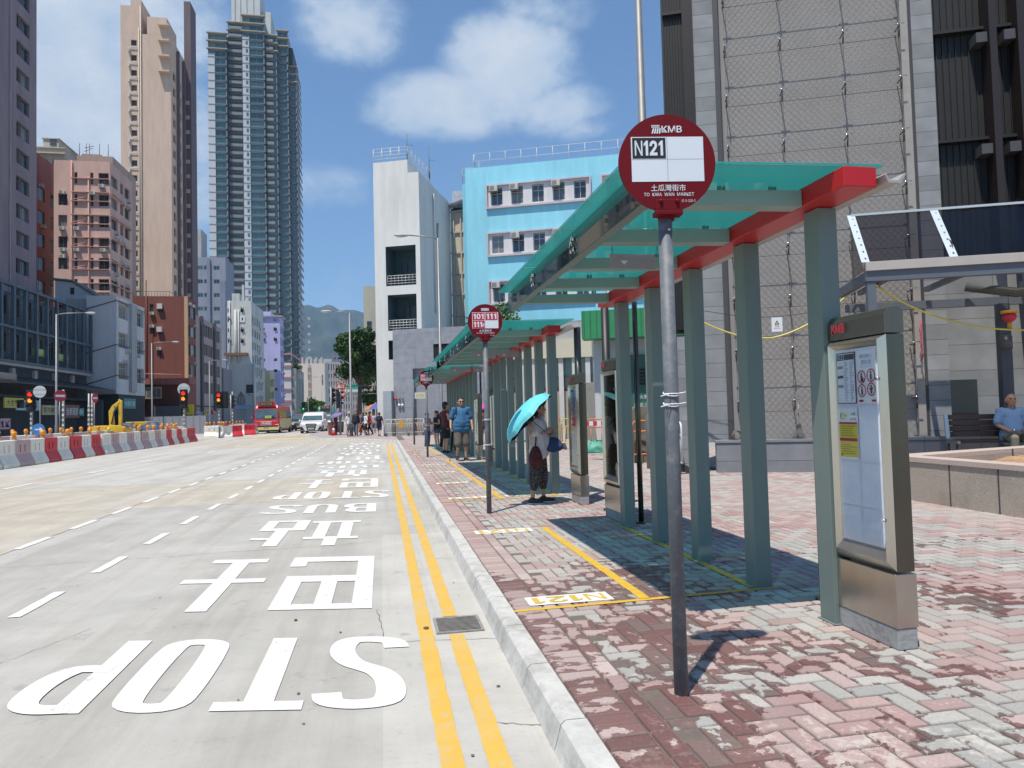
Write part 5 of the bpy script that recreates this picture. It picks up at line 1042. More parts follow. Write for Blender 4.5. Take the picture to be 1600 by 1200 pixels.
# white stair tower
o = D(589, 600, 48.); o.z = 0; pl = PL(o); w = pl.s_(656.5, 400); H = pl.z_(656, 268); WT = wallm('white_painted_wall', (.60, .60, .575), .28, ds=.3, dcol=(.36, .34, .28))
f = [(pl.s_(603, 420), pl.s_(650, 420), pl.z_(625, 446), pl.z_(625, 384)), (pl.s_(606, 480), pl.s_(651, 480), pl.z_(628, 516), pl.z_(628, 460)), (pl.s_(607, 540), pl.s_(616, 540), pl.z_(611, 562), pl.z_(611, 532)), (.9, 2.6, 1.2, 3.0)]
t = block('stair_tower', 'white stair tower with two large open landings and railings beside the blue building', 'stair tower', o, AN, w, 5.5, H, WT, [], [], which='R', dep=1)
for c in list(t.children): bpy.data.objects.remove(c)
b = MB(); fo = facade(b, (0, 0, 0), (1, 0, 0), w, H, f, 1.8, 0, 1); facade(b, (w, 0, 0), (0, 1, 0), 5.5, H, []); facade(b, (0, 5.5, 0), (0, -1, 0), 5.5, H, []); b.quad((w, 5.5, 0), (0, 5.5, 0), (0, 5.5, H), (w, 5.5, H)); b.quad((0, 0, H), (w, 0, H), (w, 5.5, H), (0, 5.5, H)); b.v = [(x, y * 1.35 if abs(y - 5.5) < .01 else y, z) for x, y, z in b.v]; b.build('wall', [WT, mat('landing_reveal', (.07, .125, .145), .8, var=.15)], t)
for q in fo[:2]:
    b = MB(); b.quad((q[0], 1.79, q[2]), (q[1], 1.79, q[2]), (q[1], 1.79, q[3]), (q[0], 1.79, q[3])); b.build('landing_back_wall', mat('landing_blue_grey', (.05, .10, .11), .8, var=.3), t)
    for k in range(3):
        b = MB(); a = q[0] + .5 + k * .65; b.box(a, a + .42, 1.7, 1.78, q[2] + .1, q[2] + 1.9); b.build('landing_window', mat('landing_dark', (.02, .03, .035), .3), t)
    b = MB()
    for k in range(9): a = q[0] + .05 + k * (q[1] - q[0] - .1) / 8; b.tube([(a, .15, q[2]), (a, .15, q[2] + .72)], .012, 5)
    for k in range(4): b.tube([(q[0], .15, q[2] + .18 * (k + 1)), (q[1], .15, q[2] + .18 * (k + 1))], .02, 5)
    b.build('railing', FRw, t)
b = MB(); q = fo[2]; b.quad((q[0], .5, q[2]), (q[1], .5, q[2]), (q[1], .5, q[3]), (q[0], .5, q[3])); b.build('window', GLg, t)
zp_ = pl.z_(600, 253); wp = pl.s_(636.5, 260)
b = MB(); b.box(0.01, wp, .01, 5.2, H, zp_); b.build('penthouse', WT, t)
b = MB()
for k in range(5): b.tube([(k * wp / 4, .1, zp_), (k * wp / 4, .1, zp_ + .95)], .025, 5)
for k in range(4): b.tube([(0, .1, zp_ + .24 * (k + 1)), (wp, .1, zp_ + .24 * (k + 1)), (wp, 5., zp_ + .24 * (k + 1))], .018, 5)
for k in range(7): b.tube([(wp, .1 + k * .8, zp_), (wp, .1 + k * .8, zp_ + .95)], .025, 5)
b.build('roof_railing', FRw, t)
for px, h in ((638, 1.9), (668, 2.6)):
    b = MB(); a = (wp - .1) if px == 638 else wp + .1; yy = .3 if px == 638 else 4.5; b.tube([(a, yy, zp_), (a, yy, zp_ + h)], .025, 5); b.tube([(a - .05, yy, zp_ + h * .6), (a + .45, yy, zp_ + h * .55)], .015, 5); b.tube([(a, yy, zp_ + .2), (a, yy, zp_ + h * .35)], .06, 6); b.build('antenna', FR, t)
b = MB(); b.tube([(w + .08, 3.0, 8.6), (w + .08, 3.0, H - .6)], .05, 6); b.build('drain_pipe', FRw, t)
b = MB(); b.tube([(w + .08, 3.9, 4), (w + .08, 3.9, H - 2.5)], .07, 6); b.build('drain_pipe', mat('pipe_beige', (.42, .4, .33), .6), t)
# beige louvre bay between
o2 = o + UV * (w + .0) + NV * 7.42; o2.z = 0; pl2 = PL(o2); wB = pl2.s_(736, 400); Hb = pl2.z_(715, 330); BG = wallm('beige_panel', (.50, .46, .36), .3)
t = thing('link_bay', 'beige framed panel bay linking the white stair tower and the blue building', 'building bay', o2, AN); b = MB(); b.box(0, wB, .12, 3, 0, Hb); b.build('panel_wall', BG, t)
pf = mat('panel_frame_pinkish', (.46, .38, .34), .7); n = 7
for k in range(n): b = MB(); z = Hb - k * 1.62; b.box(.0, wB, 0, .12, z - .07, z + .07); b.build('rail', pf, t)
for px in (702, 711, 722, 732): b = MB(); a = pl2.s_(px, 450); b.box(a - .05, a + .05, -.01, .11, .5, Hb + .05); b.build('mullion', pf, t)
b = MB()
b.tube([(0, -.2, Hb + .4), (wB, -.2, Hb + .9), (wB + .2, -.3, Hb + 1.4)], .25, 8); b.box(.2, wB, 0, 2, Hb + .3, Hb + 1.6); b.build('roof_ducts', mat('duct_grey', (.4, .42, .45), .5, .3, var=.3), t)
b = MB(); b.box(0, wB, .2, 3, Hb + .07, Hb + .3); b.build('roof_edge', STd, t)
# blue building
o3 = o2 + UV * wB - NV * 1.2; o3.z = 0; pl3 = PL(o3); w3 = 17.5; H3 = pl3.z_(850, 252); BL = wallm('sky_blue_render', (.255, .60, .72), .3, ds=.3, dcol=(.2, .42, .5))
xs_ = [pl3.s_(p, 300) for p in (767, 794.5, 829.5, 863, 897)]; ww = pl3.s_(848, 300) - pl3.s_(829.5, 300)
dz = pl3.z_(765, 329) - pl3.z_(765, 404); rows_ = [(pl3.z_(830, 316), pl3.z_(830, 289))]
rows_ = [(rows_[0][0] - k * dz, rows_[0][1] - k * dz) for k in range(4)]
pitch = (xs_[-1] - xs_[0]) / 4; f = [(xs_[0] + i * pitch, xs_[0] + i * pitch + ww, a, c) for a, c in rows_ for i in range(5)] + [(xs_[0] + i * pitch + 8.6, xs_[0] + i * pitch + 8.6 + ww, a, c) for a, c in rows_ for i in range(5)]
t = block('school_building', 'sky blue building with framed white window strips and a roof railing', 'building', o3, AN, w3, 10, H3, BL, f, [], dep=.22, nv=1, nh=1, fm=mat('alu_frame', (.50, .50, .52), .5), parapet=.3)
WF = wallm('white_strip', (.60, .58, .58), .15)
for (a, c) in rows_:
    for off in (0, 8.6):
        b = MB(); e0, e1 = xs_[0] - .25 + off, xs_[0] + 4 * pitch + ww + .25 + off; k = MB(); sub = [(q[0] - e0, q[1] - e0, q[2] - a + .15, q[3] - a + .15) for q in f if abs(q[2] - a) < .01 and e0 < q[0] < e1]
        facade(k, (e0, -.03, a - .15), (1, 0, 0), e1 - e0, c - a + .3, sub, .1); k.build('window_strip', WF, t)
        b.box(e0 - .12, e1 + .12, -.2, 0, a - .28, a - .15); b.box(e0 - .12, e1 + .12, -.2, 0, c + .15, c + .25); b.box(e0 - .12, e0, -.2, 0, a - .15, c + .15); b.box(e1, e1 + .12, -.2, 0, a - .15, c + .15); b.build('window_surround', wallm('pinkish_surround', (.50, .43, .47), .2), t)
for (i, j) in ((0, 0), (1, 0), (3, 0), (1, 1), (3, 1), (0, 2)):
    a, c = rows_[j]; obj('air_conditioner', acmesh(), t, loc=(xs_[0] + i * pitch - .05, -.02, c - .32))
def railing(t, pts, h, n, mats, name='roof_railing', nb=2):
    b = MB()
    for p, q in zip(pts[:-1], pts[1:]):
        p = Vector(p); q = Vector(q); m_ = max(1, round((q - p).length / n))
        for k in range(m_ + 1): c = p + (q - p) * k / m_; b.tube([c, c + Vector((0, 0, h))], .022, 5)
        for k in range(nb): b.tube([p + Vector((0, 0, h * (k + 1) / nb)), q + Vector((0, 0, h * (k + 1) / nb))], .02, 5)
    b.build(name, mats, t)
railing(t, [(-.3, 5, H3 - 1), (-.3, .3, H3 - 1), (.6, .3, H3 - 1), (.6, .3, H3)], 1.15, 1.2, FRw)
railing(t, [(.7, 3, H3), (.7, .2, H3), (w3, .2, H3)], 1.15, 1.2, FRw)
b = MB(); b.box(-.3, 0, .2, 5, 0, H3 - 1.1); b.build('side_pier', wallm('blue_dark', (.2, .50, .62), .2), t)
# grey tiled podium
o4 = D(615, 600, 45.5); o4.z = 0; pl4 = PL(o4); H4 = pl4.z_(640, 514)
def tile_mat(name, col, bw, bh, mortar, off=0., joint=(.12, .12, .12), var=.14):
    if name in _MC: return _MC[name]
    m = bpy.data.materials.new(name); _MC[name] = m; m.use_nodes = True; nt = m.node_tree; N = nt.nodes; L = nt.links; p = N['Principled BSDF']; p.inputs['Roughness'].default_value = .8
    tc = N.new('ShaderNodeTexCoord'); mp = N.new('ShaderNodeMapping'); mp.inputs['Rotation'].default_value = (math.radians(90), 0, 0); L.new(tc.outputs['Object'], mp.inputs[0])
    br = N.new('ShaderNodeTexBrick'); br.offset = off; br.inputs['Scale'].default_value = 1; br.inputs['Brick Width'].default_value = bw; br.inputs['Row Height'].default_value = bh; br.inputs['Mortar Size'].default_value = mortar; br.inputs['Mortar Smooth'].default_value = .2
    br.inputs['Color1'].default_value = (*[c * (1 - var) for c in col], 1); br.inputs['Color2'].default_value = (*[c * (1 + var) for c in col], 1); br.inputs['Mortar'].default_value = (*joint, 1); L.new(mp.outputs[0], br.inputs['Vector'])
    no = N.new('ShaderNodeTexNoise'); no.inputs['Scale'].default_value = 2.5; no.inputs['Detail'].default_value = 7; L.new(tc.outputs['Object'], no.inputs['Vector']); mr = N.new('ShaderNodeMapRange'); L.new(no.outputs['Fac'], mr.inputs[0]); mr.inputs[1].default_value = .3; mr.inputs[2].default_value = .7; mr.inputs[3].default_value = .84; mr.inputs[4].default_value = 1.12
    mx = N.new('ShaderNodeMix'); mx.data_type = 'RGBA'; mx.blend_type = 'MULTIPLY'; mx.inputs[0].default_value = 1; L.new(br.outputs[0], mx.inputs[6]); L.new(mr.outputs[0], mx.inputs[7]); L.new(mx.outputs[2], p.inputs['Base Color'])
    bp = N.new('ShaderNodeBump'); bp.inputs['Strength'].default_value = .6; bp.inputs['Distance'].default_value = .01; bp.invert = True; L.new(br.outputs['Fac'], bp.inputs['Height']); L.new(bp.outputs[0], p.inputs['Normal']); return m
GT = tile_mat('grey_granite_tile', (.245, .26, .29), 1.5, .95, .012, 0., (.2, .2, .22), .05)
a0, a1, b0, b1 = pl4.s_(677, 545), pl4.s_(710, 545), pl4.z_(690, 562), pl4.z_(690, 537)
t = thing('podium', 'grey tiled podium wall with a black louvre below the white stair tower', 'podium', o4, AN); b = MB(); fo = facade(b, (0, 0, 0), (1, 0, 0), 15.5, H4, [(a0, a1, b0, b1), (a1 + .3, a1 + 2.2, b0, b1), (pl4.s_(637, 640), pl4.s_(643, 640), .0, 3.0), (pl4.s_(646, 640), pl4.s_(682, 640), .05, 4.4)], .35); b.box(0, 15.5, 1.2, 2.2, 0, H4 - .02); facade(b, (0, 1.2, 0), (0, -1, 0), 1.2, H4, []); b.quad((0, 0, H4), (15.5, 0, H4), (15.5, 2.2, H4), (0, 2.2, H4)); b.build('tiled_wall', GT, t)
b = MB()
for k in range(10):
    z = b0 + k * (b1 - b0) / 10
    for q0, q1 in ((a0, a1), (a1 + .3, a1 + 2.2)): b.add([(q0, .05, z), (q1, .05, z), (q1, .2, z + .12), (q0, .2, z + .12)], [(0, 1, 2, 3)])
b.quad((a0, .34, b0), (a1 + 2.2, .34, b0), (a1 + 2.2, .34, b1), (a0, .34, b1)); b.build('louvre', mat('louvre_black', (.03, .035, .045), .5), t)
b = MB(); q = pl4; b.quad((q.s_(646, 640), .34, 0), (q.s_(682, 640), .34, 0), (q.s_(682, 640), .34, 4.4), (q.s_(646, 640), .34, 4.4)); b.build('shutter', mat('shutter_grey', (.24, .25, .28), .6), t)
b = MB(); b.box(q.s_(603, 670), q.s_(616, 670), -.4, 0, 0, 3.0); b.build('utility_cabinet', mat('utility_grey', (.30, .33, .36), .6), t)
for px, py, r_, m_ in ((619.5, 623.5, .1, RP), (624.5, 623, .08, GV), (629.5, 623, .08, GV), (624.5, 633, .1, WH), (629.5, 633, .1, WH)): b = MB(); c = Vector((pl4.s_(px, py), -.1, pl4.z_(px, py))); b.ell(c, (r_, .08, r_), 0, 10, 8); b.build('wall_lamp' if m_ is WH else 'alarm_bell', m_, t)
# low public building with green roof fascia
o5 = D(918, 560, 22.5); o5.z = 0; pl5 = PL(o5); za, zb_ = pl5.z_(960, 484), pl5.z_(960, 528); w5 = 4.9
t = thing('public_toilet', 'low white building with a bright green fascia and green louvred shutters', 'public building', o5, AN); GRf = mat('green_fascia', (.03, .26, .10), .5, var=.12, scale=1.5, dirt=.2); GRd = mat('green_shutter', (.03, .14, .10), .5)
b = MB(); b.box(.35, w5, .7, 4, 0, za); b.build('wall', wallm('white_building_wall', (.50, .52, .54), .2), t)
b = MB(); b.prism([(0, zb_), (.05, zb_ - .05), (.6, zb_ - .05)], .0, .1, 'y') if 0 else b.box(-.1, w5 + .4, -.1, .6, zb_, za); b.build('fascia', GRf, t)
b = MB()
for k in range(7): b.box(-.16, -.1, -.08 + k * .1, -.05 + k * .1, zb_, za)
for k in range(26): b.box(-.1 + k * .21, -.07 + k * .21, -.125, -.1, zb_, za)
b.build('fascia_ribs', mat('green_rib', (.025, .20, .08), .5), t)
b = MB(); q0, q1, z0, z1 = pl5.s_(985, 600), pl5.s_(1042, 600), pl5.z_(1000, 655), pl5.z_(1000, 552); b.box(q0, q1, .6, .69, 0, z1, 0)
for k in range(5): b.box(q0 + .15, q0 + .55, .57, .6, z1 - .55 - k * .12, z1 - .47 - k * .12, 1); b.box(q0 + .75, q0 + 1.2, .57, .6, z1 - .55 - k * .12, z1 - .47 - k * .12, 1)
for k, s_ in enumerate(('非火警時勿用', 'FIRE SERVICE', 'INLET  TANK')): write(b, s_, (q0 + .1, .56, z1 - 1.5 - k * .27), (1, 0, 0), (0, 0, 1), .95, .13, 2)
b.build('shutter_doors', [GRd, BK, WH], t)
b = MB(); q0 = pl5.s_(931, 580); q1 = pl5.s_(943, 580); b.box(q0, q1, .66, .69, pl5.z_(937, 590), pl5.z_(937, 561), 0); write(b, '男', (q0 + .1, .655, pl5.z_(937, 572)), (1, 0, 0), (0, 0, 1), .08, .12, 1); write(b, '注意事項', (q0 + .04, .655, pl5.z_(937, 580)), (1, 0, 0), (0, 0, 1), .17, .05, 1); write(b, '請勿停留', (q0 + .04, .655, pl5.z_(937, 585)), (1, 0, 0), (0, 0, 1), .17, .05, 1); b.build('notice_board', [WH, GRAYP], t)
b = MB(); b.box(pl5.s_(925, 540), pl5.s_(947, 540), .58, .72, 0, zb_); b.build('white_column', wallm('white_building_wall', (.50, .52, .54), .2), t)
# cream canopied building behind the middle shelter
o6 = D(760, 560, 33.); o6.z = 0; pl6 = PL(o6); w6 = pl6.s_(925, 560)
t = thing('market_annex', 'low cream edged building with pale green glass seen between the shelter posts', 'building', o6, AN); zc1, zc0 = pl6.z_(850, 531), pl6.z_(850, 560)
b = MB(); b.box(0, w6, 0, 3, zc0, zc1); b.build('cream_fascia', mat('cream_fascia', (.55, .52, .40), .7, var=.06), t)
b = MB(); b.box(0, w6, .2, 3, zc1, pl6.z_(850, 505)); b.build('roof_slab', wallm('grey_render', (.4, .4, .4)), t)
b = MB(); b.box(0, w6, .4, .5, pl6.z_(850, 588), zc0); b.build('glass_band', mat('green_tint_band', (.20, .32, .28), .3), t)
b = MB(); b.box(0, w6, .35, .5, pl6.z_(850, 612), pl6.z_(850, 588)); b.build('dark_band', GL, t)
b = MB(); b.box(0, w6, .3, .5, 0, pl6.z_(850, 612)); b.build('base_wall', wallm('tan_base', (.40, .33, .25), .3), t)
for k in range(8): b = MB(); a = k * w6 / 8 + .3; b.box(a, a + .22, .1, .3, 0, zc0); b.build('column', FRw, t)
# ================================================================ big stone-clad building with the wire mesh
P0 = Vector((7.7, 13.3, 0)); plb = PL(P0); HB = 13.5
t = thing('stone_clad_building', 'large grey stone clad building with a wire mesh panel and dark louvred sides', 'building', P0, AN)
STN = tile_mat('grey_stone_blocks', (.225, .233, .24), .62, .30, .006, 0., (.11, .11, .11), .13); STP = tile_mat('stone_large', (.215, .222, .225), 1.15, .52, .006, 0., (.10, .10, .10), .10); RW = mat('grey_render_panel', (.265, .25, .235), .85, var=.07, scale=1.2, dirt=.12, dscale=.8)
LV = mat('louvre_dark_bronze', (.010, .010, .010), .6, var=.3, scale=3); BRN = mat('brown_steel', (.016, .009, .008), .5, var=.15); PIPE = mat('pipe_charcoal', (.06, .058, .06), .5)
zl = 3.15
b = MB(); b.box(-.72, .0 - .62, .4, 1, 0, HB) if 0 else None; b.box(-1.05, -.62, -.0, 1.2, .74, HB); b.build('stone_pier', STN, t)
b = MB(); b.box(-1.6, -1.05, .05, 1.2, 0, zl - .15); b.build('stone_base_wall', STN, t)
b = MB(); b.box(-1.27, -1.05, -.02, 1.0, zl, HB); b.build('brown_fin', BRN, t)
b = MB(); b.box(-1.68, -1.27, .08, 1., zl, HB)
for k in range(7): b.box(-1.665 + k * .058, -1.655 + k * .058, .05, .08, zl, HB)
for z in (5.2, 7.6, 10.0): b.box(-1.68, -1.27, .0, .09, z, z + .07)
b.build('louvre_bay', LV, t)
b = MB(); b.box(-.62, -.53, -.03, .3, .8, HB); b.build('charcoal_channel', PIPE, t)
b = MB(); b.box(-.53, 3.02, .1, 1, .74, HB); b.build('render_panel', RW, t)
b = MB(); b.box(3.02, 3.16, -.02, .6, .74, HB); b.build('panel_edge', mat('edge_beige_grey', (.30, .28, .26), .8), t)
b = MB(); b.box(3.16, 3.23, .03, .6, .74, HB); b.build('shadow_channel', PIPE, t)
b = MB(); b.box(3.23, 3.62, .0, 1.2, .74, HB); b.build('stone_pier', STN, t)
b = MB(); b.box(-.9, 3.4, -.28, -.0, 0, .74); b.box(-.92, 3.42, -.3, 0.1, .74, .79); b.box(3.4, 12, -.28, 0, 0, .74); b.box(3.4, 12, -.3, .1, .74, .79); b.build('plinth', tile_mat('plinth_block', (.20, .21, .225), 1.0, .36, .008, 0., (.13, .13, .13), .06), t)
zs_ = 4.3
b = MB(); b.box(3.62, 12, .3, 1.2, .74, zs_); b.build('stone_wall', STP, t)
b = MB(); b.box(3.38, 3.85, .25, .33, .80, 2.1) if 0 else b.box(3.66, 4.2, .25, .31, .8, 1.9); b.build('dark_service_door', mat('door_charcoal', (.025, .032, .032), .5), t)
b = MB(); b.box(3.62, 12, .35, 1., zs_, HB)
for k in range(70): b.box(3.66 + k * .12, 3.675 + k * .12, .32, .35, zs_, HB)
for z in (6.7, 8.95, 11.2): b.box(3.62, 12, .18, .36, z, z + .06)
b.build('louvre_wall', LV, t)
for x in (4.62, 5.12, 5.6): b = MB(); b.box(x, x + .13, -.05, .35, zs_, HB); b.build('brown_fin', BRN, t)
for z in (6.35, 8.6, 10.8):
    for x in (4.4, 4.9, 5.36): b = MB(); b.box(x, x + .2, .0, .33, z, z + .2); b.build('bracket', PIPE, t)
for x in (5.0, 5.75): b = MB(); b.prism([(x, 4.2), (x + .16, 4.2), (x + .13, 1.9), (x + .1, 1.95), (x + .07, 1.9)], .05, .25, 'y'); b.build('dark_fin_end', mat('fin_navy', (.04, .05, .075), .5), t)
# wire mesh panel hung in front of the render
t = thing('wire_mesh', 'diamond wire mesh stretched on brackets in front of the grey rendered panel', 'wire mesh', P0 + NV * -.12, AN); b = MB(); WR = mat('wire_grey', (.05, .05, .052), .6)
mx0, mx1, mz0, mz1 = -.45, 2.98, 1.36, 12.6; cw = .13; n = int((mx1 - mx0) / cw)
def ribbon(b, pts, r): b.tube(pts, r, 3, 0, caps=False)
nz = int((mz1 - mz0) / .15)
for i in range(n):
    pts = [(mx0 + (i + (.5 if k % 2 else 0) + .25) * cw + (.012 if (k // 1) % 2 else -.012), .008 * (1 if k % 2 else -1), mz0 + k * .075) for k in range(nz * 2 + 1)]
    ribbon(b, pts, .0017)
    pts = [(mx0 + (i + (.5 if k % 2 else 1) + .25) * cw, -.008 * (1 if k % 2 else -1), mz0 + k * .075) for k in range(nz * 2 + 1)] ; ribbon(b, pts, .0017)
b.build('mesh', WR, t)
rows = [1.36 + 1.07 * k for k in range(11)]
b = MB()
for z in rows: b.tube([(mx0, -.0, z), (mx1, -.0, z)], .005, 6); 
for x in (-.42, .68, 1.9, 2.95): b.tube([(x, 0, mz0), (x, 0, mz1)], .0035, 5)
b.build('rail_cables', WR, t)
for z in rows:
    for x in (-.42, .68, 1.9, 2.95):
        b = MB(); b.tube([(x, .2, z + .20), (x, -.08, z + .20)], .012, 6, 0); b.tube([(x - .09, -.08, z + .23), (x + .09, -.08, z + .23)], .009, 6, 1); b.tube([(x, -.02, z), (x, -.06, z + .2)], .016, 6, 0); b.build('bracket', [PIPE, mat('chrome', (.6, .6, .6), .15, 1.)], t)
# ================================================================ plastic road barriers and their beacons
def bmat(n, c): return mat('barrier_' + n, c, .55, var=.08, scale=3, dirt=.3, dscale=2.2, dcol=(.24, .21, .18))
BM = {'w': bmat('white', (.78, .74, .65)), 'p': bmat('faded_pink', (.50, .34, .33)), 'r': bmat('red', (.58, .02, .035)), 'b': bmat('beige', (.40, .36, .30))}
def barrier_mesh(col, L=1.08):
    b = MB(); g = .012; y0, y1 = g, L - g
    lo = [(-.26, .0), (-.26, .12), (-.10, .44), (-.10, .93), (-.07, .95), (.07, .95), (.10, .93), (.10, .44), (.26, .12), (.26, 0)]
    n = len(lo)
    for i in range(n):
        a, c = lo[i], lo[(i + 1) % n]
        if i == 6: continue
        b.quad((a[0], y0, a[1]), (a[0], y1, a[1]), (c[0], y1, c[1]), (c[0], y0, c[1]))
    b.add([(x, y0, z) for x, z in lo], [tuple(range(n))]); b.add([(x, y1, z) for x, z in lo], [tuple(reversed(range(n)))])
    facade(b, (.10, y0, .44), (0, 1, 0), y1 - y0, .49, [(.30, .38, .07, .33), (.33 + .28, .41 + .28, .07, .33)], .07)
    b.quad((.035, y0, .48), (.035, y1, .48), (.035, y1, .8), (.035, y0, .8))
    for z in (.16, .5, .72): b.box(-.06, .115, y0 - .035, y0, z, z + .07)
    for y in (.15, .8): b.box(-.2, .265, y, y + .12, .0, .05)
    return b.mesh('road_barrier', [BM[col]])
BMS = {k: barrier_mesh(k) for k in BM}
CN = {'w': 'white', 'p': 'faded pink', 'r': 'red', 'b': 'beige'}
seq = 'wwwpwrwrwrwpwpwpwpwrwrwrr'; Y = 26.2 - 2 * 1.1; cnt = {}
tot = {k: seq.count(k) for k in 'wpr'}
ORD = ['first', 'second', 'third', 'fourth', 'fifth', 'sixth', 'seventh', 'eighth', 'ninth', 'tenth', 'eleventh', 'twelfth', 'thirteenth', 'fourteenth']
front_pos = []
for i, c in enumerate(seq):
    cnt[c] = cnt.get(c, 0) + 1; o = obj('road_barrier', BMS[c], loc=(-12.75 + random.uniform(-.04, .04), Y, 0), rotz=random.uniform(-.02, .02))
    tag(o, '%s plastic barrier in the near row, %s %s one from the left' % (CN[c], ORD[cnt[c] - 1], CN[c]), 'road barrier', 'near row of water filled road barriers'); front_pos.append((-12.75, Y + .5)); Y += 1.1
r = random.Random(8)
for i in range(31):
    c = r.choice('pbwpbpw'); o = obj('road_barrier', BMS[c], loc=(-17.2 + r.uniform(-.1, .1), 31 + 1.12 * i, 0), rotz=r.uniform(-.05, .05)); tag(o, 'dull plastic road barrier in the second row behind the near row', 'road barrier', 'second row of road barriers')
for i, (px, py, c, rz, lab) in enumerate([(319, 684, 'w', 80, 'white road barrier standing alone just past the end of the near row'), (337, 684.5, 'w', 78, 'white road barrier turned broadside beside the gap in the row'), (355.5, 683, 'r', 50, 'short dark red road barrier edge between two white ones near the gap'), (358, 681, 'w', 75, 'white road barrier with round holes next to the red ones near the minibus'), (377, 680, 'r', 60, 'red road barrier just left of the minibus'), (384, 679.5, 'b', 30, 'beige road barrier beside the red minibus'), (390, 679, 'b', 20, 'beige road barrier nearest the minibus front')]):
    p = G(px, py); o = obj('road_barrier', BMS[c], loc=(p.x, p.y, 0), rotz=-math.radians(rz)); o.scale = (1, 1.15, 1); tag(o, lab, 'road barrier', 'loose road barriers near the minibus')
for i in range(14):
    o = obj('road_barrier', BMS[r.choice('bbpr')], loc=(-15.2, 68 + 1.15 * i, 0), rotz=.05); tag(o, 'small road barrier in the far row behind the red minibus', 'road barrier', 'far row of road barriers')
AMB = mat('amber_lens', (.72, .26, .01), .25, spec=.6, var=.1); AMY = mat('yellow_lens', (.62, .55, .05), .25, spec=.6, var=.1)
def beacon(lens):
    b = MB(); b.tube([(-.035, 0, .2), (.035, 0, .2)], .11, 16); b.ell((-.035, 0, .2), (.05, .1, .1), 0); b.ell((.035, 0, .2), (.05, .1, .1), 0); l = b.mesh('lens', [lens])
    c = MB(); c.box(-.06, .06, -.05, .05, -.02, .08); c.tube([(0, 0, .08), (0, 0, .11)], .03, 8); k = c.mesh('base', [bmat('beacon_base', (.55, .28, .04))])
    t = thing('warning_beacon', 'x', 'warning beacon'); obj('lens', l, t); obj('base', k, t); return t
bc = beacon(AMB); by = beacon(AMY); first = True; nb_ = 0
lab_n = {}
for i, px in enumerate((22, 67, 106, 140, 170, 194, 217, 231, 240, 252, 262, 272)):
    y = XP(px, 690, -12.75).y; src = by if px == 170 else bc
    lab = 'yellow lensed warning beacon on the near barrier row' if px == 170 else 'amber warning beacon on the near barrier row, %s amber one from the left' % ORD[i if i < 4 else i - 1]
    if px == 170: o = by; o.location = (-12.75, y, .95)
    elif first: o = bc; o.location = (-12.75, y, .95); first = False
    else: o = dup(bc, (-12.75, y, .95), random.uniform(-.6, .6))
    o['label'] = lab; o['category'] = 'warning beacon'; o['group'] = 'amber beacons on the near barrier row'
for i in range(26):
    o = dup(bc, (-17.2, 31.8 + 1.28 * i, .95), r.uniform(-.6, .6), 'small amber beacon on the second barrier row', 'amber beacons on the second barrier row')
for i in range(9):
    o = dup(bc, (-15.2, 68.5 + 1.7 * i, .95), 0, 'tiny amber beacon on the far barrier row left of the minibus', 'amber beacons on the far barrier row')
for i, px in enumerate((323, 328, 346, 350)):
    p = G(px, 683); o = dup(bc, (p.x, p.y, .95), 0, 'amber beacon on the loose white barriers near the gap', 'amber beacons on the loose barriers')
# ================================================================ traffic lights, signs, street lamps
SIG = mat('signal_black', (.012, .012, .012), .5, var=.1)
EM = {'r': emit('lit_red_lens', (1, .015, .01), 1.6), 'a': emit('lit_amber_lens', (1, .30, .01), 1.3), 'g': emit('lit_green_lens', (.02, .8, .35), 1.2), '0': mat('unlit_lens', (.01, .012, .01), .2, var=0)}
def signal(label, px, py_head, Y, lit='ra0', rot=0., h=1.12, extra=None, stk=True, group='traffic lights'):
    p = D(px, py_head, Y); t = thing('traffic_light', label, 'traffic light', (p.x, p.y, 0), rot, group); z = p.z
    b = MB(); b.tube([(0, .12, 0), (0, .12, z + .65)], .075, 10, 0)
    if stk:
        for k in range(7): zz = .9 + k * .28; b.box(-.06, .05, .035, .05, zz, zz + .14, 1)
    b.build('pole', [GV, mat('pole_stickers', (.5, .5, .45), .7, var=.5, scale=8)], t)
    def head(x, rz, lit):
        b = MB(); b.M = Matrix.Translation((x, 0, z)) @ Matrix.Rotation(rz, 4, 'Z'); b.box(-.17, .17, -.12, .1, -h / 2, h / 2, 0); b.box(-.26, .26, .02, .05, -h / 2 - .1, h / 2 + .1, 0)
        b.build('signal_head', SIG, t)
        for k, c in enumerate(lit):
            b = MB(); b.M = Matrix.Translation((x, 0, z + h / 3 - k * h / 3)) @ Matrix.Rotation(rz, 4, 'Z'); b.ell((0, -.12, 0), (.125, .03, .125), 0, 14, 8); 
            b.build('lens', EM[c], t)
            b = MB(); b.M = Matrix.Translation((x, 0, z + h / 3 - k * h / 3)) @ Matrix.Rotation(rz, 4, 'Z')
            b.add([(.14 * math.cos(a), -.12 - d, .14 * math.sin(a)) for d in (0, .2) for a in [PI * i / 8 for i in range(9)]], [(i, i + 1, i + 10, i + 9) for i in range(8)]); b.build('visor', SIG, t)
    head(0, 0, lit)
    if extra: head(extra, PI * .85, '000')
    return t
signal('left traffic light showing red and amber in front of the dark shop house', 48, 626, 46)
signal('traffic light showing red and amber in front of a round sign back', 287, 623, 52)
signal('twin headed traffic light showing red and amber before the grey pink block', 342, 625, 58, extra=.5)
signal('dark traffic light seen side on by the crossing, left one of the pair', 520, 619, 52, '000', PI * .55, stk=False)
signal('dark traffic light seen side on by the crossing, right one of the pair', 528.5, 623, 51, '000', -PI * .5, extra=-.35, stk=False)
signal('far dark traffic light pole between the shop house and the weathered tenement', 363, 628, 66, '000', PI * .6)
signal('small far green traffic light behind the white van', 474, 635, 110, '00g', stk=False)
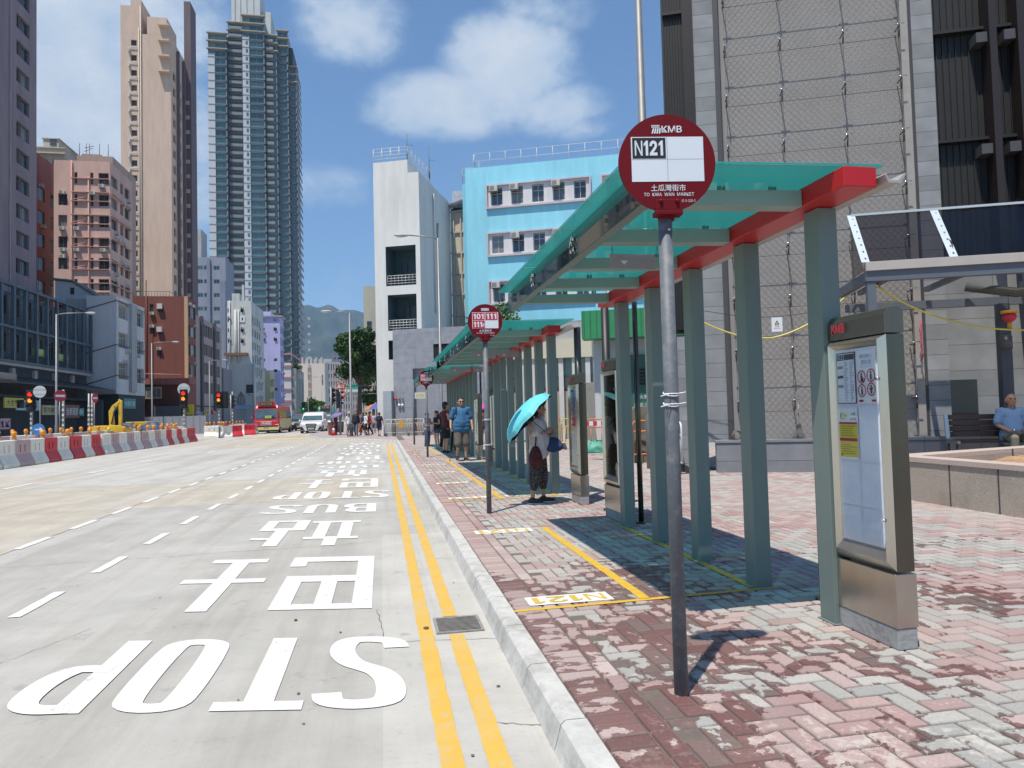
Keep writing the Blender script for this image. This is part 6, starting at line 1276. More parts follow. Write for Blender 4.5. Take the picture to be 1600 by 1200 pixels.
def sign_post(label, px, pyc, Y, rd, col, kind, base_h=None, pr_=.035, face=0.):
    p = D(px, pyc, Y); t = thing('road_sign', label, 'road sign', (p.x, p.y, 0), face); b = MB(); b.tube([(0, .05, 0), (0, .05, p.z + (rd * .9 if kind == 'back' else 0))], pr_, 8); b.build('pole', GV, t)
    b = MB(); n = 32; b.M = Matrix.Translation((0, 0, p.z)); b.prism([(rd * math.cos(2 * PI * i / n), rd * math.sin(2 * PI * i / n)) for i in range(n)], -.01, .01, 'y', 0)
    if kind == 'noentry': b.box(-rd * .75, rd * .75, -.014, -.0105, -rd * .18, rd * .18, 1)
    if kind == 'back':
        for zz in (-.12, .12): b.box(-rd * .9, rd * .9, -.025, -.0105, zz, zz + .04, 0)
    if kind == 'arrow': b.prism([(-.5 * rd, .1 * rd), (.2 * rd, .1 * rd), (.2 * rd, .4 * rd), (.7 * rd, 0), (.2 * rd, -.4 * rd), (.2 * rd, -.1 * rd), (-.5 * rd, -.1 * rd)], -.014, -.011, 'y', 1)
    b.build('sign_plate', [mat('plate_' + kind, col, .5, var=.05), WH], t); return t
sign_post('round pale back of a road sign right of the left traffic light', 62, 612, 40, .31, (.42, .44, .44), 'back')
sign_post('round pale sign back behind the second traffic light', 287, 608, 54, .42, (.42, .44, .44), 'back')
sign_post('red no entry sign turned aside beside a bare grey post', 94, 618.5, 44, .34, (.35, .03, .05), 'noentry', face=.9)
sign_post('narrow red and white sign near the digger arm', 148.5, 622, 50, .32, (.35, .03, .05), 'noentry', face=1.35)
sign_post('small blue round sign low behind the second barrier row', 60, 671, 34, .26, (.05, .16, .38), 'arrow')
for px, y0, Y_ in ((99, 609, 46), (139, 615, 50), (144, 615, 51), (363, 612, 66)):
    p = D(px, y0, Y_); t = thing('bare_post', {99: 'bare grey post right of the no entry sign', 139: 'left one of two bare posts before the white tenement', 144: 'right one of two bare posts before the white tenement', 363: 'bare post in front of the pointed arch window'}[px], 'post', (p.x, p.y, 0)); b = MB(); b.tube([(0, 0, 0), (0, 0, p.z)], .07, 10, 0)
    for k in range(6): b.box(-.05, .06, -.085, -.07, 1 + k * .3, 1.15 + k * .3, 1)
    b.build('pole', [GV, mat('pole_stickers', (.5, .5, .45), .7)], t)
t = thing('bare_post', 'thick black post between the two nearest shelters', 'post', (3.02, 9.08, .13)); b = MB(); b.tube([(0, 0, 0), (0, 0, 2.75)], .055, 12); b.build('pole', mat('black_steel', (.012, .012, .013), .5), t); b = MB(); b.tube([(0, 0, 0), (0, 0, .025)], .1, 12); b.build('base', STd, t)
def lamp(label, x, y, h, arm, sgn=1, head=.75, r0=.085, dz=0.):
    t = thing('street_lamp', label, 'street lamp', (x, y, 0), 0, 'street lamps'); b = MB(); b.tube([(0, 0, 0), (0, 0, 1.3), (0, 0, 1.35), (0, 0, h)], [r0 * 1.35, r0 * 1.3, r0, r0 * .62], 12); b.build('pole', GV, t)
    b = MB(); b.tube([(0, 0, h - .15), (sgn * .15, 0, h + .0), (sgn * .5, 0, h + .06 + dz * .2), (sgn * arm, 0, h + .12 + dz)], .035, 8); b.build('arm', GV, t)
    b = MB(); b.ell((sgn * (arm + head / 2), 0, h + .1 + dz), (head / 2, .14, .085), 0, 14, 8); b.build('lantern', mat('lantern_grey', (.38, .38, .38), .5), t)
    b = MB(); b.ell((sgn * (arm + head / 2 + .05), 0, h + .06 + dz), (head / 3, .1, .07), 0, 14, 8); b.build('diffuser', mat('lantern_glass', (.5, .5, .48), .2), t)
for lab, px, py, Y_, arm, sg in (('left street lamp rising in front of the dark steel framed building', 88, 491, 56, 1.9, 1), ('street lamp in front of the brown red block', 237, 536, 77, 1.9, 1), ('slim street lamp in front of the grey pink block', 327, 564, 100, 1.6, 1), ('street lamp leaning its arm left over the crossing beside the tree', 546, 489, 47, 1.1, -1), ('tall street lamp in front of the white stair tower', 684, 372, 36, 1.5, -1), ('far street lamp standing behind the white people carrier', 481, 590, 150, 2, 1), ('far slim street lamp before the cream end wall', 502, 592, 190, 2, 1), ('far street lamp right of the leafy tree by the pink strip', 587, 525, 75, .6, -1)):
    p = D(px, py, Y_); lamp(lab, p.x, p.y, p.z, arm, sg)
lamp('tallest street lamp whose grey pole passes behind the N121 sign', 6.04, 15, 11.6, 2.3, -1, .8, .12, -.82)
# ================================================================ digger
def excavator():
    p = D(166, 668, 50); t = thing('excavator', 'small yellow excavator with folded arm working behind the barriers', 'excavator', (p.x + .35, p.y, 0), 0); t.scale = (.84,) * 3; YL = mat('plant_yellow', (.60, .38, .02), .45, dirt=.3, dscale=2); BL_ = mat('plant_dark', (.03, .03, .032), .6)
    b = MB()
    for y in (-.8, .5):
        b.prism([(-1.0, .1), (-.85, 0), (.85, 0), (1.0, .1), (1.0, .35), (.85, .5), (-.85, .5), (-1.0, .35)], y, y + .35, 'y')
    b.build('tracks', BL_, t)
    b = MB(); b.prism([(-1.3, .65), (-1.3, 1.35), (-1.0, 1.5), (.9, 1.5), (1.25, 1.25), (1.25, .65)], -.8, .8, 'y'); b.build('engine_house', YL, t, .04)
    b = MB(); b.box(-1.0, 1.2, -.82, -.80, .72, .95); write(b, 'CRANE', (-.3, -.83, 1.1), (1, 0, 0), (0, 0, 1), .0001, .0001, 0); b.build('dark_stripe', BL_, t)
    b = MB(); b.prism([(.5, 1.5), (.65, 1.35), (1.25, 1.25), (1.15, 1.5)], -.75, .1, 'y'); b.box(.75, 1.15, -.78, .1, .9, 1.4); b.build('cab', GL, t)
    b = MB(); b.prism([(-.15, 1.4), (-.2, 2.6), (.05, 3.05), (.55, 3.45), (.62, 3.3), (.28, 2.85), (.1, 2.5), (.2, 1.4)], -.15, .15, 'y'); b.build('boom', YL, t, .02)
    b = MB(); b.prism([(.5, 3.55), (.75, 3.4), (.72, 1.5), (.5, 1.4)], -.12, .12, 'y'); b.build('stick', YL, t, .02)
    b = MB(); b.tube([(.02, -.2, 1.6), (.3, -.2, 2.9)], .05, 8); b.tube([(.2, -.2, 3.0), (.55, -.2, 2.6)], .04, 8); b.build('hydraulic_ram', BL_, t)
    b = MB(); b.prism([(.4, 1.45), (.95, 1.45), (1.0, 1.1), (.6, .8), (.35, 1.1)], -.3, .3, 'y'); b.build('bucket', BL_, t)
excavator()
t = thing('generator_box', 'low yellow generator box behind the barriers right of the excavator', 'generator', tuple(D(220, 662, 56))[:2] + (0,)); b = MB(); b.box(-.9, .9, -.5, .5, .1, 1.45); b.build('housing', mat('plant_yellow', (.6, .38, .02)), t, .04); b = MB(); b.box(-.8, .8, -.55, -.5, .3, .6); b.build('vent', SIG, t)
for px, w_, lab in ((200, 1.1, 'dark blue tarpaulin heap left of the yellow generator box'), (238, 1.0, 'dark tarpaulin heap right of the yellow generator box')):
    p = D(px, 660, 55); t = thing('tarpaulin_heap', lab, 'tarpaulin', (p.x, p.y, 0)); b = MB(); rr_ = random.Random(px); n = 14
    b.ell((0, 0, .4), (w_, .8, 1.0), 0, n, 9); b.v = [(x + rr_.uniform(-.12, .12), y + rr_.uniform(-.12, .12), max(0, z + rr_.uniform(-.1, .1))) for x, y, z in b.v]; b.build('sheet', mat('tarp_navy', (.04, .06, .10), .6), t)
t = thing('hoarding', 'long grey site hoarding under the brown red block', 'hoarding', (D(226, 665, 78).x, 78, 0)); b = MB(); w_ = D(322, 665, 78).x - D(226, 665, 78).x; b.box(0, w_, 0, .06, 0, 1.9)
for k in range(9): b.box(k * w_ / 9, k * w_ / 9 + .06, -.04, 0, 0, 1.95)
b.build('panel', wallm('hoarding_grey', (.26, .27, .30), .3), t)
# ================================================================ vehicles (fronts face the viewer)
TY = mat('tyre', (.02, .02, .02), .85); RIM = mat('alloy_rim', (.35, .35, .36), .3, .8); HL = mat('headlamp_glass', (.7, .72, .75), .08, spec=1.); WSC = mat('windscreen', (.06, .10, .11), .06, spec=.9, var=.4, scale=1.2); PLW = mat('plate_white', (.62, .62, .55), .5)
def vehicle(name, label, cat, loc, rot, L, wd, prof, paint, belt, hood_y, ws_top_y, ztop, grille=True, roofm=None, plate='RD 3681', glass=WSC, lights_z=.72, low=.28):
    """prof: list of (y, z_top) along the body; widths taper above the belt"""
    t = thing(name, label, cat, loc, rot); hw = wd / 2; b = MB(); rows = []
    for y, zt in prof:
        f = 1 if .25 < y < L - .25 else .93; tb = min(belt, zt); k = max(0, min(1, (zt - belt) / max(.1, ztop - belt))); tw = hw * f * (1 - .13 * k)
        rows.append([(-hw * f * .94, y, low), (-hw * f, y, low + .2), (-hw * f, y, tb * .97), (-tw, y, zt - .05), (-tw + .1, y, zt), (tw - .1, y, zt), (tw, y, zt - .05), (hw * f, y, tb * .97), (hw * f, y, low + .2), (hw * f * .94, y, low)])
    n = 10; k0 = len(b.v)
    vs = [p for r_ in rows for p in r_]; fs = []
    for i in range(len(rows) - 1):
        for j in range(n): a = i * n + j; c = i * n + (j + 1) % n; fs.append((a, c, c + n, a + n))
    fs.append(tuple(range(n - 1, -1, -1))); fs.append(tuple((len(rows) - 1) * n + j for j in range(n))); b.add(vs, fs, 0, False); b.build('body', paint, t, .02)
    zt_at = lambda y: next((p[1] + (q[1] - p[1]) * (y - p[0]) / max(1e-6, q[0] - p[0]) for p, q in zip(prof[:-1], prof[1:]) if p[0] <= y <= q[0]), ztop)
    b = MB(); zh, zt2 = zt_at(hood_y), zt_at(ws_top_y); e = .018; hw2 = hw * .9; tw2 = hw * .8
    b.add([(-hw2, hood_y - e, zh + .05), (hw2, hood_y - e, zh + .05), (tw2, ws_top_y - e * 2.5, zt2 - .06), (-tw2, ws_top_y - e * 2.5, zt2 - .06)], [(0, 1, 2, 3)]); b.build('windscreen', glass, t)
    for s_ in (-1, 1):
        ya, yb = ws_top_y + .15, L - .35; m = 3
        for i in range(m):
            y0_, y1_ = ya + (yb - ya) * i / m + .05, ya + (yb - ya) * (i + 1) / m - .05; b = MB(); x0_ = hw * 1.003; x1_ = hw * .885
            q = [(s_ * x0_, y0_ - (.35 if i == 0 else 0), belt + .03), (s_ * x0_, y1_, belt + .03), (s_ * x1_, y1_, ztop - .16), (s_ * x1_, y0_, ztop - .16)]
            b.add(q, [(0, 1, 2, 3) if s_ > 0 else (3, 2, 1, 0)]); b.build('side_window', glass, t)
        for y in (.85, L - .9):
            b = MB(); r_ = .33; b.tube([(s_ * (hw - .22), y, r_), (s_ * (hw + .01), y, r_)], r_, 20); w_ = b.build('wheel', TY, t); c = MB(); c.tube([(s_ * (hw + .0), y, r_), (s_ * (hw + .02), y, r_)], r_ * .6, 14); c.build('rim', RIM, w_)
        b = MB(); b.prism([(s_ * hw * .98, lights_z), (s_ * hw * .58, lights_z - .06), (s_ * hw * .6, lights_z + .09), (s_ * hw * .96, lights_z + .17)], -.02, .05, 'y'); b.build('headlight', HL, t)
        b = MB(); b.ell((s_ * (hw + .13), hood_y + .1, belt + .1), (.1, .06, .09)); b.build('mirror', paint, t)
    if grille:
        b = MB(); b.prism([(-hw * .5, lights_z + .12), (-hw * .38, low + .2), (hw * .38, low + .2), (hw * .5, lights_z + .12)], -.035, .02, 'y', 0)
        for k in range(4): z = low + .26 + k * .11; b.box(-hw * .42, hw * .42, -.045, -.036, z, z + .04, 1)
        b.build('grille', [SIG, mat('chrome', (.6, .6, .6), .15, 1.)], t)
    b = MB(); b.box(-.26, .26, -.06, -.045, low + .12, low + .24, 0); write(b, plate, (-.22, -.063, low + .145), (1, 0, 0), (0, 0, 1), .44, .07, 1, .02); b.build('number_plate', [PLW, INK], t)
    b = MB(); b.box(-hw * .9, hw * .9, .05, L - .1, .16, low + .02); b.build('underbody', SIG, t)
    return t
WP = mat('car_paint_white', (.62, .63, .64), .25, spec=.7, var=.02, coat=.4); DP = mat('car_paint_black', (.02, .024, .03), .25, spec=.6, var=.05, coat=.5); SP = mat('car_paint_silver', (.40, .41, .42), .3, .4, var=.03); BP = mat('car_paint_teal', (.03, .16, .17), .35, var=.1)
p = G(486, 677); v = vehicle('people_carrier', 'white people carrier with a black and chrome grille in the front of the traffic', 'car', (p.x, p.y, 0), math.radians(-2), 4.9, 1.98, [(0, .75), (.12, .98), (.95, 1.12), (1.85, 1.82), (2.4, 1.92), (4.5, 1.88), (4.85, 1.1)], WP, 1.05, .98, 1.82, 1.92, plate='UV 288', low=.25)
b = MB(); b.box(-.35, .35, -.05, -.03, .3, .62); b.build('lower_grille', SIG, v)
for s_ in (-1, 1): b = MB(); b.prism([(s_ * .9, .3), (s_ * .55, .28), (s_ * .78, .62), (s_ * .95, .55)], -.05, -.02, 'y'); b.build('fog_lamp_surround', SIG, v)
p = G(452, 675.5); vehicle('dark_van', 'dark blue black van half hidden behind the red minibus', 'van', (p.x + .3, 78, 0), 0, 4.9, 1.9, [(0, .8), (.12, 1.0), (.9, 1.15), (1.6, 1.85), (2.2, 1.98), (4.6, 1.95), (4.85, 1.2)], DP, 1.1, .92, 1.6, 1.98, plate='TK 551')
p = D(464, 665, 100); vehicle('green_roofed_car', 'dark car with a pale green roof between the dark van and the white people carrier', 'car', (p.x, p.y, 0), 0, 4.5, 1.9, [(0, .6), (.15, .85), (1.2, 1.0), (2.0, 1.5), (3.3, 1.55), (4.2, 1.05), (4.45, .9)], BP, .98, 1.2, 2.0, 1.55, plate='SL 90')
p = D(507, 665, 84); vehicle('silver_car', 'silver car just behind the white people carrier on its right', 'car', (p.x, p.y, 0), 0, 4.6, 1.9, [(0, .7), (.15, .95), (1.1, 1.1), (1.9, 1.7), (3.8, 1.72), (4.5, 1.1)], SP, 1.08, 1.1, 1.9, 1.72)
# green minibus with lit route display
p = D(509, 665, 104); t = vehicle('green_minibus', 'green roofed minibus with a dark destination display behind the white cars', 'minibus', (p.x, p.y, 0), 0, 6.6, 2.3, [(0, .9), (.1, 1.3), (.45, 2.5), (.7, 2.9), (6.2, 2.9), (6.5, 1.5)], mat('bus_green', (.03, .32, .24), .4, var=.06), 1.35, .12, .5, 2.7, grille=False, plate='LX 204')
b = MB(); b.box(-.8, .8, .2, .45, 2.55, 3.0, 0); b.box(-.7, .7, .17, .2, 2.62, 2.92, 1); write(b, 'BUS 85', (-.5, .16, 2.68), (1, 0, 0), (0, 0, 1), 1, .18, 2) if 0 else write(b, '紅磡', (-.5, .16, 2.68), (1, 0, 0), (0, 0, 1), 1, .18, 2); b.build('destination_display', [mat('bus_green', (.03, .32, .24)), SIG, emit('led_red', (.8, .08, .02), .8)], t)
# red and cream minibus
CRM = mat('bus_cream', (.56, .50, .22), .4, var=.05); RB = mat('bus_red', (.45, .01, .02), .35, var=.05, coat=.3)
p = G(416, 677.5); t = vehicle('red_minibus', 'red and cream public minibus with a dark destination box on its roof', 'minibus', (p.x, p.y, 0), math.radians(-3), 6.9, 2.35, [(0, 1.15), (.08, 1.3), (.38, 2.45), (.6, 2.62), (6.6, 2.62), (6.85, 1.5)], RB, 1.42, .06, .36, 2.55, grille=False, plate='HV 4351', low=.35)
b = MB(); b.add([(-1.13, -.03, .72), (1.13, -.03, .72), (1.15, .04, 1.36), (-1.15, .04, 1.36)], [(0, 1, 2, 3)]); b.add([(-1.0, .36, 2.42), (1.0, .36, 2.42), (.95, .58, 2.68), (-.95, .58, 2.68)], [(0, 1, 2, 3)]); b.build('red_front_panel', RB, t)
b = MB(); b.prism([(-.85, 2.55), (.85, 2.55), (.72, 3.05), (-.72, 3.05)], .3, 1.1, 'y', 0); b.box(-.6, .6, .26, .3, 2.66, 2.96, 1); write(b, '觀塘 紅磡', (-.5, .255, 2.72), (1, 0, 0), (0, 0, 1), 1.0, .18, 2); b.build('destination_box', [RB, mat('display_green_black', (.02, .05, .03), .4), GRN], t)
b = MB(); b.box(-.48, .48, -.05, -.02, .78, 1.14, 1); b.box(-.45, .45, -.055, -.05, .81, 1.11, 0); write(b, '馬頭圍', (-.38, -.058, .86), (1, 0, 0), (0, 0, 1), .76, .2, 1, .01); b.build('route_board', [RB, WH], t)
b = MB(); b.add([(-1.17, -.028, .42), (1.17, -.028, .42), (1.17, -.028, .70), (-1.17, -.028, .70)], [(0, 1, 2, 3)]); b.build('dark_bumper_band', mat('band_dark', (.05, .045, .04), .6), t) if 0 else b.build('cream_bumper', CRM, t)
b = MB(); b.box(-1.1, 1.1, -.045, -.03, .62, .74); b.build('dark_band', SIG, t)
b = MB(); b.box(-.1, .5, -.01, .02, 1.44, 1.7); b.build('windscreen_card', mat('card_green', (.3, .45, .1), .6), t)
b = MB(); b.box(.4, .75, .0, .03, 1.5, 1.62, 0); b.tube([(-.9, 0.03, 1.45), (-.1, .06, 1.5)], .015, 5); b.tube([(.9, 0.03, 1.45), (.1, .06, 1.5)], .015, 5); b.build('wipers', SIG, t)
b = MB(); b.box(1.1, 1.18, .9, 6.5, 2.62, 2.72); b.build('roof_gutter', RB, t)
b = MB(); b.add([(1.178, .3, .5), (1.178, 6.6, .5), (1.180, 6.6, 1.38), (1.180, .3, 1.38)], [(0, 1, 2, 3)]); b.build('side_panel', CRM, t)
b = MB(); b.box(-1.14, 1.14, -.06, .0, .34, .62); b.build('front_bumper', CRM, t)
# ================================================================ trees
def leafmat(n, c, tr=.35):
    m = mat(n, c, .7, var=.5, scale=1.2)
    p = m.node_tree.nodes['Principled BSDF']; p.inputs['Specular IOR Level'].default_value = .2
    return m
def tree(name, label, loc, h, cr, nleaf, lm, trunk_h, ls=.16, seed=1, flat=.8, clumps=16, group=None, stems=1):
    r = random.Random(seed); t = thing(name, label, 'tree' if h > 3 else 'plant', loc, 0, group); b = MB(); BK_ = mat('bark', (.10, .075, .055), .95, var=.3, scale=9, bump=.6)
    cs = []
    for i in range(clumps):
        a = r.uniform(0, 2 * PI); q = r.uniform(.15, 1) ** .6; zz = trunk_h + (h - trunk_h) * r.uniform(.12, .95); k = 1 - abs((zz - trunk_h) / (h - trunk_h) - .45) * 1.1; cs.append(Vector((math.cos(a) * q * cr * k, math.sin(a) * q * cr * k, zz)))
    b.tube([(0, 0, -.1), (r.uniform(-.1, .1), 0, trunk_h * .6), (r.uniform(-.2, .2), 0, trunk_h)], [h * .03, h * .024, h * .018], 9)
    for c in cs: m_ = (Vector((0, 0, trunk_h)) + c) / 2 + Vector((r.uniform(-.2, .2), r.uniform(-.2, .2), .15)); b.tube([(0, 0, trunk_h * .9), m_, c], [h * .012, h * .008, h * .003], 5)
    b.build('trunk', BK_, t)
    b = MB(); per = nleaf // clumps
    for c in cs:
        R_ = cr * r.uniform(.28, .5)
        for _ in range(per):
            d = Vector((r.gauss(0, 1), r.gauss(0, 1), r.gauss(0, 1))); d.normalize(); p = c + Vector((d.x, d.y, d.z * flat)) * R_ * r.uniform(.35, 1.05)
            u = Vector((r.uniform(-1, 1), r.uniform(-1, 1), r.uniform(-.7, .7))).normalized(); w = u.cross(Vector((r.uniform(-1, 1), r.uniform(-1, 1), r.uniform(-1, 1)))).normalized(); s_ = ls * r.uniform(.6, 1.3)
            b.add([p - u * s_, p + w * s_ * .45, p + u * s_, p - w * s_ * .45], [(0, 1, 2, 3)], 0)
    b.build('crown', lm, t); return t
LD = leafmat('leaf_dark', (.035, .075, .02)); LM_ = leafmat('leaf_mid', (.07, .14, .03)); LB = leafmat('leaf_feathery', (.10, .17, .06))
p = D(561, 640, 74); tree('broadleaf_tree', 'large dark leafy tree behind the crossing left of the white stair tower', (p.x, p.y, 0), 10.1, 2.55, 8500, LD, 5.2, .22, 3, clumps=22)
p = D(582, 640, 78); tree('broadleaf_tree', 'smaller green tree hanging beside the yellow building', (p.x, p.y, 0), 6.6, 1.6, 2500, LM_, 2.5, .18, 5, clumps=10)
p = D(492, 640, 170); tree('broadleaf_tree', 'low round green tree in front of the cream end wall', (p.x, p.y, 0), 5.4, 3.0, 2500, LM_, 1.0, .3, 6, clumps=12)
p = D(480, 640, 175); tree('broadleaf_tree', 'low dark bush tree left of the round green one', (p.x, p.y, 0), 4.8, 2.0, 1200, LD, 1.0, .3, 7, clumps=8)
p = D(762, 520, 30); tree('feathery_tree', 'feathery bamboo like tree top showing over the middle shelter roof', (p.x + .6, p.y, 0), D(762, 466, 30).z, 1.4, 1500, LB, 3.6, .10, 9, flat=.7, clumps=14)
p = D(452, 568, 200); tree('shrub', 'green roof shrubs on the white balcony block', (p.x, p.y + 9, p.z - 1.5), 2.4, 2.2, 900, LM_, .3, .3, 12, clumps=8)
# ================================================================ crowd-control fences and site clutter on the right
ORG = mat('fence_orange', (.62, .19, .03), .5, dirt=.2, dscale=5); YLW = mat('fence_yellow', (.58, .42, .04), .5, dirt=.2, dscale=5); CRF = mat('fence_cream', (.60, .52, .36), .5, dirt=.2, dscale=5); WFN = mat('fence_white', (.6, .6, .56), .5, dirt=.2, dscale=5)
def fence(label, loc, rz, L, m, tape=False, board=None, h=1.05, group='tubular crowd barriers'):
    t = thing('crowd_barrier', label, 'crowd barrier', loc, rz, group); b = MB(); z0 = .22
    b.tube([(0, 0, z0), (0, 0, h - .12), (.04, 0, h - .03), (.12, 0, h), (L - .12, 0, h), (L - .04, 0, h - .03), (L, 0, h - .12), (L, 0, z0)], .021, 8); b.tube([(0, 0, z0), (L, 0, z0)], .018, 8); b.tube([(0, 0, h - .26), (L, 0, h - .26)], .018, 8); b.build('frame', m, t)
    b = MB(); n = int(L / .16)
    for k in range(1, n): b.tube([(k * L / n, 0, z0), (k * L / n, 0, h - .26)], .011, 6)
    tag(b.build('bars', m, t), kind=None)
    for x in (.12, L - .12): b = MB(); b.prism([(-.28, 0), (-.22, .09), (-.05, .2), (.05, .2), (.22, .09), (.28, 0), (.16, 0), (.1, .04), (-.1, .04), (-.16, 0)], x - .05, x + .05, 'x'); b.build('foot', mat('rubber_foot', (.035, .035, .035), .85), t)
    if tape:
        b = MB(); n = 8
        for k in range(n): b.box(k * L / n, (k + 1) * L / n, -.026, -.022, h - .2, h - .06, k % 2)
        b.build('striped_board', [RP, WH], t)
    if board: b = MB(); b.box(L * .38, L * .38 + .28, -.05, -.03, .5, .95); b.build('orange_lamp_board', mat('lamp_board', (.65, .3, .02), .4), t)
    return t
for i, (px, col, bd, lab) in enumerate([(606, CRF, 0, 'cream crowd barrier nearest the white stair tower'), (617, CRF, 1, 'cream crowd barrier with an orange lamp board'), (641, CRF, 0, 'cream crowd barrier behind the thin sign post'), (653, ORG, 0, 'orange topped crowd barrier behind the queue')]):
    p = G(px, 681, .13); fence(lab, (p.x - .2, 44.5 + (i % 2) * .15, .13), 0, 1.15 if i else .7, col, board=bd)
p0 = G(916, 707, .13); p1 = G(956, 707, .13); fence('orange crowd barrier with a red and white board before the green tarpaulin', (p0.x, p0.y, .13), math.atan2(p1.y - p0.y, p1.x - p0.x), 1.05, ORG, True)
p0 = G(876, 702, .13); fence('yellow crowd barrier left of the second cabinet', (p0.x, p0.y, .13), 0, .75, YLW)
p0 = G(858, 700, .13); fence('faded orange crowd barrier seen behind the woman with the umbrella', (p0.x, p0.y, .13), 0, .5, ORG, True)
p0 = G(990, 724, .13); fence('orange crowd barrier between the shelter posts and the mossy block', (p0.x, p0.y, .13), -.15, .72, ORG)
p0 = G(1067, 741, .13); fence('white crowd barrier with orange clips seen end on beside the grey sign pole', (p0.x, p0.y, .13), math.radians(78), 1.6, WFN)
for px, pb, ptop, w_, lab, Y_, m_ in ((1010, 724, 634, .42, 'mossy old concrete block behind the orange crowd barrier', None, 'a'), (1070, 722, 632, .34, 'mossy old concrete block right of the grey sign pole', None, 'a'), (930, 700, 597, .62, 'flat grey concrete slab standing behind the second cabinet', None, 'b')):
    p = G(px, pb, .13); zt = D(px, ptop, p.y).z - .13; t = thing('concrete_block', lab, 'concrete block', (p.x - w_ / 2, p.y + (.15 if m_ == 'b' else .3), .13)); b = MB(); rr_ = random.Random(px)
    d_ = .12 if m_ == 'b' else .35; b.prism([(0, 0), (w_, 0), (w_, zt * .96), (w_ * .85, zt), (w_ * .12, zt * .98), (0, zt * .93)] if m_ == 'a' else [(0, 0), (w_, 0), (w_, zt), (0, zt)], 0, d_, 'y'); b.build('block', mat('mossy_concrete', (.20, .185, .15), .95, var=.3, scale=4, bump=.6, dirt=.8, dscale=2.5, dcol=(.05, .045, .025)) if m_ == 'a' else mat('slab_concrete', (.33, .33, .30), .9, dirt=.3, dscale=6), t, .01)
p = G(940, 708, .13); t = thing('tarpaulin_heap', 'crumpled green tarpaulin under the orange crowd barrier', 'tarpaulin', (p.x, p.y + .5, .13)); b = MB(); rr_ = random.Random(3); b.ell((0, 0, .05), (.75, .35, .3), 0, 26, 14); b.v = [(x + rr_.uniform(-.05, .05), y + rr_.uniform(-.05, .05), max(0, z + rr_.uniform(-.06, .06))) for x, y, z in b.v]; b.build('sheet', mat('tarp_green', (.06, .27, .20), .55), t)
p = G(1078, 733, .13); t = thing('timber_stack', 'stack of old planks and white plastic beside the stone building', 'timber stack', (p.x - .12, p.y + .3, .13), -.2)
for k, (z, m_, w_) in enumerate(((0, (.20, .14, .09), .5), (.12, (.025, .03, .025), .46), (.36, (.36, .22, .12), .5), (.42, (.5, .5, .48), .44), (.58, (.36, .24, .15), .5))):
    b = MB(); b.box(-w_ / 2, w_ / 2, -.2, .3, z, z + (.1 if m_[0] > .1 else .22)); b.build('plank', mat('stack_%d' % k, m_, .8, var=.3, scale=8), t, .01)
# hanging hose, cable and warning tag in front of the stone building
def on_plane(pts, off, pl=None): return [tuple(plane_pt(px, py, P0, off)) for px, py in pts]
def cat_(pts, k=8): return smooth3(pts, k)
def smooth3(pts, k=8):
    out = []; n = len(pts)
    for i in range(n - 1):
        g = lambda j: Vector(pts[max(0, min(n - 1, j))]); p0, p1, p2, p3 = g(i - 1), g(i), g(i + 1), g(i + 2)
        for s in range(k): t = s / k; out.append(.5 * ((2 * p1) + (p2 - p0) * t + (2 * p0 - 5 * p1 + 4 * p2 - p3) * t * t + (3 * p1 - p0 - 3 * p2 + p3) * t ** 3))
    out.append(Vector(pts[-1])); return out
b = MB(); b.tube(smooth3(on_plane([(1080, 492), (1108, 508), (1150, 523), (1190, 528), (1215, 526), (1250, 513), (1290, 490), (1320, 465), (1345, 446)], -.9) + on_plane([(1368, 446), (1400, 467), (1450, 490), (1510, 507), (1560, 514), (1640, 517)], -1.9)), .016, 7)
tag(b.build('yellow_hose', mat('hose_yellow', (.58, .50, .10), .45)), 'thin yellow hose slung across in front of the stone building', 'hose')
b = MB(); b.tube(smooth3(on_plane([(1082, 482), (1108, 487), (1160, 494), (1210, 495), (1260, 489), (1300, 480)], -.85)), .006, 5); tag(b.build('black_cable', SIG), 'thin black cable hanging above the yellow hose', 'cable')
q = plane_pt(1214, 507, P0, -.88); t = thing('warning_tag', 'small white tag with a yellow triangle hanging from the black cable', 'sign', tuple(q), AN); b = MB(); b.box(-.1, .1, -.005, .005, -.14, .14, 0); b.prism([(-.045, .0), (.045, .0), (0, .08)], -.008, -.0055, 'y', 1); b.prism([(-.02, .012), (.02, .012), (0, .05)], -.0095, -.0085, 'y', 2); write(b, '危險', (-.04, -.007, -.05), (1, 0, 0), (0, 0, 1), .08, .035, 3); write(b, 'DANGER', (-.06, -.007, -.085), (1, 0, 0), (0, 0, 1), .12, .02, 3); b.build('plate', [WH, BK, YEL, RP], t)
t = thing('cable_bundle', 'frayed grey cable bundle hanging at the foot of the wire mesh', 'cable bundle', tuple(plane_pt(1248, 690, P0, -.15)), AN); b = MB(); rr_ = random.Random(4)
for k in range(11): x = (k - 5) * .03; b.tube([(0 + .002 * k, -.05, .78), (.01, -.05, .45), (x * .5, -.05, .2), (x, -.04, 0.02)], .006, 5)
b.box(-.05, .05, -.08, -.03, .58, .66); b.build('strands', mat('cable_grey', (.22, .2, .18), .7), t)
q = plane_pt(1151, 680, P0, -.15); b = MB(); b.tube([(.09 * math.cos(a) + random.uniform(-.02, .02), random.uniform(-.03, .03), .09 * math.sin(a)) for a in [i * .7 for i in range(40)]], .012, 5); tag(b.build('rope_coil', mat('rope_mix', (.16, .12, .10), .7, var=.7, scale=20), loc=q), 'small tangled coil of coloured rope on the plinth', 'rope')
q = plane_pt(1440, 540, P0, -.2); b = MB(); rr_ = random.Random(6)
for k in range(4): b.tube([(rr_.uniform(-.04, .04), 0, .5 - j * .1 + rr_.uniform(-.02, .02)) for j in range(9)], .006, 5)
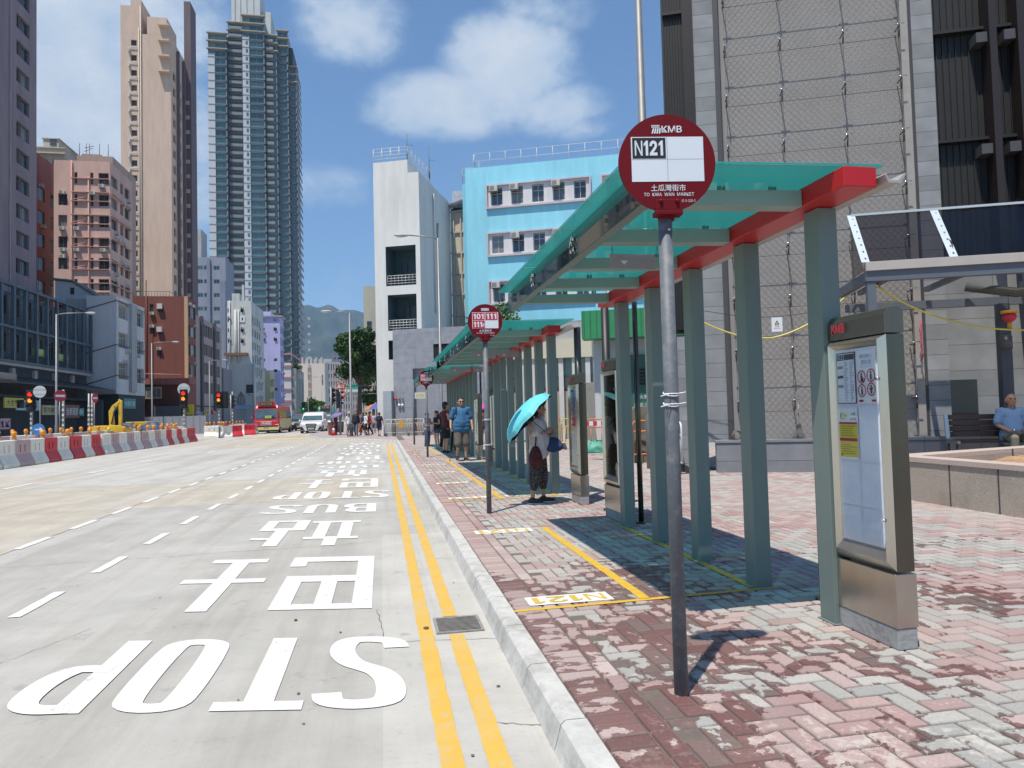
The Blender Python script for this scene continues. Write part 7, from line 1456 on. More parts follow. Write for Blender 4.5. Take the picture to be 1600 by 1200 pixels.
tag(b.build('pink_tape', mat('tape_pink', (.45, .06, .12), .6), loc=q), 'knotted pink tape tied to the wire mesh edge', 'tape')
# ================================================================ planter, bench, canopy
GRP = mat('planter_granite', (.37, .32, .265), .8, var=.28, scale=55, dirt=.25, dscale=1.5, bump=.3); GRT = mat('planter_coping', (.44, .36, .31), .75, var=.22, scale=60, bump=.2)
t = thing('planter', 'large low granite planter filled with bare brown earth', 'planter', (0, 0, PZ)); PP = [(7.16, 8.9), (7.20, 4.2), (13, 4.2), (13, 10.25)]
def inset(P, d):
    c = Vector((sum(p[0] for p in P) / 4, sum(p[1] for p in P) / 4)); return [((p[0] - c.x) * (1 - d / abs(p[0] - c.x)) + c.x, (p[1] - c.y) * (1 - d / abs(p[1] - c.y)) + c.y) for p in P]
PI_ = inset(PP, .28); PO = inset(PP, -.02)
b = MB()
for k in range(4):
    a, c, e, f_ = PP[k], PP[(k + 1) % 4], PI_[(k + 1) % 4], PI_[k]; b.add([(*a, 0), (*c, 0), (*e, 0), (*f_, 0), (*a, .535), (*c, .535), (*e, .535), (*f_, .535)], [(0, 1, 5, 4), (1, 2, 6, 5), (2, 3, 7, 6), (3, 0, 4, 7), (4, 5, 6, 7)])
b.build('wall', GRP, t)
for k in range(4):
    a, c, e, f_ = PO[k], PO[(k + 1) % 4], PI_[(k + 1) % 4], PI_[k]; b = MB(); b.add([(*a, .537), (*c, .537), (*e, .537), (*f_, .537), (*a, .60), (*c, .60), (*e, .60), (*f_, .60)], [(3, 2, 1, 0), (0, 1, 5, 4), (1, 2, 6, 5), (2, 3, 7, 6), (3, 0, 4, 7), (4, 5, 6, 7)]); b.build('coping', GRT, t)
b = MB()
for k in range(6): y = 8.55 - k * .72; b.box(7.155 + (8.9 - y) * .0085 - .004, 7.17 + (8.9 - y) * .0085, y - .006, y + .006, .0, .60)
for k in range(6): x = 7.6 + k * .95; yy = 8.9 + (x - 7.16) * .231 - .30; b.box(x - .006, x + .006, yy - .012, yy + .002, .2, .60)
b.build('tile_joint', mat('joint_dark', (.05, .05, .06), .8), t)
b = MB(); from mathutils import noise as MN2; n = 60; x0_, x1_, y0_, y1_ = 7.4, 12.8, 4.4, 9.9
for i in range(n + 1):
    for j in range(n + 1):
        x = x0_ + (x1_ - x0_) * i / n; y = y0_ + (y1_ - y0_) * j / n; z = .34 + .05 * MN2.noise(Vector((x * 3, y * 3, 0))) + .03 * MN2.noise(Vector((x * 9, y * 9, 3))) + .25 * math.exp(-((x - 9.3) ** 2 + (y - 8.2) ** 2) / .8); b.v.append((x, min(y, 8.9 + (x - 7.16) * .231 - .25), z))
for i in range(n):
    for j in range(n): a = i * (n + 1) + j; b.f.append((a, a + n + 1, a + n + 2, a + 1)); b.m.append(0); b.sm.append(True)
tag(b.build('earth', mat('bare_earth', (.36, .22, .12), .95, var=.4, scale=9, bump=.8, bscale=60), t), kind='stuff')
# bench
BO = -1.15; q = plane_pt(1500, 690, P0, BO); zb_seat = q.z
t = thing('park_bench', 'dark slatted bench with bright metal arms in front of the stone building', 'bench', (q.x, q.y, zb_seat - .45), AN); BW_ = mat('bench_slat_brown', (.055, .035, .03), .5, var=.25, scale=3); CH = mat('bench_cast_alloy', (.50, .50, .48), .3, .8)
for k in range(4): b = MB(); b.box(0, 1.9, .02 + k * .11, .115 + k * .11, .42, .45); b.build('seat_slat', BW_, t, .004)
for k in range(4): b = MB(); z = .52 + k * .105; b.box(0.02, 1.88, .45 + k * .02, .475 + k * .02, z, z + .095); b.build('back_slat', BW_, t, .004)
for x in (-.05, .93, 1.9):
    b = MB(); 
    if x == .93: b.tube([(x, .47, .72), (x, .3, .72), (x, .1, .66), (x, .02, .46)], .022, 8)
    else: b.prism([(-.02, .46), (-.02, .41), (.44, .40), (.5, .46), (.56, .93), (.52, .94), (.45, .49)], x, x + .05, 'x')
    b.build('arm_frame', CH, t)
    for y in (.06, .42): b = MB(); b.tube([(x + .02, y, -(zb_seat - .45) + PZ), (x + .02, y, .42)], .02, 8); b.build('leg', STd, t)
# smoked canopy on steel posts
PO_ = -2.35; f1 = lambda px, py, off=PO_: (lambda q: ((q - P0).dot(UV), q.z))(plane_pt(px, py, P0, off))
s0, zg0 = f1(1352, 410); _, zg1 = f1(1352, 424); _, zg2 = f1(1352, 440); s1 = f1(1600, 400)[0] + 2.5; st, zt = f1(1337, 337, PO_ + .75); spn = f1(1490, 400)[0]
t = thing('smoked_canopy', 'steel canopy with smoked acrylic sloping panels at the right edge', 'canopy', tuple(P0 + NV * PO_), AN); t.location.z = 0; SMK = glassmat('smoked_acrylic', (.30, .27, .26), .88, .06, (.03, .028, .028)); CB = mat('canopy_grey_steel', (.10, .115, .14), .5, var=.1); CBb = mat('canopy_beige_edge', (.40, .37, .34), .55, var=.08); CW = mat('canopy_white_strip', (.42, .48, .52), .5, var=.06)
b = MB(); b.box(s0, s1, -.04, .1, zg1, zg0); b.build('gutter_fascia', CBb, t, .004)
b = MB(); b.box(s0, s1, -.0, .12, zg2, zg1 - .002); b.box(s0, s0 + .1, .12, 1.8, zg2, zg1); b.build('steel_beam', CB, t, .004)
mods = [s0, spn, spn + (spn - s0) * 1.25, spn + (spn - s0) * 2.5]
for i in range(3):
    a, c = mods[i] + .04, mods[i + 1] - .04; b = MB(); N_ = 14; M_ = 8; vs = []
    for j in range(M_ + 1):
        for k in range(N_ + 1):
            f_ = j / M_; x = a + (c - a) * k / N_; bu = .02 * math.sin(k * .9 + i) * math.sin(f_ * PI) + .012 * math.sin(k * 2.3 + j); vs.append((x, .02 + .75 * f_ - bu, zg0 + (zt - zg0) * f_ + bu * .6))
    b.add(vs, [(j * (N_ + 1) + k, j * (N_ + 1) + k + 1, (j + 1) * (N_ + 1) + k + 1, (j + 1) * (N_ + 1) + k) for j in range(M_) for k in range(N_)], 0, True); b.build('smoked_panel', SMK, t)
for x in mods[:3]:
    b = MB(); b.add([(x - .06, .0, zg0 + .005), (x + .07, .0, zg0 + .005), (x + .07, .75, zt + .012), (x - .06, .75, zt + .012)], [(0, 1, 2, 3)], 0)
    for k in range(7):
        f_ = (k + .5) / 7; b.add([(x + .02 + e * .012, .75 * f_ + g_ * .02, zg0 + .01 + (zt - zg0) * f_ + g_ * .02) for e, g_ in ((-1, -1), (1, -1), (1, 1), (-1, 1))], [(0, 1, 2, 3)], 1)
    b.build('white_strip', [CW, BK], t)
b = MB(); b.box(s0, s1, .73, .77, zt - .01, zt + .03); b.build('top_rail', CW, t)
b = MB(); b.add([(s0 - .02, .0, zg1), (s0 - .02, .75, zt), (s0 - .02, .75, zg1)], [(0, 1, 2)]); b.build('end_panel', SMK, t)
_, zr0 = f1(1450, 470, PO_ + 1.7); _, zr1 = f1(1450, 482, PO_ + 1.7)
b = MB(); b.box(s0 + .1, s1, 1.64, 1.78, zr1, zr0); b.build('rear_beam', CB, t)
for x in (s0 + .3, spn + .1, mods[2]): b = MB(); b.box(x, x + .09, .12, 1.65, zg2 + .0, zg2 + .09); b.build('cross_beam', CB, t)
sp_, _ = f1(1573, 600, PO_ + 1.5)
b = MB(); b.box(sp_ - .08, sp_ + .10, 1.45, 1.63, 0.13, zr1); b.build('post', mat('canopy_post', (.045, .05, .065), .5), t)
b = MB(); b.box(s0 + .02, s0 + .16, .02, .14, .13, zg2 - .003); b.build('post', CB, t)
b = MB(); b.tube([(sp_ - .6, 1.5, zr1 + .35), (sp_ + .1, 1.2, zr1 + .15), (sp_ + 1.2, .7, zr1 + .25)], .09, 10); b.build('conduit_roll', mat('conduit', (.08, .09, .08), .5), t)
q = plane_pt(1577, 495, P0, PO_ + 1.2); t = thing('festive_lantern', 'small red and gold festive lantern hanging under the smoked canopy', 'lantern', tuple(q), AN); b = MB(); b.ell((0, 0, 0), (.11, .11, .10)); b.build('lantern_body', mat('lantern_red', (.45, .02, .05), .6, var=.2), t); b = MB(); b.tube([(0, 0, .06), (0, 0, .11)], .13, 12); b.tube([(0, 0, -.2), (0, 0, -.09)], .04, 8); b.build('gold_trim', mat('lantern_gold', (.55, .28, .02), .5), t); b = MB(); b.tube([(0, 0, .1), (0, 0, .4)], .004, 5); b.build('cord', SIG, t)
q = plane_pt(1572, 535, P0, PO_ + 1.2); b = MB(); b.tube([(0, 0, -.12), (0, 0, .1)], .1, 12); b.ell((0, 0, .1), (.1, .1, .04)); tag(b.build('camera_housing', mat('dark_dome', (.05, .05, .055), .4), loc=q), 'dark round housing strapped to the canopy post', 'housing')
# far street furniture by the crossing
def simple(name, label, cat, loc, parts, rz=0., group=None):
    t = thing(name, label, cat, loc, rz, group)
    for pn, fn, m_ in parts: b = MB(); fn(b); b.build(pn, m_, t)
    return t
p = G(519, 679.5, .13); simple('litter_bin', 'brown red box bin beside the traffic cone at the crossing', 'bin', (p.x, p.y, .13), [('body', lambda b: b.box(-.25, .25, -.2, .2, 0, .85), mat('bin_brown', (.25, .06, .04), .6)), ('lid', lambda b: b.box(-.28, .28, -.23, .23, .86, .92), SIG)])
p = G(532, 675.5, .13); simple('litter_bin', 'dark green bin behind the person with the purple umbrella', 'bin', (p.x, p.y, .13), [('body', lambda b: b.tube([(0, 0, 0), (0, 0, .8)], .25, 12, r2=.29), mat('bin_green', (.03, .05, .045), .6)), ('lid', lambda b: b.ell((0, 0, .82), (.3, .3, .08)), SIG)])
p = G(519.5, 680.5, .13)
def cone(b):
    b.box(-.2, .2, -.2, .2, 0, .04, 0); b.tube([(0, 0, .04), (0, 0, .3)], .14, 14, 0, r2=.1); b.tube([(0, 0, .3), (0, 0, .52)], .1, 14, 1, r2=.06); b.tube([(0, 0, .52), (0, 0, .75)], .06, 14, 0, r2=.025)
t = thing('traffic_cone', 'red and white traffic cone in front of the brown red bin', 'traffic cone', (p.x + .1, p.y - .3, .13)); b = MB(); cone(b); b.build('cone', [mat('cone_red', (.5, .02, .02), .5), WH], t)
def shop_parasol(): 
    p = D(591, 660, 62); t = thing('market_parasol', 'orange and blue market parasol at the foot of the white stair tower', 'parasol', (p.x, p.y, 0)); b = MB(); b.tube([(0, 0, 0), (0, 0, 2.3)], .03, 8); b.build('pole', GV, t); b = MB(); n = 8
    for k in range(n):
        a0_, a1_ = 2 * PI * k / n, 2 * PI * (k + 1) / n; R_ = 1.15; b.add([(0, 0, 2.55), (R_ * .6 * math.cos(a0_), R_ * .6 * math.sin(a0_), 2.35), (R_ * math.cos(a0_), R_ * math.sin(a0_), 2.0), (R_ * math.cos(a1_), R_ * math.sin(a1_), 2.0), (R_ * .6 * math.cos(a1_), R_ * .6 * math.sin(a1_), 2.35)], [(0, 1, 4), (1, 2, 3, 4)], k % 2)
    b.build('canopy', [mat('parasol_orange', (.62, .17, .03), .7), mat('parasol_blue', (.05, .08, .32), .7)], t)
shop_parasol()
def neon(label, px, py, Y_, w, h, shape, txt):
    p = D(px, py, Y_); t = thing('pawn_shop_sign', label, 'shop sign', tuple(p)); b = MB()
    if shape == 'bat': P_ = [(-1, .35), (-.75, .55), (-.35, .6), (0, 1), (.35, .6), (.75, .55), (1, .35), (.85, -.1), (.75, -.6), (.3, -.85), (0, -.7), (-.3, -.85), (-.75, -.6), (-.85, -.1)]
    else: P_ = [(math.cos(2 * PI * k / 20), math.sin(2 * PI * k / 20)) for k in range(20)]
    b.prism([(x * w, z * h) for x, z in P_], 0, .2, 'y', 0); b.prism([(x * w * .86, z * h * .86) for x, z in P_], -.02, 0, 'y', 1); write(b, txt, (-w * .6, -.03, -h * .4), (1, 0, 0), (0, 0, 1), w * 1.2, h * .75, 2, .02); b.build('sign_board', [mat('neon_gold', (.55, .35, .12), .6), mat('neon_red', (.35, .03, .05), .6), WH], t)
    b = MB(); b.tube([(0, .1, 0), (6, .1, 0)], .06, 6); b.build('bracket', FR, t)
neon('bat shaped red and gold pawn shop sign over the crossing', 533, 603.5, 72, .6, .48, 'bat', '昌江'); neon('round red and gold pawn shop sign hanging below the bat shaped one', 534.5, 616, 72, .42, .42, 'round', '押')
p = D(550, 607, 78); t = thing('shop_sign_board', 'teal and white shop sign board behind the street lamp', 'shop sign', tuple(p)); b = MB(); b.box(-.95, .85, 0, .1, -.45, .5, 0); b.box(-.95, -.6, -.01, 0, -.45, .5, 1); b.box(-.5, .8, -.01, 0, -.4, -.1, 1); write(b, '港', (-.4, -.015, .0), (1, 0, 0), (0, 0, 1), .4, .4, 1); b.build('board', [mat('teal_board', (.05, .36, .28), .6), WH], t); b = MB(); b.tube([(0, .1, 0), (5, .1, 0)], .05, 6); b.build('bracket', FR, t)
# ================================================================ people
def skinm(n, c): return mat('skin_' + n, c, .55, var=.05, scale=6)
SK = {'light': skinm('light', (.50, .30, .21)), 'tan': skinm('tan', (.36, .20, .13)), 'mid': skinm('mid', (.43, .25, .17))}
def cloth(n, c, var=.12, sc=14): return mat('cloth_' + n, c, .85, var=var, scale=sc, bump=.25, bscale=60)
HAIR = mat('hair_black', (.012, .010, .010), .5, var=.2, scale=30)
def remesh(b, name, mats, parent, vox, smooth=2, disp=0.):
    me = b.mesh('tmp', [mats]); o = bpy.data.objects.new('tmp', me); COL.objects.link(o)
    m = o.modifiers.new('r', 'REMESH'); m.mode = 'VOXEL'; m.voxel_size = vox; m.use_smooth_shade = True
    s = o.modifiers.new('s', 'SMOOTH'); s.factor = .5; s.iterations = smooth
    dg = bpy.context.evaluated_depsgraph_get(); me2 = bpy.data.meshes.new_from_object(o.evaluated_get(dg)); bpy.data.objects.remove(o); me2.name = name
    me2.materials.clear(); me2.materials.append(mats); me2.polygons.foreach_set('use_smooth', [True] * len(me2.polygons))
    return obj(name, me2, parent)
def person(label, loc, rz, H=1.7, skin='mid', top=('tee', cloth('x', (.5, .5, .5))), bottom=('long', cloth('y', (.05, .05, .08))), shoes=None, hair='short', vox=.014, fat=0., wom=False, pose=None, seated=False, group=None, headturn=0., glasses=False, tint=None):
    s = H / 1.7; t = thing('person', label, 'person', loc, rz, group)
    J = dict(hipL=(.09, 0, .90), kneeL=(.10, -.02, .49), ankL=(.10, .03, .085), toeL=(.12, -.13, .035), hipR=(-.09, 0, .90), kneeR=(-.10, -.02, .49), ankR=(-.10, .03, .085), toeR=(-.12, -.13, .035),
             shL=(.175, 0, 1.385), elL=(.235, .03, 1.115), wrL=(.235, -.05, .875), shR=(-.175, 0, 1.385), elR=(-.235, .03, 1.115), wrR=(-.235, -.05, .875), hdL=(0, -.3, -1), hdR=(0, -.3, -1),
             neck=(0, .01, 1.42), head=(0, -.015, 1.575), pel=(0, 0, .93), chest=(0, 0, 1.28))
    if wom: J['shL'] = (.155, 0, 1.375); J['shR'] = (-.155, 0, 1.375); J['elL'] = (.205, .03, 1.12); J['elR'] = (-.205, .03, 1.12)
    if pose: J.update(pose)
    J = {k: Vector(v) for k, v in J.items()}
    def sc(b): b.M = Matrix.Scale(s, 4)
    near = vox < .01
    b = MB(); sc(b)
    for S_ in 'LR':
        hp, kn, an, to = J['hip' + S_], J['knee' + S_], J['ank' + S_], J['toe' + S_]
        b.cap(hp, kn, .080 + fat * .1, .052); mid = kn.lerp(an, .3); b.cap(kn, mid + Vector((0, .012, 0)), .050, .052); b.cap(mid + Vector((0, .012, 0)), an, .052, .033); b.cap(an - Vector((0, .0, .03)), to, .034, .03)
        sh, el, wr = J['sh' + S_], J['el' + S_], J['wr' + S_]; b.cap(sh, el, .046 + fat * .05, .036); b.cap(el, el.lerp(wr, .35), .036, .036); b.cap(el.lerp(wr, .35), wr, .036, .024)
        d = J['hd' + S_].normalized(); out = Vector((1 if S_ == 'L' else -1, 0, 0)); side = d.cross(out).normalized(); pc = wr + d * .05
        b.cap(wr + side * .012, pc + d * .025 + side * .022, .021, .02); b.cap(wr - side * .012, pc + d * .025 - side * .022, .021, .02)      # palm
        inn = side.cross(d).normalized() * (1 if S_ == 'L' else -1)
        for k, ln in enumerate((.062, .072, .067, .052)):
            f0 = pc + d * .035 + side * (.030 - .020 * k); f1_ = f0 + d * ln * .55 + inn * .006; f2 = f1_ + d * ln * .3 + inn * .024; b.cap(f0, f1_, .0092, .0085, n=8); b.cap(f1_, f2, .0085, .0075, n=8)
        t0 = wr + d * .02 + side * .028; t1 = t0 + d * .03 + side * .025 + inn * .012; t2 = t1 + d * .028 + side * .004 + inn * .01; b.cap(t0, t1, .012, .0105, n=8); b.cap(t1, t2, .0105, .009, n=8)
    pe, ch, ne, hd = J['pel'], J['chest'], J['neck'], J['head']
    b.cap(pe + Vector((-.06, 0, 0)), pe + Vector((.06, 0, 0)), .105 + fat * .3, .105 + fat * .3); b.cap(ch + Vector((-.06, 0, .02)), ch + Vector((.06, 0, .02)), .105 + fat * .15, .105 + fat * .15); b.cap(pe, ch, .115 + fat * .4, .12 + fat * .2)
    b.cap(J['shL'], J['shR'], .052, .052); b.cap(ne - Vector((0, 0, .05)), hd - Vector((0, 0, .05)), .052 + fat * .1, .05)
    R_ = Matrix.Rotation(headturn, 3, 'Z'); hv = lambda x, y, z: hd + R_ @ Vector((x, y, z)) * 1.1
    b.ell(hd + Vector((0, .008, .018)), (.086, .104, .108), M=R_); b.ell(hv(0, -.03, -.045), (.064 + fat * .05, .064, .068), M=R_); b.ell(hv(0, -.052, -.085), (.03, .028, .022), M=R_)      # skull, jaw, chin
    b.cap(hv(0, -.086, .018), hv(0, -.106, -.018), .010, .015); b.ell(hv(0, -.093, -.055), (.024, .012, .008), M=R_)
    b.ell(hv(0, -.080, .038), (.052, .018, .010), M=R_)
    for sx in (-1, 1): b.ell(hv(sx * .080, .006, -.008), (.012, .024, .034), M=R_); b.ell(hv(sx * .036, -.073, -.02), (.022, .02, .02), M=R_)
    remesh(b, 'body', SK[skin], t, vox * s, 2)
    b = MB(); sc(b)
    for sx in (-1, 1): b.ell(hv(sx * .030, -.0885, .016), (.014, .006, .006), 0, M=R_); b.ell(hv(sx * .031, -.0905, .034), (.019, .005, .004), 0, M=R_)
    b.build('eyes', mat('eye_dark', (.02, .015, .012), .3), t)
    b = MB(); sc(b); b.ell(hv(0, -.1045, -.055), (.020, .004, .004), 0, M=R_); b.build('mouth', mat('lip', (.28, .10, .08), .5), t)
    if glasses:
        b = MB(); sc(b)
        for sx in (-1, 1): b.ell(hv(sx * .033, -.098, .012), (.027, .006, .018), 0, M=R_); b.tube([hv(sx * .058, -.092, .016), hv(sx * .084, .0, .012)], .003, 5)
        b.tube([hv(-.01, -.103, .016), hv(.01, -.103, .016)], .003, 5); b.build('glasses', mat('sunglass', (.015, .012, .012), .1), t)
    # hair
    if hair != 'none':
        b = MB(); sc(b); cz = .028
        if hair == 'buzz': b.ell(hv(0, .014, cz + .008), (.092, .108, .106), M=R_)
        else: b.ell(hv(0, .014, cz + .012), (.097, .114, .110), M=R_)
        if hair in ('bob', 'long'):
            b.ell(hv(0, .045, -.01), (.094, .075, .12 if hair == 'bob' else .13), M=R_)
        if hair == 'long': b.cap(hv(0, .07, -.02), hv(0, .085, -.24), .075, .055)
        if hair == 'bun': b.ell(hv(0, .10, .06), .045)
        o = remesh(b, 'hair', HAIR, t, max(vox, .009) * s, 1)
        # carve the face side: move hair vertices in front of the brow back into the head
        ih = hd * s
        inv = R_.inverted()
        for v in o.data.vertices:
            q = inv @ (v.co - ih)
            if q.y < -.045 * s and q.z < (.078 if hair == 'buzz' else .055) * s: v.co = ih + R_ @ Vector((q.x * .55, -.02 * s, q.z))
            elif q.y < -.01 * s and q.z < -.0 * s: v.co = ih + R_ @ Vector((q.x * .75, max(q.y, -.0), q.z))
    # clothes
    kind, cm = top; b = MB(); sc(b); e = .014
    b.cap(ch + Vector((-.06, 0, .03)), ch + Vector((.06, 0, .03)), .112 + e + fat * .15, .112 + e + fat * .15); b.cap(pe + Vector((-.055, -fat * .2, .02)), pe + Vector((.055, -fat * .2, .02)), .116 + e + fat * .3, .116 + e + fat * .3); b.cap(pe + Vector((0, -fat * .35, .08)), ch, .122 + e + fat * .45, .128 + e + fat * .3)
    b.cap(pe + Vector((-.06, 0, -.04)), pe + Vector((.06, 0, -.04)), .112 + e + fat * .25, .112 + e + fat * .25)
    b.cap(J['shL'] * 1.0 + Vector((0, 0, .0)), J['shR'], .056 + e * .6, .056 + e * .6)
    if fat > .08 and not 'pel' in (pose or {}): b.cap(pe + Vector((-.10, -.02, -.06)), pe + Vector((.10, -.02, -.06)), .152, .152); b.cap(pe + Vector((-.10, -.025, .03)), pe + Vector((.10, -.025, .03)), .152, .152); b.cap(pe + Vector((-.09, -.03, .12)), pe + Vector((.09, -.03, .12)), .15, .15); b.cap(pe + Vector((-.08, -.02, .2)), pe + Vector((.08, -.02, .2)), .145, .145)
    for S_ in 'LR':
        if kind == 'tee': q = J['sh' + S_].lerp(J['el' + S_], .78); b.cap(J['sh' + S_], q, .046 + e * .7, .056 + e + fat * .03)
        if kind == 'long': b.cap(J['sh' + S_], J['el' + S_], .052 + e * .7, .042 + e); b.cap(J['el' + S_], J['wr' + S_], .042 + e, .032 + e)
    remesh(b, 'shirt', cm, t, max(vox, .011) * s, 6)
    kind, cm = bottom; b = MB(); sc(b); 
    b.cap(pe + Vector((-.055, 0, -.02)), pe + Vector((.055, 0, -.02)), .108 + e + fat * .3, .108 + e + fat * .3)
    for S_ in 'LR':
        hp, kn, an = J['hip' + S_], J['knee' + S_], J['ank' + S_]
        if kind == 'long': b.cap(hp, kn, .092 + fat * .1, .066); b.cap(kn, an + Vector((0, 0, .03)), .066, .056)
        if kind == 'wide': b.cap(hp, kn, .115, .104); b.cap(kn, kn.lerp(an, .35), .104, .09); b.cap(kn.lerp(an, .35), kn.lerp(an, .55), .082, .062)
        if kind == 'shorts': b.cap(hp, kn + Vector((0, 0, -.02)), .100 + fat * .25, .086 + fat * .25)
        if kind == 'hot': b.cap(hp, hp.lerp(kn, .35), .098, .088)
    if kind == 'skirt': b.tube([pe + Vector((0, 0, .05)), pe + Vector((0, 0, -.1)), J['kneeL'].lerp(J['kneeR'], .5) + Vector((0, 0, .02))], [.125, .16, .20], 16)
    if kind == 'dress': b.tube([pe + Vector((0, 0, .05)), pe + Vector((0, 0, -.1)), J['ankL'].lerp(J['ankR'], .5) + Vector((0, 0, .18))], [.125, .17, .24], 16)
    remesh(b, 'skirt' if kind in ('skirt', 'dress') else ('shorts' if kind in ('shorts', 'hot') else 'trousers'), cm, t, max(vox, .011) * s, 2)
    sm_ = shoes or mat('shoe_black', (.015, .015, .017), .5)
    for S_ in 'LR':
        an, to = J['ank' + S_], J['toe' + S_]; b = MB(); sc(b); d = (to - an); d.z = 0; d.normalize(); b.cap(an - d * .035 + Vector((0, 0, -.035)), to + Vector((0, 0, .008)), .046, .038); b.cap(an + Vector((0, 0, -.04)), an + Vector((0, 0, -.0)), .045, .044); b.box(0, 0, 0, 0, 0, 0) if 0 else None
        o = remesh(b, 'shoe', sm_, t, max(vox, .009) * s, 1)
        so_ = MB(); sc(so_); w_ = Vector((-d.y, d.x, 0)) * .042; z0 = -.0; hl = an - d * .085; tp = to + d * .038; zl = (to.z - .032)
        zz = to.z - .034; P_ = [hl - w_ * .8, hl + w_ * .8, to + w_, tp + w_ * .5, tp - w_ * .5, to - w_]
        so_.add([(p.x, p.y, (hl.z - .085 if i < 2 else zz)) for i, p in enumerate(P_)] + [(p.x, p.y, (hl.z - .085 if i < 2 else zz) + .02) for i, p in enumerate(P_)], [(5, 4, 3, 2, 1, 0), (6, 7, 8, 9, 10, 11)] + [(i, (i + 1) % 6, 6 + (i + 1) % 6, 6 + i) for i in range(6)]); so_.build('sole', mat('shoe_sole', (.5, .5, .46), .7), o)
    return t, J, s
def umbrella(label, tip, axis, R_, cm, inner, n=8, depth=.32, shaft=.75, handle=None, spin=0.):
    """open umbrella: tip is the top of the dome, axis points from the handle to the tip"""
    t = thing('umbrella', label, 'umbrella', tip); q = Vector(axis).normalized().to_track_quat('Z', 'Y'); t.rotation_mode = 'QUATERNION'; t.rotation_quaternion = q
    for nm, m_, off in (('canopy', cm, 0.), ('lining', inner, -.004)):
        b = MB(); rows = 6; vs = [(0, 0, off)]; k = n * 4
        for i in range(1, rows + 1):
            f = i / rows; 
            for j in range(k):
                a = 2 * PI * j / k + spin; u = abs(((j % 4) / 4) - .0); sag = (1 - math.cos(2 * PI * (j % 4) / 4)) / 2; rr = R_ * math.sin(f * PI / 2 * .98) * (1 - .055 * sag * f); z = -depth * R_ / .5 * (1 - math.cos(f * PI / 2 * .98)) * (1 - .10 * sag) * .62; vs.append((rr * math.cos(a), rr * math.sin(a), z + off))
        fs = [(0, 1 + j, 1 + (j + 1) % k) for j in range(k)]
        for i in range(rows - 1):
            for j in range(k): a = 1 + i * k + j; c = 1 + i * k + (j + 1) % k; fs.append((a, a + k, c + k, c))
        b.add(vs, fs, 0, False); b.build(nm, m_, t)
    b = MB(); b.tube([(0, 0, .05), (0, 0, -shaft)], .006, 6); b.build('shaft', STd, t)
    b = MB(); b.tube([(0, 0, -shaft), (0, 0, -shaft - .1)], .014, 8); b.build('handle', SIG, t)
    b = MB()
    for j in range(n): a = 2 * PI * j / n + spin; zz = -depth * R_ / .5 * .62; b.tube([(0, 0, -.28), (R_ * .55 * math.cos(a), R_ * .55 * math.sin(a), zz * .38 - .01)], .003, 4); b.tube([(R_ * .55 * math.cos(a), R_ * .55 * math.sin(a), zz * .30 - .012), (R_ * .98 * math.cos(a), R_ * .98 * math.sin(a), zz * .97 - .008)], .0025, 4)
    b.build('ribs', STd, t); return t
def bag(label, loc, r, m_, strap=None, rz=0., name='handbag'):
    t = thing(name, label, 'bag', loc, rz); b = MB(); w, d, h = r; b.ell((0, 0, -h * .1), (w, d, h * .9)); b.ell((0, 0, h * .5), (w * .7, d * .8, h * .4)); b.ell((-w * .6, 0, -h * .3), (w * .45, d, h * .55)); b.ell((w * .6, 0, -h * .3), (w * .45, d, h * .55)); remesh(b, 'bag_body', m_, t, .012, 2)
    if strap: b = MB(); b.tube(smooth3([tuple(Vector(p) - Vector(loc)) for p in strap], 6), .011, 6); o = b.build('strap', m_ if name == 'shopping_bag' else mat('strap_tan', (.20, .15, .10), .7), t); o.matrix_world = Matrix.Translation(loc) if not rz else o.matrix_world
    return t
# --- woman with turquoise umbrella, facing right-front (towards +x, slightly to the viewer)
wl = G(843, 786, .13); WR_ = math.radians(62); WHT = cloth('white_tee', (.55, .53, .52)); PATT = cloth('dotted_black', (.02, .018, .02))
def dotted():
    m = PATT; nt = m.node_tree; N = nt.nodes; L = nt.links; p = N['Principled BSDF']; tc = [n for n in N if n.type == 'TEX_COORD'][0]; vo = N.new('ShaderNodeTexVoronoi'); vo.inputs['Scale'].default_value = 75; L.new(tc.outputs['Object'], vo.inputs['Vector']); lt = N.new('ShaderNodeMath'); lt.operation = 'LESS_THAN'; lt.inputs[1].default_value = .25; L.new(vo.outputs['Distance'], lt.inputs[0]); x = N.new('ShaderNodeMix'); x.data_type = 'RGBA'; x.inputs[6].default_value = (.02, .018, .022, 1); x.inputs[7].default_value = (.5, .46, .45, 1); L.new(lt.outputs[0], x.inputs[0]); L.new(x.outputs[2], p.inputs['Base Color'])
dotted()
w_t, wJ, ws = person('woman in a white top and dotted black trousers standing under a turquoise umbrella', (wl.x, wl.y, .13), WR_, 1.50, 'mid', ('tee', WHT), ('wide', PATT), hair='bob', vox=.0085, wom=True, fat=.10,
    pose=dict(kneeL=(.11, -.03, .49), ankL=(.13, -.04, .085), toeL=(.15, -.20, .035), kneeR=(-.11, .03, .49), ankR=(-.14, .08, .085), toeR=(-.17, -.08, .035), elR=(-.20, -.02, 1.13), wrR=(-.10, -.19, 1.20), hdR=(.8, -.5, .5), elL=(.22, .03, 1.12), wrL=(.14, -.20, 1.16), hdL=(-.7, -.6, .45), head=(0, -.03, 1.575)), headturn=math.radians(8))
def wpt(v): return Matrix.Translation((wl.x, wl.y, .13)) @ Matrix.Rotation(WR_, 4, 'Z') @ (Vector(v) * ws)
hand = wpt((-.06, -.22, 1.23)); tipU = D(815, 662, 9.95)
ax = Vector((-.70, .20, .66)).normalized(); ub_tip = D(829, 655, 9.98) + ax * .23
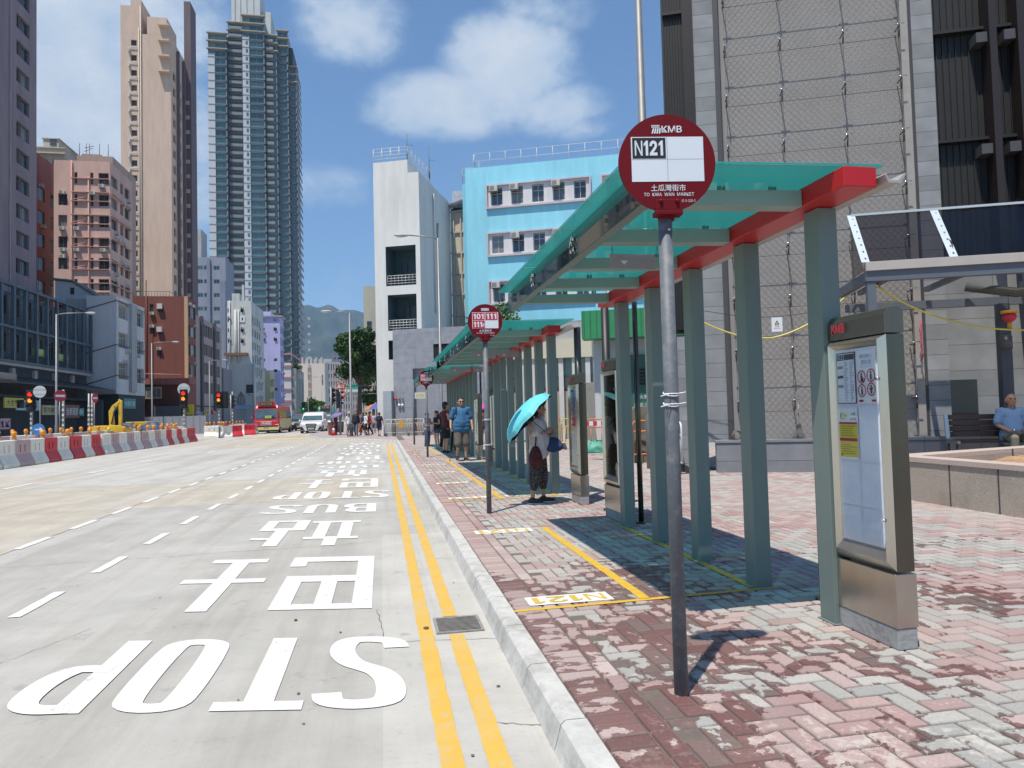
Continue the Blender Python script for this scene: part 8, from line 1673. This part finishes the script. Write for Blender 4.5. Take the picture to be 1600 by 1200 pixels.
umbrella('turquoise umbrella with a black lining tilted over the woman in the white top', tuple(ub_tip), tuple(ax), .47, mat('umbrella_turquoise', (.12, .52, .58), .6, var=.06, scale=3), mat('umbrella_black_lining', (.008, .008, .010), .8), depth=.42, shaft=.66, spin=.2)
bag('slouchy blue handbag on the chest of the woman in the white top', tuple(wpt((.06, -.25, .98))), (.14, .085, .12), cloth('bag_navy', (.02, .05, .14)), [tuple(wpt((.06, -.22, 1.05))), tuple(wpt((-.02, -.16, 1.25))), tuple(wpt((-.10, -.05, 1.44))), tuple(wpt((-.1, .08, 1.40)))], WR_ if 0 else 0.)
bag('dark red patterned shopping bag hanging from the woman\'s elbow', tuple(wpt((-.27, -.03, .80))), (.10, .07, .17), cloth('bag_redblack', (.07, .015, .015), .9, 16), [tuple(wpt((-.30, -.03, .93))), tuple(wpt((-.22, -.03, 1.12))), tuple(wpt((-.22, .03, .93)))], 0., 'shopping_bag')
# --- man with cane
ml = G(722, 720.5, .13); BLU = cloth('blue_polo', (.035, .13, .26)); KH = cloth('khaki_grey', (.115, .10, .085))
m_t, mJ, ms = person('man in a blue shirt and grey cargo shorts walking with a cane', (ml.x, ml.y, .13), math.radians(4), 1.80, 'mid', ('tee', BLU), ('shorts', KH), hair='buzz', vox=.0085, fat=.09, glasses=True,
    pose=dict(kneeL=(.11, -.05, .50), ankL=(.10, -.02, .085), toeL=(.13, -.17, .035), kneeR=(-.11, -.09, .49), ankR=(-.12, .06, .12), toeR=(-.13, -.06, .045), shR=(-.20, 0, 1.385), shL=(.20, 0, 1.385), elR=(-.275, .03, 1.12), wrR=(-.30, -.08, .92), elL=(.275, .02, 1.13), wrL=(.28, -.10, .90), hdR=(0, -.6, -.7), hdL=(-.1, -.2, -1)))
mp = lambda v: Matrix.Translation((ml.x, ml.y, .13)) @ Matrix.Rotation(math.radians(4), 4, 'Z') @ (Vector(v) * ms)
t = thing('walking_cane', 'thin dark walking cane held by the man in the blue shirt', 'cane', tuple(mp((-.30, -.13, .86)))); b = MB(); o_ = mp((-.30, -.13, .86)); e_ = G(703, 721.5, .13); b.tube([(0, 0, 0), tuple(e_ - o_)], .009, 7); b.build('shaft', mat('cane_dark', (.03, .05, .05), .4), t); b = MB(); b.tube([(0, -.05, .02), (0, .0, .03), (0, .06, .01)], .015, 8); b.build('handle', SIG, t)
t = thing('shoulder_bag', 'black shoulder bag carried at the back of the man in the blue shirt', 'bag', tuple(mp((-.2, .14, 1.15)))); b = MB(); b.ell((0, 0, 0), (.1, .09, .2)); remesh(b, 'bag_body', cloth('bag_black', (.02, .02, .025)), t, .015); b = MB(); oo = mp((-.2, .14, 1.15)); b.tube(smooth3([tuple(mp(v) - oo) for v in ((-.2, .1, 1.35), (-.15, -.02, 1.475), (-.16, -.13, 1.38), (-.22, -.12, 1.2), (-.24, .02, 1.05))], 6), .018, 6); b.build('strap', cloth('bag_black', (.02, .02, .025)), t)
# --- queue and others
DEN = cloth('denim', (.045, .085, .16)); BLK = cloth('black', (.012, .012, .014)); LIL = cloth('pale_lilac', (.36, .34, .42)); MARO = cloth('maroon', (.09, .012, .018)); NAV = cloth('navy', (.02, .03, .07)); WTS = cloth('white', (.6, .6, .6)); REDC = cloth('red', (.4, .03, .04)); GRYC = cloth('grey', (.16, .16, .17)); PUR = cloth('plum', (.10, .03, .06))
SHW = mat('shoe_white', (.6, .62, .62), .6); SHA = mat('shoe_aqua', (.3, .5, .52), .6)
def pp(px, feet, headpx, label, rz, **k):
    l = G(px, feet, .13); H = (feet - headpx) / 1090 * l.y * .99; return person(label, (l.x, l.y, .13), math.radians(rz), H, **k)
bent = dict(elR=(-.22, -.02, 1.13), wrR=(-.13, -.22, 1.15), hdR=(.3, -.8, .3), elL=(.22, 0, 1.13), wrL=(.12, -.22, 1.15), hdL=(-.3, -.8, .3))
walk = dict(kneeL=(.09, -.16, .53), ankL=(.09, -.16, .10), toeL=(.10, -.31, .05), kneeR=(-.09, .06, .50), ankR=(-.09, .28, .14), toeR=(-.09, .16, .06), wrL=(.24, .08, .90), wrR=(-.24, -.2, .93))
pp(668, 698, 645, 'queueing person in a pale lilac top and jeans, farthest left of the queue', 35, top=('tee', LIL), bottom=('long', DEN), hair='short', vox=.016, pose=bent, group='people queueing at the far shelter')
pp(683, 701, 642, 'queueing woman with long black hair, black top and denim shorts', -60, top=('sleeveless', BLK), bottom=('hot', DEN), hair='long', vox=.016, wom=True, pose=bent, shoes=SHA, skin='light', group='people queueing at the far shelter')
pp(697, 708.5, 628, 'woman in a sleeveless maroon top and black skirt with short hair seen side on', 110, top=('sleeveless', MARO), bottom=('skirt', BLK), hair='bob', vox=.014, wom=True, pose=bent, skin='light', group='people queueing at the far shelter')
pp(691, 699, 644, 'person in black behind the woman in maroon', 60, top=('long', BLK), bottom=('long', BLK), hair='long', vox=.018, wom=True, group='people queueing at the far shelter')
pp(709, 705, 640, 'person in black trousers half hidden behind the man in the blue shirt', 20, top=('tee', NAV), bottom=('long', BLK), hair='short', vox=.018, group='people queueing at the far shelter')
l = G(712, 705, .13); umbrella('pale blue umbrella with small dots behind the man in the blue shirt', (l.x + .05, l.y, D(712, 645, l.y).z), (-.15, -.25, .95), .55, mat('umbrella_pale_blue', (.22, .38, .52), .7, var=.25, scale=16), mat('umbrella_grey_lining', (.18, .25, .32), .8), shaft=.6)
pp(747, 693, 641, 'woman in a long black dress under the magenta umbrella', 150, top=('long', BLK), bottom=('dress', BLK), hair='bun', vox=.018, wom=True, group='people behind the post of the 101 sign')
pp(757, 695, 638, 'person in maroon and navy beside the woman in the black dress', 170, top=('tee', PUR), bottom=('long', NAV), hair='short', vox=.018, group='people behind the post of the 101 sign')
l = G(752, 693, .13); umbrella('magenta umbrella held over the woman in the long black dress', (l.x, l.y - .1, D(752, 632, l.y).z), (0, -.1, 1), .50, mat('umbrella_magenta', (.75, .02, .38), .6), mat('umbrella_magenta_in', (.5, .02, .25), .7), depth=.34, shaft=.6)
l = G(711, 690, .13)
# crossing crowd
CG = 'people at the crossing'
pp(525, 680, 647, 'person in dark red under the purple umbrella at the crossing', 60, top=('tee', PUR), bottom=('long', MARO), vox=.02, wom=True, group=CG)
l = G(526, 680, .13); umbrella('small purple umbrella at the crossing', (l.x, l.y, D(526, 645, l.y).z), (-.35, -.2, .9), .55, mat('umbrella_purple', (.16, .13, .26), .7), BLK, depth=.3, shaft=.5)
pp(546, 681, 645, 'woman in a white top and sun hat pushing a bicycle at the crossing', 10, top=('tee', WTS), bottom=('shorts', GRYC), vox=.02, wom=True, group=CG)
pp(556.5, 682, 642, 'woman in a black top and blue jeans walking at the crossing', -5, top=('long', BLK), bottom=('long', DEN), hair='short', vox=.016, wom=True, pose=walk, fat=.05, group=CG)
pp(572, 681.5, 645, 'boy in a white shirt and white shoes walking left at the crossing', -70, top=('tee', WTS), bottom=('shorts', BLK), vox=.018, pose=walk, shoes=SHW, group=CG)
pp(578, 680, 644, 'person in a red vest over black clothes behind the boy in white', -60, top=('sleeveless', REDC), bottom=('long', BLK), vox=.02, pose=walk, group=CG)
pp(567, 680.5, 646, 'person in black trousers carrying an orange bag at the crossing', -80, top=('tee', NAV), bottom=('long', BLK), vox=.02, pose=walk, group=CG)
pp(593, 682, 645, 'person in navy shorts seen from behind with a black backpack', 170, top=('tee', NAV), bottom=('shorts', NAV), vox=.018, pose=walk, group=CG)
l = G(593, 682, .13); t = thing('backpack', 'black backpack with red marks worn by the person in navy shorts', 'backpack', (l.x, l.y - .14, 1.22)); b = MB(); b.ell((0, 0, 0), (.16, .1, .24)); b.box(-.02, .02, -.11, -.09, -.12, -.05, 0); remesh(b, 'pack', BLK, t, .018); b = MB(); b.box(-.03, .03, -.115, -.1, .02, .08); b.build('red_badge', REDC, t)
pp(584, 677, 645, 'person in purple among the crowd by the crossing fence', 180, top=('tee', LIL), bottom=('long', GRYC), vox=.022, group=CG)
pp(563.5, 676, 645, 'person in grey behind the woman in black at the crossing', 170, top=('tee', GRYC), bottom=('long', BLK), vox=.022, group=CG)
l = G(564, 680, .13); t = thing('orange_bag', 'orange carrier bag held at the crossing', 'bag', (l.x, l.y, .45)); b = MB(); b.box(-.16, .16, -.06, .06, 0, .42); b.build('bag_body', mat('bag_orange', (.6, .16, .02), .6), t, .03); b = MB(); b.tube([(-.07, 0, .42), (0, 0, .55), (.07, 0, .42)], .008, 5); b.build('handle', SIG, t)
l = G(546, 681, .13); t = thing('sun_hat', 'pale sun hat on the woman with the bicycle', 'hat', (l.x, l.y - .02, D(546, 645.5, l.y).z)); b = MB(); b.ell((0, 0, 0), (.22, .22, .02)); b.ell((0, 0, .03), (.1, .11, .08)); b.build('brim', mat('hat_straw', (.45, .4, .3), .8), t)
l = G(549, 682, .13); t = thing('bicycle', 'small dark bicycle pushed by the woman in the sun hat', 'bicycle', (l.x, l.y - .15, .13), math.radians(70))
for y in (-.45, .45):
    b = MB(); b.tube([(y, 0.28 * math.cos(a) * 0, 0) for a in (0, 1)] if 0 else [(y + .28 * math.cos(2 * PI * k / 20), 0, .29 + .28 * math.sin(2 * PI * k / 20)) for k in range(21)], .018, 6, caps=False); b.build('wheel', TY, t)
b = MB(); b.tube([(-.45, 0, .29), (-.15, 0, .65), (.3, 0, .7), (.45, 0, .29)], .02, 6); b.tube([(-.15, 0, .65), (0, 0, .3), (.3, 0, .7)], .02, 6); b.tube([(-.45, 0, .29), (0, 0, .3)], .016, 6); b.build('frame', mat('bike_dark', (.05, .06, .06), .4), t); b = MB(); b.tube([(.28, -.25, .92), (.3, 0, .88), (.28, .25, .92)], .014, 6); b.tube([(.3, 0, .7), (.3, 0, .88)], .016, 6); b.build('handlebar', STd, t); b = MB(); b.ell((-.17, 0, .78), (.12, .06, .04)); b.build('saddle', SIG, t)
# --- seated man at the right edge
q = plane_pt(1589, 690, P0, BO); zs2 = zb_seat; sitp = dict(pel=(0, .05, .52), chest=(0, .08, .87), neck=(0, .07, 1.01), head=(0, .04, 1.165), hipL=(.09, .03, .50), kneeL=(.14, -.40, .50), ankL=(.14, -.38, .085), toeL=(.15, -.52, .035), hipR=(-.09, .03, .50), kneeR=(-.14, -.40, .50), ankR=(-.14, -.38, .085), toeR=(-.15, -.52, .035),
    shL=(.175, .08, .975), shR=(-.175, .08, .975), elL=(.23, .05, .72), wrL=(.10, -.18, .60), hdL=(-.5, -.8, -.1), elR=(-.23, .05, .72), wrR=(-.10, -.18, .60), hdR=(.5, -.8, -.1))
person('seated bald man in a light blue lettered t-shirt on the bench', (q.x + .12, q.y + .18, zs2 - .45), math.radians(-24), 1.72, 'tan', ('tee', cloth('pale_blue_tee', (.16, .27, .42))), ('long', cloth('khaki', (.17, .16, .12))), hair='none', vox=.009, pose=sitp, fat=.08)
# ================================================================ air: one even haze box round the scene
b = MB(); b.box(-3200, 3800, -60, 5200, -1.2, 1250); hz = b.build('haze', [], None); hz['kind'] = 'stuff'
hm = bpy.data.materials.new('haze_air'); hm.use_nodes = True; nt = hm.node_tree; nt.nodes.clear(); o_ = nt.nodes.new('ShaderNodeOutputMaterial'); pv = nt.nodes.new('ShaderNodeVolumePrincipled'); pv.inputs['Color'].default_value = (.44, .70, 1.0, 1); pv.inputs['Density'].default_value = .00014; pv.inputs['Anisotropy'].default_value = .0
nt.links.new(pv.outputs[0], o_.inputs['Volume']); hz.data.materials.clear(); hz.data.materials.append(hm)
